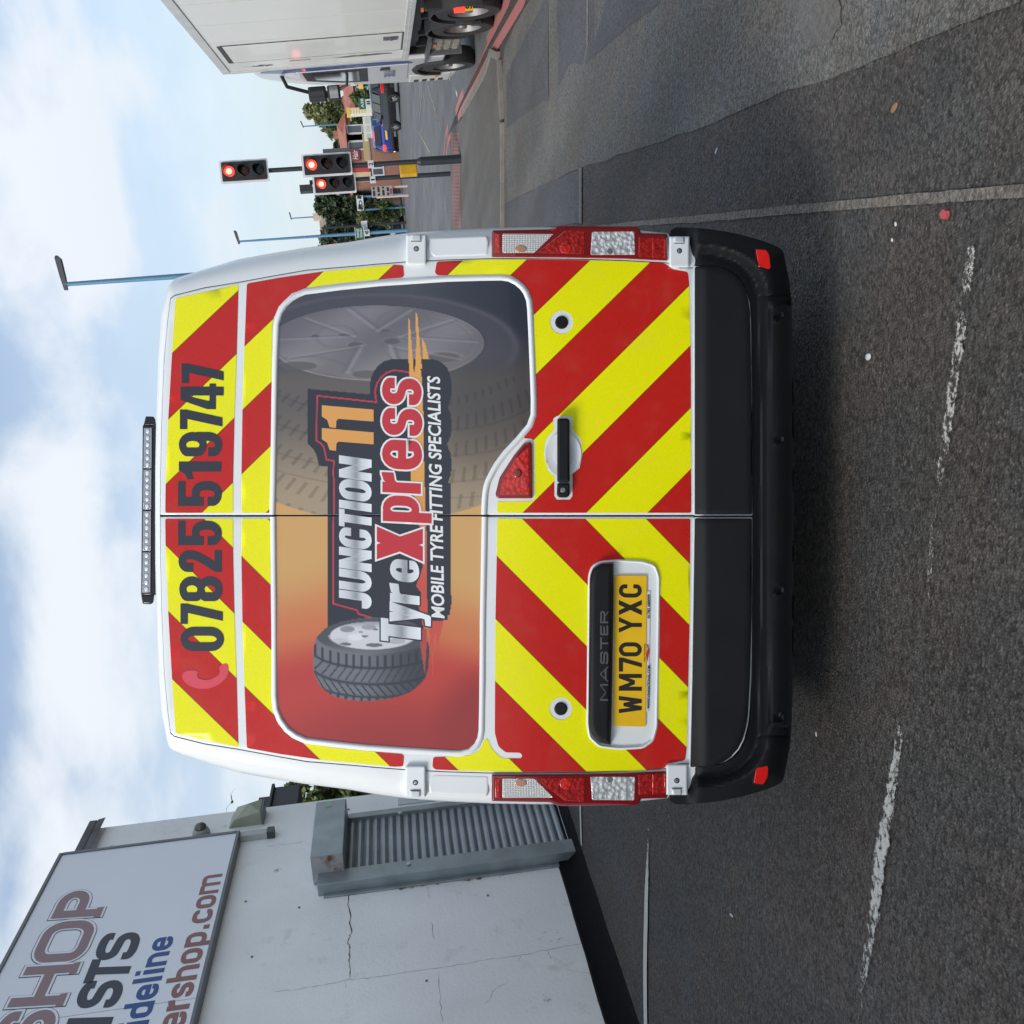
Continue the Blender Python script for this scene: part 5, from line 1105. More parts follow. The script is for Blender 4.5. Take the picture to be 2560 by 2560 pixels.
mar = mat('maroon_print', (.28, .18, .19), .5); nav = mat('navy_print', (.035, .042, .065), .5); blu = mat('blue_letter', (.025, .075, .26), .5); mar2 = mat('rust_letter', (.26, .115, .105), .5)
def wsheet(name, polys, off, m, par=sg):
    V, T = cdt(polys); o = mkobj(name, [(x, -off, z) for x, z in V], T, m, par); fixn(o); return o
def wglyph(ch, sL, sR_, z0, z1, sx, sy, g, sh, off, m, name):
    H = z1-z0; w = (sR_-sL)/H; wsheet(name, [[(sL+(x+sh*y)*H, z0+y*H) for x, y in p] for p in glyph(ch, w, sx, sy, g)], off, m)
lz0, lz1 = wmap(265, 2257, .09).z+.0, wmap(163.5, 2222, .09).z
for ch, yL, yR, xc in (('P',2293,2222,215),('O',2405,2300,165),('H',2515,2410,118),('S',2625,2522,70)):
    a = wmap(xc+15, yL, .09).x; c = wmap(xc-15, yR, .09).x; hh = (lz1-lz0)*1.0; z0 = lz0; z1 = lz1
    serif = []
    wglyph(ch, a, c-.07, z0, z1, .24, .19, .060, .12, .0915, nav, 'letter_outline'); wglyph(ch, a+.003, c-.067, z0, z1, .24, .19, .045, .12, .0925, sgw, 'letter_gap'); wglyph(ch, a, c-.07, z0, z1, .24, .19, 0, .12, .0935, mar, 'letter')
    if ch in 'PH':
        sp = [(a-.02, a+.13)]+([(c-.19, c-.05)] if ch == 'H' else [])
        for s_, e_ in sp: wsheet('letter_serif', [[(s_, z0-.001), (e_, z0-.001), (e_, z0+.06), (s_, z0+.06)]], .0937, mar); 
iz0, iz1 = wmap(352, 2348, .09).z, wmap(248, 2357, .09).z
for ch, yL, yR, xc in (('S',2400,2330,300),('T',2458,2395,275),('S',2520,2448,262),('I',2575,2530,240)):
    a = wmap(xc+20, yL, .09).x; c = wmap(xc-20, yR, .09).x; wglyph(ch, a, c-.06, iz0, iz1, .26, .22, 0, .16, .0915, nav, 'letter')
def wtext(s, sL, sR_, z0, z1, bold, sh, off, m, name='letter'):
    P, T = text_px(s, 0, 1, 0, 1, bold, sh, lambda u, v: (sL+(sR_-sL)*u, z0+(z1-z0)*v)); o = mkobj(name, [(p[0], -off, p[1]) for p in P], T, m, sg); fixn(o); return o
def word_letters(word_, sL, sR_, z0, xh, off, m):
    wd = {'i': .36, 'l': .36, '.': .36, 'r': .50, 'm': 1.12, 's': .66}; tot = sum(wd.get(c, .74) for c in word_); x = sL
    for c in word_:
        w = wd.get(c, .74)*(sR_-sL)/tot; wglyph(c, x+.012, x+w-.010, z0, z0+xh, .33 if c not in 'm' else .28, .24, 0, 0, off, m, 'letter'); x += w
e0, e1 = wmap(435, 2345, .09), wmap(387, 2345, .09); xh = e1.z-e0.z
word_letters('ideline', wmap(375, 2566, .09).x, wmap(412, 2341, .09).x, e0.z, xh, .0915, blu)
e0, e1 = wmap(553, 2200, .09), wmap(507, 2200, .09); xh = e1.z-e0.z
word_letters('ershop.com', wmap(455, 2575, .09).x, wmap(530, 2186, .09).x, e0.z, xh, .0915, mar2)
# fittings
for k, (s_, z_) in enumerate(((-.9, 2.95), (-.3, 2.6), (-1.5, 1.5), (.02, 1.2), (-.5, .9), (1.3, 2.2), (-1.9, 2.4), (-.1, 3.1))):
    b = MB(); b.lathe([(.010, -.001), (.010, -.008), (.004, -.011)], 'Y', (s_, 0, z_), 8); b.build('fixing', mat('dark_fixing', (.16, .14, .12), .7), bld)
p = wmap(617, 2052); o = empty('wall_light', WM @ Matrix.Translation((p.x, 0, p.z)), 'pale wedge shaped lamp high on the wall near its corner', 'lamp')
cream = mat('aged_cream_plastic', (.36, .38, .28), .5, var=.15, vscale=6, bump=.2)
b = MB(); b.add([(-.11,-.0,.17),(.11,0,.17),(.11,0,-.17),(-.11,0,-.17),(-.13,-.10,.10),(.13,-.10,.10),(.13,-.16,-.17),(-.13,-.16,-.17),(0,-.20,-.05)], [(0,1,5,4),(4,5,8),(5,6,8),(6,7,8),(7,4,8),(1,2,6,5),(3,0,4,7),(3,7,6,2),(0,3,2,1)]); b.build('shade', cream, o)
b = MB(); b.b2((-.13,-.01,-.19),(.13,-.15,-.172)); b.build('base', mat('grey_plastic', (.14,.16,.17), .5), o)
p = wmap(505, 2092); o = empty('alarm_dome', WM @ Matrix.Translation((p.x, 0, p.z)), 'small round grey dome fixed to the wall above the end of the sign', 'camera')
b = MB(); b.lathe([(.0, 0), (.085, 0), (.09, -.05), (.075, -.09), (.062, -.10)], 'Y', (0,0,0), 20); b.build('base', mat('grey_cream', (.36,.37,.37), .5), o, 40); b = MB(); b.lathe([(.062, -.098), (.058, -.13), (.035, -.155), (.001, -.165)], 'Y', (0,0,0), 18); b.build('dome', mat('smoked_dome', (.10,.10,.08), .15, coat=.6), o, 60)
p0 = wmap(601, 2095); p1 = wmap(680, 2090); o = empty('cable_duct', WM @ Matrix.Translation((p1.x, 0, p1.z)), 'short pale plastic duct with dark end cap below the sign corner', 'duct')
b = MB(); b.b2((-.045, -.001, .04), (.045, -.07, p0.z-p1.z)); bevel(b.build('duct', mat('duct_cream', (.45,.47,.46), .5), o), .006); b = MB(); b.b2((-.05, -.001, -.03), (.05, -.08, .04)); b.build('end_cap', mat('dark_grey_plastic', (.05,.06,.07), .5), o)
# ================================================================== LORRY
lorry = empty('box_lorry', TM, 'tall white box lorry with pale silver cab standing at the red lights', 'lorry')
lw = mat('lorry_white', (.66, .66, .62), .35, coat=.2, var=.03, vscale=1.5, dirt=((.30, .29, .27), 2.2, .64, .35)); lal = mat('lorry_alloy', (.55, .56, .54), .4, .3, var=.1); lbk = mat('lorry_black', (.014, .015, .017), .55, bump=.15, bscale=60, var=.2)
gap_m = mat('panel_gap', (.05, .05, .05), .7); cabm = mat('cab_silver', (.62, .64, .65), .3, .25, coat=.5, var=.03); blu2 = mat('cab_blue_stripe', (.03, .06, .22), .35, coat=.4); glass_d = mat('dark_glass', (.012, .016, .02), .06, coat=1.0)
amb = mat('amber_lens', (.70, .20, .03), .25, coat=.6)
BW = 2.5; bz0, bz1, by0, by1 = 1.30, 4.50, -3.0, 3.42
b = MB(); b.b2((0.01, by0, bz0+.12), (BW-.01, by1-.01, bz1-.1)); b.build('box_body', lw, lorry)
b = MB(); b.b2((0, by0-.01, bz0), (BW, by1, bz0+.13)); bevel(b.build('lower_rail', lal, lorry), .01)
b = MB(); b.b2((-.004, by0-.01, bz1-.14), (BW, by1, bz1)); b.b2((-.006, by1-.13, bz0+.13), (.01, by1+.005, bz1-.14)); bevel(b.build('top_rail', lal, lorry), .015)
for k in range(34): 
    b = MB(); b.tube((-.001, by0+.1+k*.19, bz0+.065), (-.009, by0+.1+k*.19, bz0+.065), .013, .010, 6); b.build('rivet', lal, lorry)
for yy in (.95, -.25, -1.45):
    b = MB(); b.b2((.004, yy-.006, bz0+.13), (.0135-.01, yy+.006, bz1-.14)) if False else b.b2((.006, yy-.005, bz0+.13), (.012, yy+.005, bz1-.14)); b.build('panel_joint', mat('panel_joint', (.48, .48, .46), .6), lorry)
dd = MB(); dy0, dy1, dz0, dz1 = 1.17, 2.52, 1.44, 4.22
dd.b2((.002, dy0-.02, dz0), (.013, dy0+.01, dz1)); dd.b2((.002, dy0, dz1-.02), (.013, dy1, dz1+.05)); dd.b2((.002, dy0, dz0-.05), (.013, dy1, dz0+.01)); dd.b2((.004, dy1-.01, dz0), (.013, dy1+.005, dz1))
sd = MB(); sd.b2((.004, dy0+.02, dz0+.02), (.02, dy1-.02, dz1-.03)); sdo = sd.build('side_door', lw, lorry); dd.build('door_seal', gap_m, sdo); sd = MB(); sd.b2((-.012, 1.40, 1.52), (.005, 1.62, 1.75)); sd.b2((-.03, 1.44, 1.60), (-.01, 1.58, 1.64)); bevel(sd.build('door_lock', mat('lock_grey', (.12,.12,.12), .4, .5), sdo), .006)
smd = mat('tar_smear', (.14, .13, .12), .7)
for k, (yy, z0, z1) in enumerate(((2.75, 1.6, 2.9), (2.95, 3.6, 4.1), (2.72, 2.95, 3.3))):
    r = random.Random(k); b = MB(); n = 14; L_ = []; R_ = []
    for i in range(n+1): t = i/n; z = z0+(z1-z0)*t; w = .05*math.sin(math.pi*min(1, t*1.2+.1))*r.uniform(.3, 1.4) if k < 2 else .012; c = yy+r.uniform(-.03, .03); L_.append((.003, c-w-.004, z)); R_.append((.003, c+w+.004, z))
    b.add(L_+R_, [(i, i+1, n+2+i, n+1+i) for i in range(n)]); b.build('dirt_smear', smd, lorry)
# chassis, mudguards, tank, rear frame
b = MB(); b.b2((.75, -.4, .75), (.95, 5.6, 1.0)); b.b2((1.55, -.4, .75), (1.75, 5.6, 1.0)); b.b2((.2, -2.9, 1.12), (BW-.2, 3.4, 1.29)); [b.b2((.15, y_, 1.0), (2.35, y_+.1, 1.15)) for y_ in (-1, 1, 2.2, 3.1)]; b.build('chassis', lbk, lorry)
def pm_y(x, y, Y): return pmap(TIv, x, y, Y, 1)
a0, a1 = pm_y(1135, 32, -.12), pm_y(1183, -26, -.12)
b = MB(); b.b2((.02, -.10, .42), (BW-.02, .0, 1.16)); bevel(b.build('rear_panel', lbk, lorry), .015)
lit = mat('lit_tail_lamp', (.9, .03, .01), .3, emis=(1.0, .03, .02), es=1.6); tlx0, tlz1 = a0.x, a0.z
q0 = pm_y(1136, 31, -.14); q1 = pm_y(1158, -10, -.14); b = MB(); b.b2((q0.x, -.14, q1.z), (q0.x+.36, -.10, q0.z)); tl_o = b.build('tail_lamp', lit, lorry)
q0 = pm_y(1161, 27, -.13); q1 = pm_y(1183, 27, -.13); b = MB(); b.b2((q0.x, -.13, q1.z), (q0.x+.52, -.105, q0.z)); o = b.build('number_plate', yel, lorry)
cu = [(x, y) for x, y in []]
P, T = text_px('S', 0, 1, 0, 1, .04, 0, lambda u, v: (q0.x+.02+u*.055, q1.z+.016+(q0.z-q1.z-.032)*v)); c_ = mkobj('plate_character', [(a, -.132, c) for a, c in P], T, plate_k, o)
def mud(yc, zc, r, par=lorry):
    b = MB(); n = 12; vs = []
    for i in range(n+1):
        t = math.radians(-15+210*i/n); 
        for rr in (r, r+.03): 
            for x in (-.0, .52): vs.append((x, yc+rr*math.cos(t), zc+rr*math.sin(t)))
    b.add(vs, [(4*i+a, 4*i+c, 4*i+4+c, 4*i+4+a) for i in range(n) for a, c in ((0, 1), (1, 3), (3, 2), (2, 0))]); b.build('mudguard', mat('mudguard_grey', (.03, .032, .036), .5, var=.2), par, 50)
rim_old = rim_m; rim_m = mat('lorry_rim', (.22, .21, .21), .5, .6, var=.2, vscale=8)
def lwheel(yc, r=.50):
    t = wheel(lorry, .17, yc, r, r, .30, -1, spokes=0); return t
for yc in (.32, 1.42):
    lwheel(yc); 
    if yc > 1: mud(yc, .50, .56)
    else: mud(yc, .50, .56)
lwheel(4.66)
for yc in (.32, 1.42, 4.66): wheel(lorry, BW-.17, yc, .50, .50, .30, 1, spokes=0)
rim_m = rim_old
b = MB(); b.b2((.04, .78, .28), (.09, .98, .60)); b.b2((-.02, .86, .26), (.02, 1.0, .40)); b.build('mudguard_stay', mat('mudguard_grey', (.03, .032, .036)), lorry)
b = MB(); b.b2((.06, 2.2, .42), (.60, 3.05, .92)); bevel(b.build('battery_box', mat('box_beige_grey', (.16, .15, .135), .6, var=.3, vscale=8, bump=.5, bscale=30), lorry), .02)
for i in range(3):
    for j in range(3):
        b = MB(); b.b2((.03, 2.25+i*.26, .48+j*.14), (.06, 2.45+i*.26, .56+j*.14)); b.build('valve_block', mat('valve_grey', (.22, .205, .18), .6, var=.3, vscale=9), lorry)
b = MB(); b.b2((.02, 2.52, .86), (.045, 2.66, .90)); b.build('side_marker', amb, lorry)
b = MB(); b.b2((-.01, 3.10, .38), (.12, 3.22, .95)); b.b2((-.01, 2.1, .95), (.10, 3.9, 1.0)); b.build('side_rail', mat('rail_grey', (.10, .105, .11), .5, .3), lorry)
b = MB(); b.b2((.03, -.02, 1.17), (.07, .05, 1.21)); b.build('side_marker', amb, lorry)
b = MB(); b.b2((.10, 3.50, .45), (BW-.1, 3.60, 1.28)); b.build('added_dark_screen', lbk, lorry)  # black plate added to darken the view under the box towards the cab
b = MB(); b.b2((.98, -.3, .35), (1.04, 3.45, 1.285)); b.build('added_dark_panel', lbk, lorry)  # black panel added under the box so no bright road shows through
# cab: profile in (y, z), extruded across; the door, window, stripe and step are set on its side
prof = [(3.62, .62), (3.62, 3.85), (3.75, 4.05), (4.35, 3.98), (5.0, 3.60), (5.55, 3.05), (5.92, 2.15), (6.08, 1.45), (6.12, .40), (5.55, .30), (5.28, .30), (5.22, .80), (5.0, 1.05), (4.66, 1.14), (4.3, 1.05), (4.08, .80), (4.04, .62)]
b = MB(); b.prism(prof, .04, BW-.04, 'X'); cb_ = bevel(b.build('cab', cabm, lorry), .05, 3)
def cabpoly(name, poly, x0, x1, m, par=lorry, bv=0):
    b = MB(); b.prism(poly, x0, x1, 'X'); o = b.build(name, m, par)
    if bv: bevel(o, bv)
    return o
door = cabpoly('cab_door', [(4.02, 1.28), (4.02, 3.30), (4.9, 3.25), (5.42, 2.55), (5.62, 1.9), (5.62, 1.26)], .025, .06, cabm, lorry, .012)
cabpoly('window_frame', [(4.06, 2.02), (4.06, 3.20), (4.90, 3.16), (5.38, 2.50), (5.46, 2.02)], .017, .03, lbk, door, .006); cabpoly('window', [(4.22, 2.18), (4.22, 3.02), (4.80, 2.98), (5.20, 2.42), (5.26, 2.18)], .010, .02, glass_d, door)
cabpoly('door_handle', [(4.14, 1.62), (4.14, 1.78), (4.42, 1.80), (4.42, 1.60)], .014, .03, lbk, door, .01)
cabpoly('blue_stripe', [(3.66, 1.95), (3.66, 3.8), (3.80, 3.9), (3.98, 3.55), (3.98, 2.6), (3.98, 1.2), (3.80, 1.3)], .030, .05, blu2, lorry); cabpoly('blue_stripe', [(4.03, 1.30), (4.03, 1.36), (5.60, 1.42), (5.60, 1.28)], .016, .03, blu2, lorry) if False else None
cabpoly('wheel_arch', [(4.0, .62), (4.08, .95), (4.3, 1.13), (4.66, 1.2), (5.0, 1.13), (5.24, .95), (5.32, .62), (5.24, .62), (5.16, .88), (4.96, 1.04), (4.66, 1.1), (4.34, 1.04), (4.16, .88), (4.08, .62)], .0, .06, lbk, lorry, .01)
cabpoly('step_panel', [(5.34, .42), (5.34, 1.22), (6.05, 1.22), (6.09, .42)], .028, .06, mat('cab_lower', (.50, .50, .47), .4, var=.06), lorry, .02)
for k in range(4): cabpoly('step_slot', [(5.80, .55+k*.16), (5.80, .64+k*.16), (6.0, .64+k*.16), (6.0, .55+k*.16)], .020, .035, lbk, lorry)
cabpoly('indicator', [(5.40, .66), (5.40, .74), (5.52, .74), (5.52, .66)], .005, .04, amb, lorry, .008)
cabpoly('windscreen', [(5.03, 3.52), (5.58, 2.98), (5.95, 2.05), (5.99, 2.05), (5.62, 3.02), (5.06, 3.58)], .2, BW-.2, glass_d, lorry)
P, T = text_px('LUE', 0, 1, 0, 1, .03, 0, lambda u, v: (4.52+u*.62, 1.52+v*.20)); P2 = [(.0135, a, c) for a, c in P]; mkobj('door_lettering', P2, T, mat('grey_print_door', (.12, .14, .25), .4), door)
# mirrors on their arms
mo = empty('mirror_assembly', Matrix.Identity(4), parent=lorry)
m0 = pmap(TIv, 760, 232, -.30, 0); m1 = pmap(TIv, 868, 200, -.30, 0); print('mirror', m0, m1)
mz0, mz1 = pmap(TIv, 771, 236, -.24, 0).z, pmap(TIv, 851, 232, -.24, 0).z; mY = (pmap(TIv, 771, 236, -.24, 0).y+pmap(TIv, 851, 232, -.24, 0).y)/2; zm = mz1+(mz0-mz1)*.42; print('mirror z', mz0, mz1, mY)
b = MB(); b.path([(.06, mY-.5, mz0+.42), (-.10, mY-.2, mz0+.36), (-.20, mY, mz0-.02)], .034, 8); b.build('arm', lbk, mo, 40)
b = MB(); b.path([(.06, mY-.3, mz1-.18), (-.14, mY-.1, mz1-.14), (-.20, mY, mz1+.05)], .026, 8); b.build('arm', lbk, mo, 40)
for z0_, z1_, gm_ in ((zm+.01, mz0, glass_d), (mz1, zm-.01, mat('mirror_bright', (.5,.52,.54), .08, .9))):
    b = MB(); b.b2((-.37, mY-.07, z0_), (-.11, mY+.09, z1_)); bevel(b.build('mirror_housing', lbk, mo), .03, 3); b = MB(); b.b2((-.345, mY-.079, z0_+.04), (-.135, mY-.0705, z1_-.04)); b.build('mirror_glass', gm_, mo)
# ================================================================== TRAFFIC SIGNALS
pole_m = mat('signal_pole_grey', (.022, .028, .034), .5, .2, var=.15, vscale=3); brd = mat('signal_board_black', (.018, .018, .022), .6); rimw = mat('signal_white_border', (.62, .63, .64), .5, var=.08); gbk = mat('signal_dark', (.03, .03, .034), .5)
red_on = mat('red_signal_lit', (.9, .05, .03), .4, emis=(1.0, .04, .03), es=1.6); red_halo = mat('red_signal_core', (1, .4, .3), .4, emis=(1.0, .22, .15), es=2.6); amb_off = mat('amber_signal_off', (.05, .022, .018), .35); grn_off = mat('green_signal_off', (.016, .022, .026), .35)
def signal_head(px_c, depth, par_pole, W_=.44, H_=1.0, yaw=.12, label=None, lean=0.0):
    """head facing the camera, centre at the picture point"""
    c = at(px_c[0], px_c[1], depth); o = empty('signal_head', Matrix.Translation(c-par_pole.matrix_world.translation if False else c) @ Matrix.Rotation(yaw, 4, 'Z') @ Matrix.Rotation(lean, 4, 'Y'))
    b = MB(); b.prism(rnd([(-W_/2, -H_/2), (W_/2, -H_/2), (W_/2, H_/2), (-W_/2, H_/2)], .03, 3), .02, .045, 'Y'); b.build('backing_board', rimw, o)
    b = MB(); b.prism(rnd([(-W_/2+.045, -H_/2+.045), (W_/2-.045, -H_/2+.045), (W_/2-.045, H_/2-.045), (-W_/2+.045, H_/2-.045)], .02, 3), -.006, .019, 'Y'); b.build('black_face', brd, o)
    b = MB(); b.b2((-.14, .05, -H_/2+.1), (.14, .22, H_/2-.1)); bevel(b.build('signal_case', gbk, o), .02)
    for k, m in ((1, red_on), (0, amb_off), (-1, grn_off)):
        z = k*H_*.305; b = MB(); b.lathe([(.118, -.012), (.105, -.03), (.055, -.045), (.001, -.05)], 'Y', (0, 0, z), 22); q = b.build('lens', m, o, 60)
        if k == 1: b = MB(); b.lathe([(.066, -.044), (.03, -.056), (.001, -.058)], 'Y', (0, 0, z), 18); b.build('lamp_core', red_halo, q, 60)
        b = MB(); n = 14; vs = []
        for i in range(n+1):
            t = math.radians(-12+204*i/n); ln = .03+.20*max(0, math.sin(max(0, t)))**.6 if math.sin(t) > 0 else .03
            vs += [(.118*math.cos(t), -.008, z+.118*math.sin(t)), (.122*math.cos(t), -.008-ln, z+.122*math.sin(t)-.02*ln), (.126*math.cos(t), -.008-ln, z+.126*math.sin(t)-.02*ln), (.124*math.cos(t), -.008, z+.124*math.sin(t))]
        b.add(vs, [(4*i+a, 4*i+(a+1) % 4, 4*i+4+(a+1) % 4, 4*i+4+a) for i in range(n) for a in range(4)]); b.build('visor', gbk, q, 50)
    return o
def pole_between(name, base, top, r0, r1, par): b = MB(); b.tube(base, top, r0, r1, 14); return b.build(name, pole_m, par, 40)
D1 = 23.25
base1 = hit(1158, 397); sp1 = empty('traffic_signal', Matrix.Translation(base1), 'taller traffic light with two red heads one above the other and a yellow box', 'traffic light', 'traffic lights at the junction')
inv1 = Matrix.Translation(-base1); bpy.context.view_layer.update()
top1 = Vector((base1.x, base1.y, at(560, 402, D1).z))
b = MB(); b.tube((0, 0, -.1), (0, 0, .98), .098, .098, 16); b.tube((0, 0, .98), (0, 0, 1.06), .098, .058, 16); b.build('pole_base', pole_m, sp1, 40)
b = MB(); b.tube((0, 0, 1.05), (0, 0, top1.z-base1.z), .056, .050, 14); b.build('pole', pole_m, sp1, 40)
for pc, W_, H_ in (((610, 427), .50, 1.06), ((817, 411), .50, 1.10)):
    h = signal_head(pc, D1-.12, sp1, W_, H_, -.10); h.parent = sp1; h.matrix_parent_inverse = inv1
g1 = at(1019, 404, D1); b = MB(); b.b2((-.27, .05, g1.z-base1.z-.20), (.02, .22, g1.z-base1.z+.19)); bevel(b.build('push_button_box', mat('yellow_box', (.58, .33, .01), .5, var=.15), sp1), .02)
g2 = at(927, 413, D1); b = MB(); b.b2((g2.x-base1.x-.085, -.075, g2.z-base1.z-.065), (g2.x-base1.x+.085, -.06, g2.z-base1.z+.065)); o = b.build('number_tag', rimw, sp1)
P, T = text_px('2', 0, 1, 0, 1, .03, 0, lambda u, v: (g2.x-base1.x-.03+u*.06, g2.z-base1.z-.045+v*.09)); mkobj('tag_figure', [(a, -.078, c) for a, c in P], T, plate_k, o)
g3 = at(853, 381, D1+.3); b = MB(); b.b2((g3.x-base1.x-.06, .05, g3.z-base1.z-.2), (g3.x-base1.x+.01, .30, g3.z-base1.z+.40)); b.build('control_case', mat('case_grey', (.25, .28, .27), .6, var=.1), sp1)
D2 = hit(1130, 434).y; base2 = hit(1130, 434); sp2 = empty('traffic_signal', Matrix.Translation(base2), 'shorter traffic light with one red head, half hidden behind the taller one', 'traffic light', 'traffic lights at the junction')
b = MB(); b.tube((0, 0, -.1), (0, 0, at(775, 465, D2).z-base2.z), .062, .055, 14); b.build('pole', pole_m, sp2, 40)
h = signal_head((836, 459), D2-.12, sp2, .50, 1.08, -.10); h.parent = sp2; h.matrix_parent_inverse = Matrix.Translation(-base2)
g2 = at(932, 452, D2); b = MB(); b.b2((g2.x-base2.x-.085, -.085, g2.z-base2.z-.07), (g2.x-base2.x+.085, -.068, g2.z-base2.z+.07)); o = b.build('number_tag', rimw, sp2)
P, T = text_px('1', 0, 1, 0, 1, .03, 0, lambda u, v: (g2.x-base2.x-.02+u*.04, g2.z-base2.z-.05+v*.1)); mkobj('tag_figure', [(a, -.088, c) for a, c in P], T, plate_k, o)
g3 = at(772, 472, D2); b = MB(); b.b2((g3.x-base2.x-.09, -.1, g3.z-base2.z-.10), (g3.x-base2.x+.08, .1, g3.z-base2.z+.22)); b.build('sensor', gbk, sp2)
# ================================================================== LAMP POSTS
lpb = mat('lamp_post_blue', (.09, .22, .36), .45, .1, var=.12, vscale=2); lph = mat('lamp_head_grey', (.08, .085, .095), .5)
def lamp_post(top_px, arm_px, depth, r, label, hs=1.0):
    t = at(*top_px, depth); g = float(gz(t.x, t.y)); o = empty('street_lamp', Matrix.Translation((t.x, t.y, g)), label, 'street lamp', 'blue street lamps along the road')
    H = t.z-g; b = MB(); b.tube((0, 0, -.1), (0, 0, H*.45), r*1.25, r*1.0, 12); b.tube((0, 0, H*.45), (0, 0, H), r, r*.62, 12); b.build('post', lpb, o, 40)
    a = at(*arm_px, depth)-t; dn = Vector((a.x, a.y, a.z)); L_ = dn.length; d = dn.normalized(); u = Vector((0, 0, 1)); w = .085*max(1, r/.08); b = MB()
    sec = lambda p, hh, ww: [p+u*hh*.3+Vector((0, ww, 0)), p+u*hh*.3-Vector((0, ww, 0)), p-u*hh*.7-Vector((0, ww, 0)), p-u*hh*.7+Vector((0, ww, 0))]
    h0 = Vector((0, 0, H)); w *= hs; vs = sec(h0-d*.15, .14*hs, w*.6)+sec(h0+d*(L_*.25), .2*hs, w*1.3)+sec(h0+d*(L_*.9), .22*hs, w*1.5)+sec(h0+d*L_, .10*hs, w*.9)
    b.add(vs, [(4*i+a_, 4*i+(a_+1) % 4, 4*i+4+(a_+1) % 4, 4*i+4+a_) for i in range(3) for a_ in range(4)]+[(3, 2, 1, 0), (12, 13, 14, 15)]); b.build('lamp_head', lph, o); return o
lamp_post((160, 711), (141, 640), 27, .085, 'nearest street lamp, its tall blue post rising behind the van roof', .62)
L2o = lamp_post((595, 604), (586, 577), 60, .085, 'blue street lamp carrying a green road sign beside the dark trees', .75)
lamp_post((727, 546), (723, 531), 100, .085, 'distant thin street lamp standing over the large dark tree', .6)
lamp_post((757, 316), (751, 303), 108, .09, 'pale distant street lamp rising in front of the light green trees', .6)
def flat_sign(name, px, depth, m, label, cat, th=.06, yaw=0, posts=(), pm_=None, kind=None, group=None):
    """px: x0,x1,y0,y1 box of the sign face"""
    x0, x1, y0, y1 = px; c = at((x0+x1)/2, (y0+y1)/2, depth); W_ = (at((x0+x1)/2, y0, depth)-at((x0+x1)/2, y1, depth)).length; H_ = (at(x0, (y0+y1)/2, depth)-at(x1, (y0+y1)/2, depth)).length
    g = float(gz(c.x, c.y)); o = empty(name, Matrix.Translation((c.x, c.y, g)) @ Matrix.Rotation(yaw, 4, 'Z'), label, cat, group); z = c.z-g
    b = MB(); b.b2((-W_/2, -th/2, z-H_/2), (W_/2, th/2, z+H_/2)); bevel(b.build('face', m, o), .01)
    for q in posts: b = MB(); b.tube((q*W_, th/2+.05, -.1), (q*W_, th/2+.05, z+H_*.3), .06, .06, 8); b.build('post', pm_ or lpb, o)
    return o, W_, H_, z
def sign_text(o, s, x0, x1, z0, z1, m, y=-.05, bold=.03):
    P, T = text_px(s, 0, 1, 0, 1, bold, 0, lambda u, v: (x0+(x1-x0)*u, z0+(z1-z0)*v)); return mkobj('sign_text', [(a, y, c) for a, c in P], T, m, o)
gsg = mat('green_road_sign', (.015, .14, .075), .5); wsg = mat('white_sign', (.62, .64, .64), .5); ysg = mat('yellow_sign', (.75, .52, .08), .5); bsg = mat('brown_board', (.34, .31, .30), .6)
o, w, h, z = flat_sign('road_sign', (889, 909, 569, 597), 59.6, gsg, 'green direction sign with white lettering fixed to the blue lamp post', 'sign')
for k, s in enumerate(('RING', 'ROAD')): sign_text(o, s, -w*.38, w*.38, z+h*(.08-k*.4), z+h*(.36-k*.4), wsg)
b = MB(); b.b2((-w/2-.03, -.04, z-h/2-.03), (w/2+.03, .04, z-h/2)); b.b2((-w/2-.03, -.04, z+h/2), (w/2+.03, .04, z+h/2+.03)); b.build('border', wsg, o)
o, w, h, z = flat_sign('road_sign', (909, 924, 574, 590), 59.6, wsg, 'small white plate under the green sign on the blue lamp post', 'sign'); sign_text(o, '45', -w*.3, w*.3, z-h*.28, z+h*.3, plate_k)
o, w, h, z = flat_sign('road_sign', (897, 914, 245, 273), 66, gsg, 'green direction sign near the yellow totem, above the black car', 'sign', posts=(0,)); sign_text(o, 'A38', -w*.4, w*.4, z-h*.2, z+h*.2, wsg)
o, w, h, z = flat_sign('road_sign', (914, 927, 248, 268), 66, wsg, 'white plate with dark symbols below the green sign near the totem', 'sign', posts=(0,)); sign_text(o, 'II', -w*.2, w*.25, z-h*.3, z+h*.3, plate_k)
o, w, h, z = flat_sign('totem_sign', (870, 930, 272, 288), 74, mat('totem_white', (.72, .70, .60), .5), 'tall white and yellow totem sign with price rows behind the black car', 'sign', .5)
b = MB(); b.b2((-w/2-.02, -.27, z+h*.42), (w/2+.02, .27, z+h/2+.1)); [b.b2((-w*.38, -.27, z+h*(.36-k*.115)), (w*.38, -.255, z+h*(.40-k*.115))) for k in range(6)]; b.build('yellow_band', ysg, o)
o, w, h, z = flat_sign('hoarding', (909, 929, 292, 352), 78, mat('hoarding_white', (.66, .66, .62), .6), 'long white hoarding behind the blue car', 'hoarding', .12, 0, (-.4, 0, .4))
for k in range(3): b = MB(); b.b2((-w/2+w*(k/3+.03), -.07, z-h*.3), (-w/2+w*(k/3+.28), -.062, z+h*.25)); b.build('print_panel', mat('faint_print', (.50, .52, .50), .6), o)
o, w, h, z = flat_sign('notice_board', (929, 982, 466, 492), 52, bsg, 'pale board with rows of dark print on posts left of the traffic lights', 'notice board', .1, 0, (-.45, .45), mat('pink_post', (.55, .36, .34), .6))
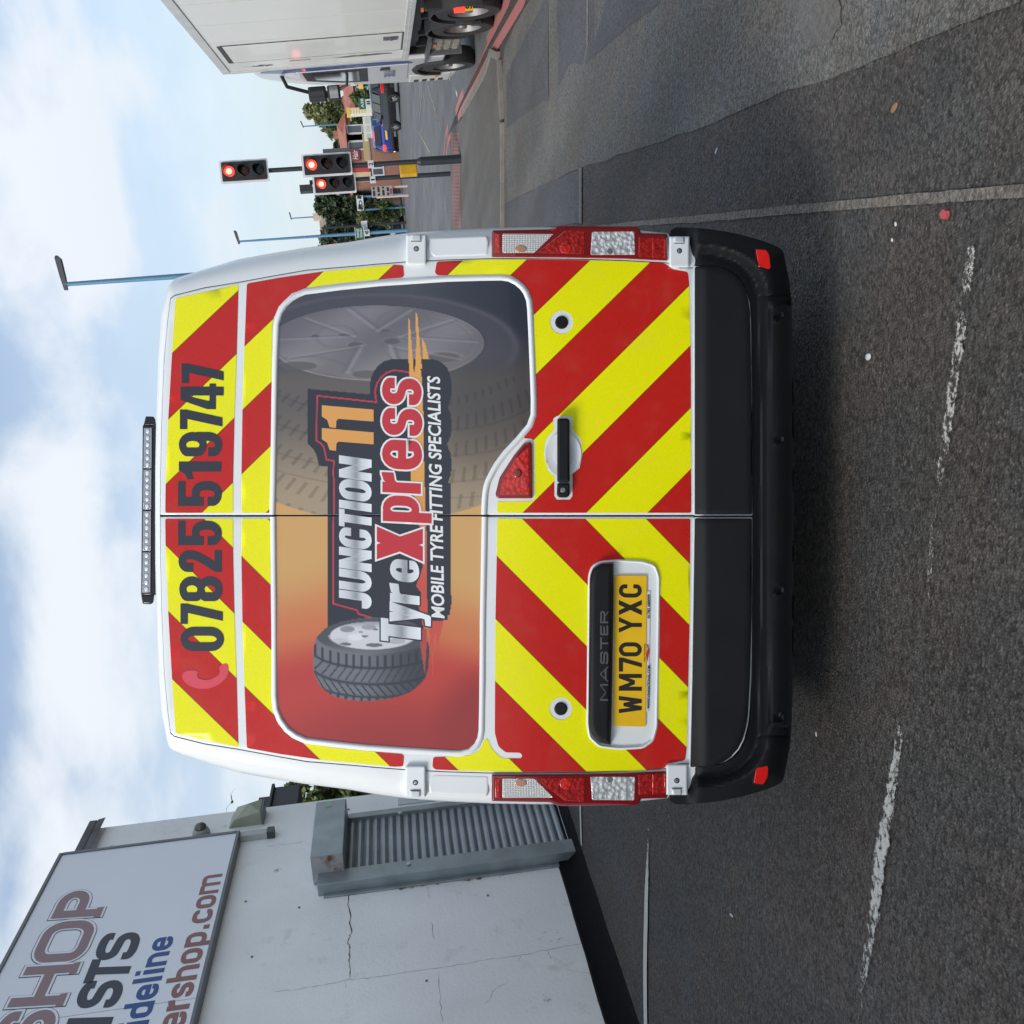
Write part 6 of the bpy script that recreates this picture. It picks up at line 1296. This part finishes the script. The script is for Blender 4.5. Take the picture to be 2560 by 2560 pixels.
for k in range(4):
    b = MB(); r = random.Random(k); x = -w*.42
    while x < w*.36: l_ = r.uniform(.08, .3); b.b2((x, -.06, z+h*(.34-k*.22)), (min(w*.42, x+l_), -.054, z+h*(.44-k*.22))); x += l_+.07
    b.build('print_row', plate_k, o)
b = MB(); b.b2((-w*.3, -.06, z-h*.46), (w*.2, -.053, z-h*.36)); b.build('print_row', mat('maroon_print2', (.25, .06, .06), .5), o)
o, w, h, z = flat_sign('shop_fascia', (892, 909, 489, 526), 60.5, wsg, 'white sign with black lettering half hidden in the dark tree', 'sign', .1, 0, (-.45, .45)); sign_text(o, 'KFOOD', -w*.42, w*.45, z-h*.28, z+h*.28, plate_k) if False else sign_text(o, 'O', -.2, .15, z-h*.28, z+h*.2, plate_k)
for q in (-.42, .3): b = MB(); b.prism([(w*q, z+h*.4), (w*q+.3, z+h*.25), (w*q+.12, z-h*.1), (w*q+.28, z-h*.4), (w*q-.05, z-h*.2)], -.058, -.052); b.build('sign_symbol', plate_k, o)
o, w, h, z = flat_sign('warning_sign', (876, 893, 204, 214), 62, wsg, 'white warning sign with red edge beside the lorry mirror', 'sign', .06, 0, (0,)); b = MB(); b.prism([(-w*.5, z-h*.5), (w*.5, z-h*.5), (0, z+h*.45)], -.06, -.035); b.build('red_triangle', mat('sign_red', (.55, .03, .03), .5), o)
o, w, h, z = flat_sign('yellow_beacon_sign', (896, 908, 207, 220), 62, ysg, 'small square yellow sign by the green post near the lorry', 'sign', .3, 0, (0,), mat('green_post', (.10, .26, .22), .5))
# distant signal on a blue pole near the dark tree
p = hit(1012, 535); o = empty('far_signal', Matrix.Translation((p.x, p.y, p.z)), 'far blue and black signal post with yellow box under the dark tree', 'traffic light')
zt_ = at(908, 540, p.y).z-p.z; b = MB(); b.tube((0, 0, -.1), (0, 0, zt_*.45), .09, .07, 10); b.build('pole', lbk, o); b = MB(); b.tube((0, 0, zt_*.45), (0, 0, zt_), .07, .06, 10); b.build('upper_pole', lpb, o)
b = MB(); b.b2((-.25, -.15, zt_*.80), (.25, .15, zt_*1.0)); b.build('sign_case', mat('sky_blue_case', (.12, .30, .45), .5), o); b = MB(); b.b2((-.35, -.12, zt_*.42), (-.1, .12, zt_*.50)); b.build('push_button_box', mat('yellow_box', (.6, .4, .02)), o)
# camera pole
p = at(912, 563, 60); g = float(gz(p.x, p.y)); o = empty('camera_pole', Matrix.Translation((p.x, p.y, g)), 'black mast with small white box standing in the dark tree', 'mast'); b = MB(); b.tube((0, 0, 0), (0, 0, p.z-g+2.5), .08, .06, 10); b.build('mast', lbk, o); b = MB(); b.b2((-.2, -.2, p.z-g-.15), (.2, .1, p.z-g+.2)); b.build('white_box', wsg, o)
# ================================================================== CARS
def car(loc, yaw, L_, W_, H_, body, label, kind='hatch', tail=True, brake=False, plate_c=True):
    o = empty('parked_car' if False else 'car', Matrix.Translation(loc) @ Matrix.Rotation(yaw, 4, 'Z'), label, 'car')       # local +Y is forward, rear at y=0
    # stations along the car: y, half width low, z low, z belt, half width roof, z roof
    hw = W_/2
    st = [(0.0, hw*.80, .42, .78, None), (.06, hw*.92, .30, .86, None), (.22, hw*.97, .25, .95, (hw*.74, .96)), (.42, hw, .24, .97, (hw*.70, H_*.90)), (.62, hw, .23, .96, (hw*.67, H_*.975)), (1.3, hw, .22, .95, (hw*.68, H_)), (2.1, hw, .22, .93, (hw*.68, H_*.995)), (2.7, hw, .22, .92, (hw*.66, H_*.93)), (3.15, hw, .22, .91, (hw*.72, .93)), (3.6, hw*.98, .22, .84, None), (L_-.25, hw*.90, .24, .70, None), (L_, hw*.70, .38, .56, None)]
    vs = []; fs = []; n = 12
    for y, w, zl, zb, rf in st:
        rw, rz = rf if rf else (w*.72, zb+.03)
        half = [(w*.90, zl), (w, zl+.18), (w*1.0, (zl+zb)/2+.08), (w*.955, zb), (rw+(w*.955-rw)*.12, rz-(rz-zb)*.10), (rw*.80, rz)]
        vs += [(x, y, z) for x, z in half]+[(-x, y, z) for x, z in reversed(half)]
    for i in range(len(st)-1):
        for j in range(n): k = (j+1) % n; fs.append((i*n+j, i*n+k, (i+1)*n+k, (i+1)*n+j))
    fs += [tuple(range(n-1, -1, -1)), tuple(range((len(st)-1)*n, len(st)*n))]
    bo = MB(); bo.add(vs, fs); bo.build('body', body, o, 32)
    # windows: rear screen and side glass, a few millimetres proud
    def glass(name, q): b = MB(); b.add(q, [tuple(range(len(q)))]); g_ = b.build(name, glass_d, o); sm = g_.modifiers.new('s', 'SOLIDIFY'); sm.thickness = .012; sm.offset = 0
    glass('rear_window', [(-hw*.66, .20, 1.00), (hw*.66, .20, 1.00), (hw*.58, .40, H_*.90), (-hw*.58, .40, H_*.90)])
    for s in (-1, 1):
        for ya, yb in ((.55, 1.25), (1.32, 2.05), (2.12, 2.85)):
            hb = H_-.10 if yb < 2.5 else H_*.90; xb_ = hw*.955; xt = hw*.74; top2 = (hb if yb < 2.5 else 1.03)
            glass('side_window', [(s*(xb_+.004), ya, 1.0), (s*(xb_+.004), yb, 1.0), (s*((xt if yb < 2.5 else xb_)+.01), yb-(.0 if yb < 2.5 else .05), top2), (s*(xt+.012), ya+.05, hb)])
    glass('windscreen', [(-hw*.66, 3.08, .97), (hw*.66, 3.08, .97), (hw*.60, 2.66, H_*.93), (-hw*.60, 2.66, H_*.93)])
    lm = mat('car_tail_red', (.60, .012, .012), .2, coat=.8) if not brake else mat('car_brake_lit', (.9, .04, .02), .3, emis=(1, .05, .04), es=.8)
    for s in (-1, 1):
        b = MB(); x0 = hw*.62; b.b2((s*x0, -.005, .74), (s*(hw*.93), .16, .93)); bevel(b.build('tail_light', lm, o), .03); b = MB(); b.b2((s*hw*.90, .04, .76), (s*hw*.985, .34, .92)); bevel(b.build('tail_light', lm, o), .02)
    if brake: b = MB(); b.b2((-.28, .375, H_*.915), (.28, .42, H_*.94)); b.build('high_brake_light', lm, o)
    if plate_c: b = MB(); b.b2((-.26, -.012, .62), (.26, .01, .73)); b.build('number_plate', yel, o)
    b = MB(); b.b2((-hw*.86, -.03, .26), (hw*.86, .16, .46)); bevel(b.build('rear_bumper', lbk if body is not None else body, o), .04)
    for s in (-1, 1):
        b = MB(); b.b2((s*hw*.98, 2.62, .98), (s*(hw+.17), 2.80, 1.10)); bevel(b.build('door_mirror', body, o), .03)
        for yy in (.78, L_-.82):
            wheel(o, s*(hw-.09), yy, .33, .33, .20, s); b = MB(); b.lathe([(.36, -.03), (.36, .03), (.001, .03)], 'X', (s*(hw-.025), yy, .31), 20); b.build('wheel_arch', dark, o)
    return o
blk_car = mat('car_black_paint', (.006, .007, .010), .25, coat=.35); blu_car = mat('car_blue_paint', (.010, .035, .23), .2, coat=1.0); nav_car = mat('car_navy_paint', (.012, .018, .035), .25, coat=.8)
pr = hit(1000, 240); pf = hit(1003, 311); v = Vector((pf.x-pr.x, pf.y-pr.y, 0)); print('black car axle vector', v, v.length)
def car_at(px, lx, ly, yaw, *a, **k):     # local point (lx, ly) of the car stands at the picture point
    p = hit(*px); c, s_ = math.cos(yaw), math.sin(yaw); return car(Vector((p.x-(c*lx-s_*ly), p.y-(s_*lx+c*ly), p.z)), yaw, *a, **k)
car_at((1000, 243), -.84, .78, math.radians(11), 4.1, 1.78, 1.47, blk_car, 'black hatchback with silver wheels beside the lorry cab, seen from behind at an angle')
car_at((998, 374), -.83, .2, math.radians(-14), 3.9, 1.74, 1.50, blu_car, 'bright blue hatchback seen from behind with its red brake lights on', brake=True)
car_at((972, 322), -.83, .2, math.radians(-14), 3.9, 1.74, 1.45, mat('car_mid_blue', (.02, .09, .30), .2, coat=1), 'second blue car mostly hidden behind the bright blue hatchback')
p = hit(1008, 562); car(Vector((p.x, p.y, p.z)), math.radians(170), 3.9, 1.74, 1.45, nav_car, 'dark car waiting in the shade of the large tree beside the van')
# ================================================================== TREES
def leafmat(name, a, b_):
    m = bpy.data.materials.new(name); m.use_nodes = True; n = m.node_tree.nodes; l = m.node_tree.links; bs = n['Principled BSDF']; t = n.new('ShaderNodeTexCoord'); z = n.new('ShaderNodeTexNoise'); z.inputs['Scale'].default_value = .9; z.inputs['Detail'].default_value = 6; l.new(t.outputs['Object'], z.inputs[0])
    r = n.new('ShaderNodeMapRange'); l.new(z.outputs[0], r.inputs[0]); r.inputs[1].default_value = .35; r.inputs[2].default_value = .65; c = n.new('ShaderNodeMixRGB'); l.new(r.outputs[0], c.inputs[0]); c.inputs[1].default_value = (*a, 1); c.inputs[2].default_value = (*b_, 1); l.new(c.outputs[0], bs.inputs['Base Color']); bs.inputs['Roughness'].default_value = .6
    return m
lf_dark = leafmat('leaf_dark', (.022, .040, .020), (.045, .070, .030)); lf_mid = leafmat('leaf_mid', (.060, .090, .025), (.11, .14, .045)); lf_pale = leafmat('leaf_pale', (.12, .15, .055), (.19, .21, .09)); bark = mat('bark', (.10, .08, .06), .9, var=.2, bump=.6, bscale=20)
def tree(top_px, yl, yr, depth, label, leaf, seed, nleaf=2600, low=.25, name='tree', lsize=None, group=None, conic=0.0):
    xc = top_px; yc = (yl+yr)/2; t = at(xc, yc, depth); Wd = (at(xc+100, yl, depth)-at(xc+100, yr, depth)).length; g = float(gz(t.x, t.y)); H = (t.z-g)*1.07; r = np.random.default_rng(seed)
    o = empty(name, Matrix.Translation((t.x, t.y, g)), label, 'tree', group)
    b = MB(); b.tube((0, 0, -.2), (.1, 0, H*.35), Wd*.035+.08, Wd*.022+.05, 10); limbs = []
    for k in range(9):
        a = k*2.4+seed; e = Vector((math.cos(a)*Wd*.30, math.sin(a)*Wd*.25, H*(.5+.04*k))); m_ = Vector((e.x*.35, e.y*.35, H*.42)); b.tube((.1, 0, H*(.26+.01*k)), m_, Wd*.016+.03, Wd*.010+.02, 6); b.tube(m_, e, Wd*.010+.02, .02, 6); limbs.append(e)
    b.build('trunk', bark, o, 40)
    nb = 44; cz = H*(low+(1-low)/2); rz = H*(1-low)/2; blobs = []
    for k in range(nb):
        d = r.normal(size=3); d /= np.linalg.norm(d); q = r.uniform(.40, 1.02); z = d[2]*q; w = math.sqrt(max(.05, 1-max(0, z)*conic*1.2)) if conic else 1
        blobs.append((d[0]*q*Wd*.40*w, d[1]*q*Wd*.38*w, cz+z*rz*.86, r.uniform(.11, .24)*min(Wd, H*1.2)*w))
    bl_ = np.array(blobs); idx = r.integers(0, nb, nleaf); dv = r.normal(size=(nleaf, 3)); dv /= np.linalg.norm(dv, axis=1)[:, None]; rad = bl_[idx, 3]*(r.uniform(.35, 1.0, nleaf)**.6); c = bl_[idx, :3]+dv*rad[:, None]*np.array([1, 1, .8])
    c = c[(c[:, 2] > H*low*.7)]; n = len(c); s = (lsize or Wd*.026)*r.uniform(.5, 1.4, n); A_1 = r.normal(size=(n, 3)); A_1 /= np.linalg.norm(A_1, axis=1)[:, None]; B_1 = np.cross(A_1, r.normal(size=(n, 3))); B_1 /= np.linalg.norm(B_1, axis=1)[:, None]
    V = np.stack([c-A_1*s[:, None], c+B_1*s[:, None]*.6, c+A_1*s[:, None], c-B_1*s[:, None]*.6], 1).reshape(-1, 3)
    q = mkobj('crown', V, [(4*i, 4*i+1, 4*i+2, 4*i+3) for i in range(n)], leaf, o); q['kind'] = 'stuff'; return o
tree(772, 480, 645, 68, 'broad dark tree beyond the traffic lights at the right edge of the van', lf_dark, 5, 24000, .0, lsize=.19)
tree(800, 560, 680, 65, 'dark tree directly behind the van roof corner', lf_dark, 8, 14000, .0, lsize=.19)
tree(893, 500, 570, 61, 'low green bush under the dark tree near the kerb', lf_mid, 12, 2500, .0, 'bush', lsize=.12)
tree(757, 236, 330, 120, 'tall pale green tree above the red roofs', lf_pale, 21, 9000, .25, lsize=.21, conic=.5)
tree(792, 262, 368, 112, 'rounder mid green tree in front of the tall pale one', lf_mid, 22, 8000, .2, lsize=.19)
tree(824, 345, 384, 125, 'small dark green tree at the left end of the far tree group', lf_dark, 23, 2500, .2, lsize=.28)
tree(870, 222, 268, 88, 'sunlit green bush right of the yellow totem', lf_mid, 24, 3000, .05, 'bush', lsize=.18)
tree(872, 286, 330, 90, 'sunlit green bush above the white hoarding', lf_mid, 25, 3000, .05, 'bush', lsize=.18)
tree(690, 1925, 2075, 26, 'leafy green tree showing between the shop wall and the van', lf_mid, 31, 9000, .15, lsize=.08)
# ================================================================== HOUSES
def brick(name, a, b_, s=6):
    m = bpy.data.materials.new(name); m.use_nodes = True; n = m.node_tree.nodes; l = m.node_tree.links; bs = n['Principled BSDF']; t = n.new('ShaderNodeTexCoord'); mpn = n.new('ShaderNodeMapping'); mpn.inputs['Rotation'].default_value = (math.pi/2, 0, 0); l.new(t.outputs['Object'], mpn.inputs[0]); z = n.new('ShaderNodeTexBrick'); z.inputs['Scale'].default_value = s; z.inputs['Color1'].default_value = (*a, 1); z.inputs['Color2'].default_value = (*b_, 1); z.inputs['Mortar'].default_value = (.30, .26, .23, 1); l.new(mpn.outputs[0], z.inputs[0]); l.new(z.outputs[0], bs.inputs['Base Color']); bs.inputs['Roughness'].default_value = .85; return m
brk = brick('red_brick', (.30, .11, .075), (.36, .15, .10)); tile = mat('red_roof_tile', (.34, .13, .10), .8, var=.2, vscale=1.2, bump=.5, bscale=6); tileb = mat('brown_roof_tile', (.24, .19, .165), .85, var=.2, vscale=1.0, bump=.5, bscale=6); ren = mat('cream_render', (.50, .44, .33), .8, var=.08)
def house(px, depth, ridge_x, label, wallm, roofm, dp=8, yaw=0.0, roof='gable', wins=(), cat='house', axis='X', doors=()):
    x0, y0, y1 = px; yc = (y0+y1)/2; c = at(x0, yc, depth); W_ = (at(x0, y0, depth)-at(x0, y1, depth)).length; g = float(gz(c.x, c.y))-.1; H = c.z-g; RH = at(ridge_x, yc, depth).z-c.z
    o = empty('house', Matrix.Translation((c.x, c.y, g)) @ Matrix.Rotation(yaw, 4, 'Z'), label, cat); b = MB(); b.b2((-W_/2, 0, 0), (W_/2, dp, H)); b.build('wall', wallm, o); b = MB(); e = .35
    if axis == 'X':
        i_ = 0 if roof == 'gable' else W_*.28; b.add([(-W_/2-e, -e, H), (W_/2+e, -e, H), (W_/2+e, dp+e, H), (-W_/2-e, dp+e, H), (-W_/2-e*(roof == 'gable')+i_, dp/2, H+RH), (W_/2+e*(roof == 'gable')-i_, dp/2, H+RH)], [(0, 1, 5, 4), (2, 3, 4, 5), (1, 2, 5), (3, 0, 4), (3, 2, 1, 0)])
    else: b.add([(-W_/2-e, -e, H), (W_/2+e, -e, H), (W_/2+e, dp+e, H), (-W_/2-e, dp+e, H), (0, -e, H+RH), (0, dp+e, H+RH)], [(0, 1, 4), (2, 3, 5), (1, 2, 5, 4), (3, 0, 4, 5), (3, 2, 1, 0)])
    rf = b.build('roof', roofm, o); b = MB(); b.b2((W_*.22, dp*.45, H+RH*.5), (W_*.22+.6, dp*.45+.6, H+RH+.5)); b.build('chimney', wallm, rf)
    for (u, v_, w, h) in wins:
        x = -W_/2+W_*u; z = H*v_; b = MB(); b.b2((x-w/2, -.05, z-h/2), (x+w/2, .04, z-h/2+.09)); b.b2((x-w/2, -.05, z+h/2-.09), (x+w/2, .04, z+h/2)); [b.b2((x+q*w/2-.04, -.05, z-h/2+.09), (x+q*w/2+.04, .04, z+h/2-.09)) for q in (-.92, 0, .92)]; fr = b.build('window', wsg, o); b = MB(); b.b2((x-w/2+.05, -.02, z-h/2+.08), (x+w/2-.05, .03, z+h/2-.08)); b.build('pane', mat('far_glass', (.09, .10, .12), .15), fr)
    for (u, w, h, m) in doors: x = -W_/2+W_*u; b = MB(); b.b2((x-w/2, -.06, 0), (x+w/2, .05, h)); b.build('shop_front', m, o)
    return o, W_, H
W2 = [(.15, .72, 1.5, 1.2), (.4, .72, 1.5, 1.2), (.85, .72, 1.5, 1.2)]
sf = mat('ochre_front', (.42, .33, .16), .6); o, w, H = house((868, 318, 408), 84, 838, 'red brick shop with maroon sign and ochre front behind the taller traffic light', brk, tile, 9, 0, 'hip', [(.58, .80, 1.4, 1.3), (.82, .80, 1.4, 1.3), (.58, .42, 1.4, 1.5), (.82, .42, 1.4, 1.5)], 'shop', 'X', [(.24, 3.2, 2.3, sf)])
b = MB(); b.b2((-w*.46, -.16, H*.74), (-w*.14, -.05, H*.96)); fs_ = b.build('fascia', mat('maroon_sign', (.22, .04, .05), .5), o)
P, T = text_px('Hair', 0, 1, 0, 1, .01, .25, lambda u, v: (-w*.43+u*w*.26, H*.78+v*H*.12)); mkobj('sign_text', [(a, -.17, c) for a, c in P], T, wsg, fs_)
o, w, H = house((878, 405, 470), 66, 850, 'brick building with red and cream poster between the two signal poles', brk, tile, 8, 0, 'gable', [(.70, .45, 1.0, .8)], 'shop'); 
b = MB(); b.b2((-w*.30, -.12, H*.60), (w*.06, -.03, H*.97)); q = b.build('poster', mat('poster_cream', (.62, .50, .30), .6), o); b = MB(); b.b2((w*.07, -.12, H*.62), (w*.22, -.03, H*.97)); b.build('poster', mat('poster_red', (.55, .05, .05), .6), o)
house((856, 470, 545), 92, 783, 'broad building with tan roof behind the large dark tree', ren, tileb, 14, 0, 'gable', W2)
house((872, 225, 300), 108, 848, 'low red roofed house behind the sunlit bushes', brk, tile, 9, 0, 'gable', W2); house((866, 290, 345), 100, 842, 'red roofed house left of the tall pale tree', brk, tile, 8, 0, 'gable', W2, axis='Y')
house((880, 150, 232), 96, 852, 'red roofed house partly behind the lorry mirror', brk, tile, 9, 0, 'gable', W2); house((905, 1960, 2000), 30, 878, 'brick house with red roof glimpsed beyond the shop wall', brk, tile, 7, 0, 'gable', [])
# low brick wall along the far pavement, dark eaves box above the shop corner, bird
a0, a1 = at(982, 342, 62), at(982, 398, 62); g = float(gz(a0.x, a0.y)); o = empty('garden_wall', Matrix.Translation(((a0.x+a1.x)/2, 62, g)), 'brown brick wall beside the blue car at the far pavement', 'wall'); b = MB(); W_ = abs(a1.x-a0.x); hh = at(925, 370, 62).z-g; b.b2((-W_/2, 0, 0), (W_/2, .25, hh)); b.build('brickwork', brick('brown_brick', (.26, .12, .07), (.32, .16, .09)), o); b = MB(); b.b2((-W_/2-.05, -.05, hh), (W_/2+.05, .3, hh+.08)); b.build('coping', mat('stone_coping', (.3, .27, .22), .8), o)
q = at(716, 2017, 13.0); o = empty('dark_gutter_box', WM @ Matrix.Translation(WIv @ q), 'dark boxed gutter showing above the far end of the shop wall', 'gutter'); b = MB(); b.b2((-.22, -.1, -.16), (.35, .8, .16)); b.b2((-.26, -.14, .16), (.38, .84, .20)); b.b2((.0, -.1, .2), (.14, .1, .34)); bevel(b.build('gutter_box', mat('dark_gutter', (.035, .038, .045), .6), o), .01)
q = at(580, 2005, 60); o = empty('bird', Matrix.Translation(q) @ Matrix.Rotation(.4, 4, 'Y'), 'small gull flying above the shop roof', 'bird'); gm = mat('gull_grey', (.30, .30, .30), .7)
b = MB(); b.lathe([(.001, -.28), (.05, -.20), (.08, -.02), (.06, .15), (.03, .24), (.001, .30)], 'Y', (0, 0, 0), 10); b.build('body', gm, o, 60)
for s in (-1, 1): b = MB(); b.add([(s*.05, -.10, .02), (s*.05, .10, .02), (s*.38, .12, .20), (s*.80, -.06, .10), (s*.36, -.06, .19)], [(0, 1, 2, 4), (4, 2, 3)]); w_ = b.build('wing', gm, o); sm = w_.modifiers.new('s', 'SOLIDIFY'); sm.thickness = .015
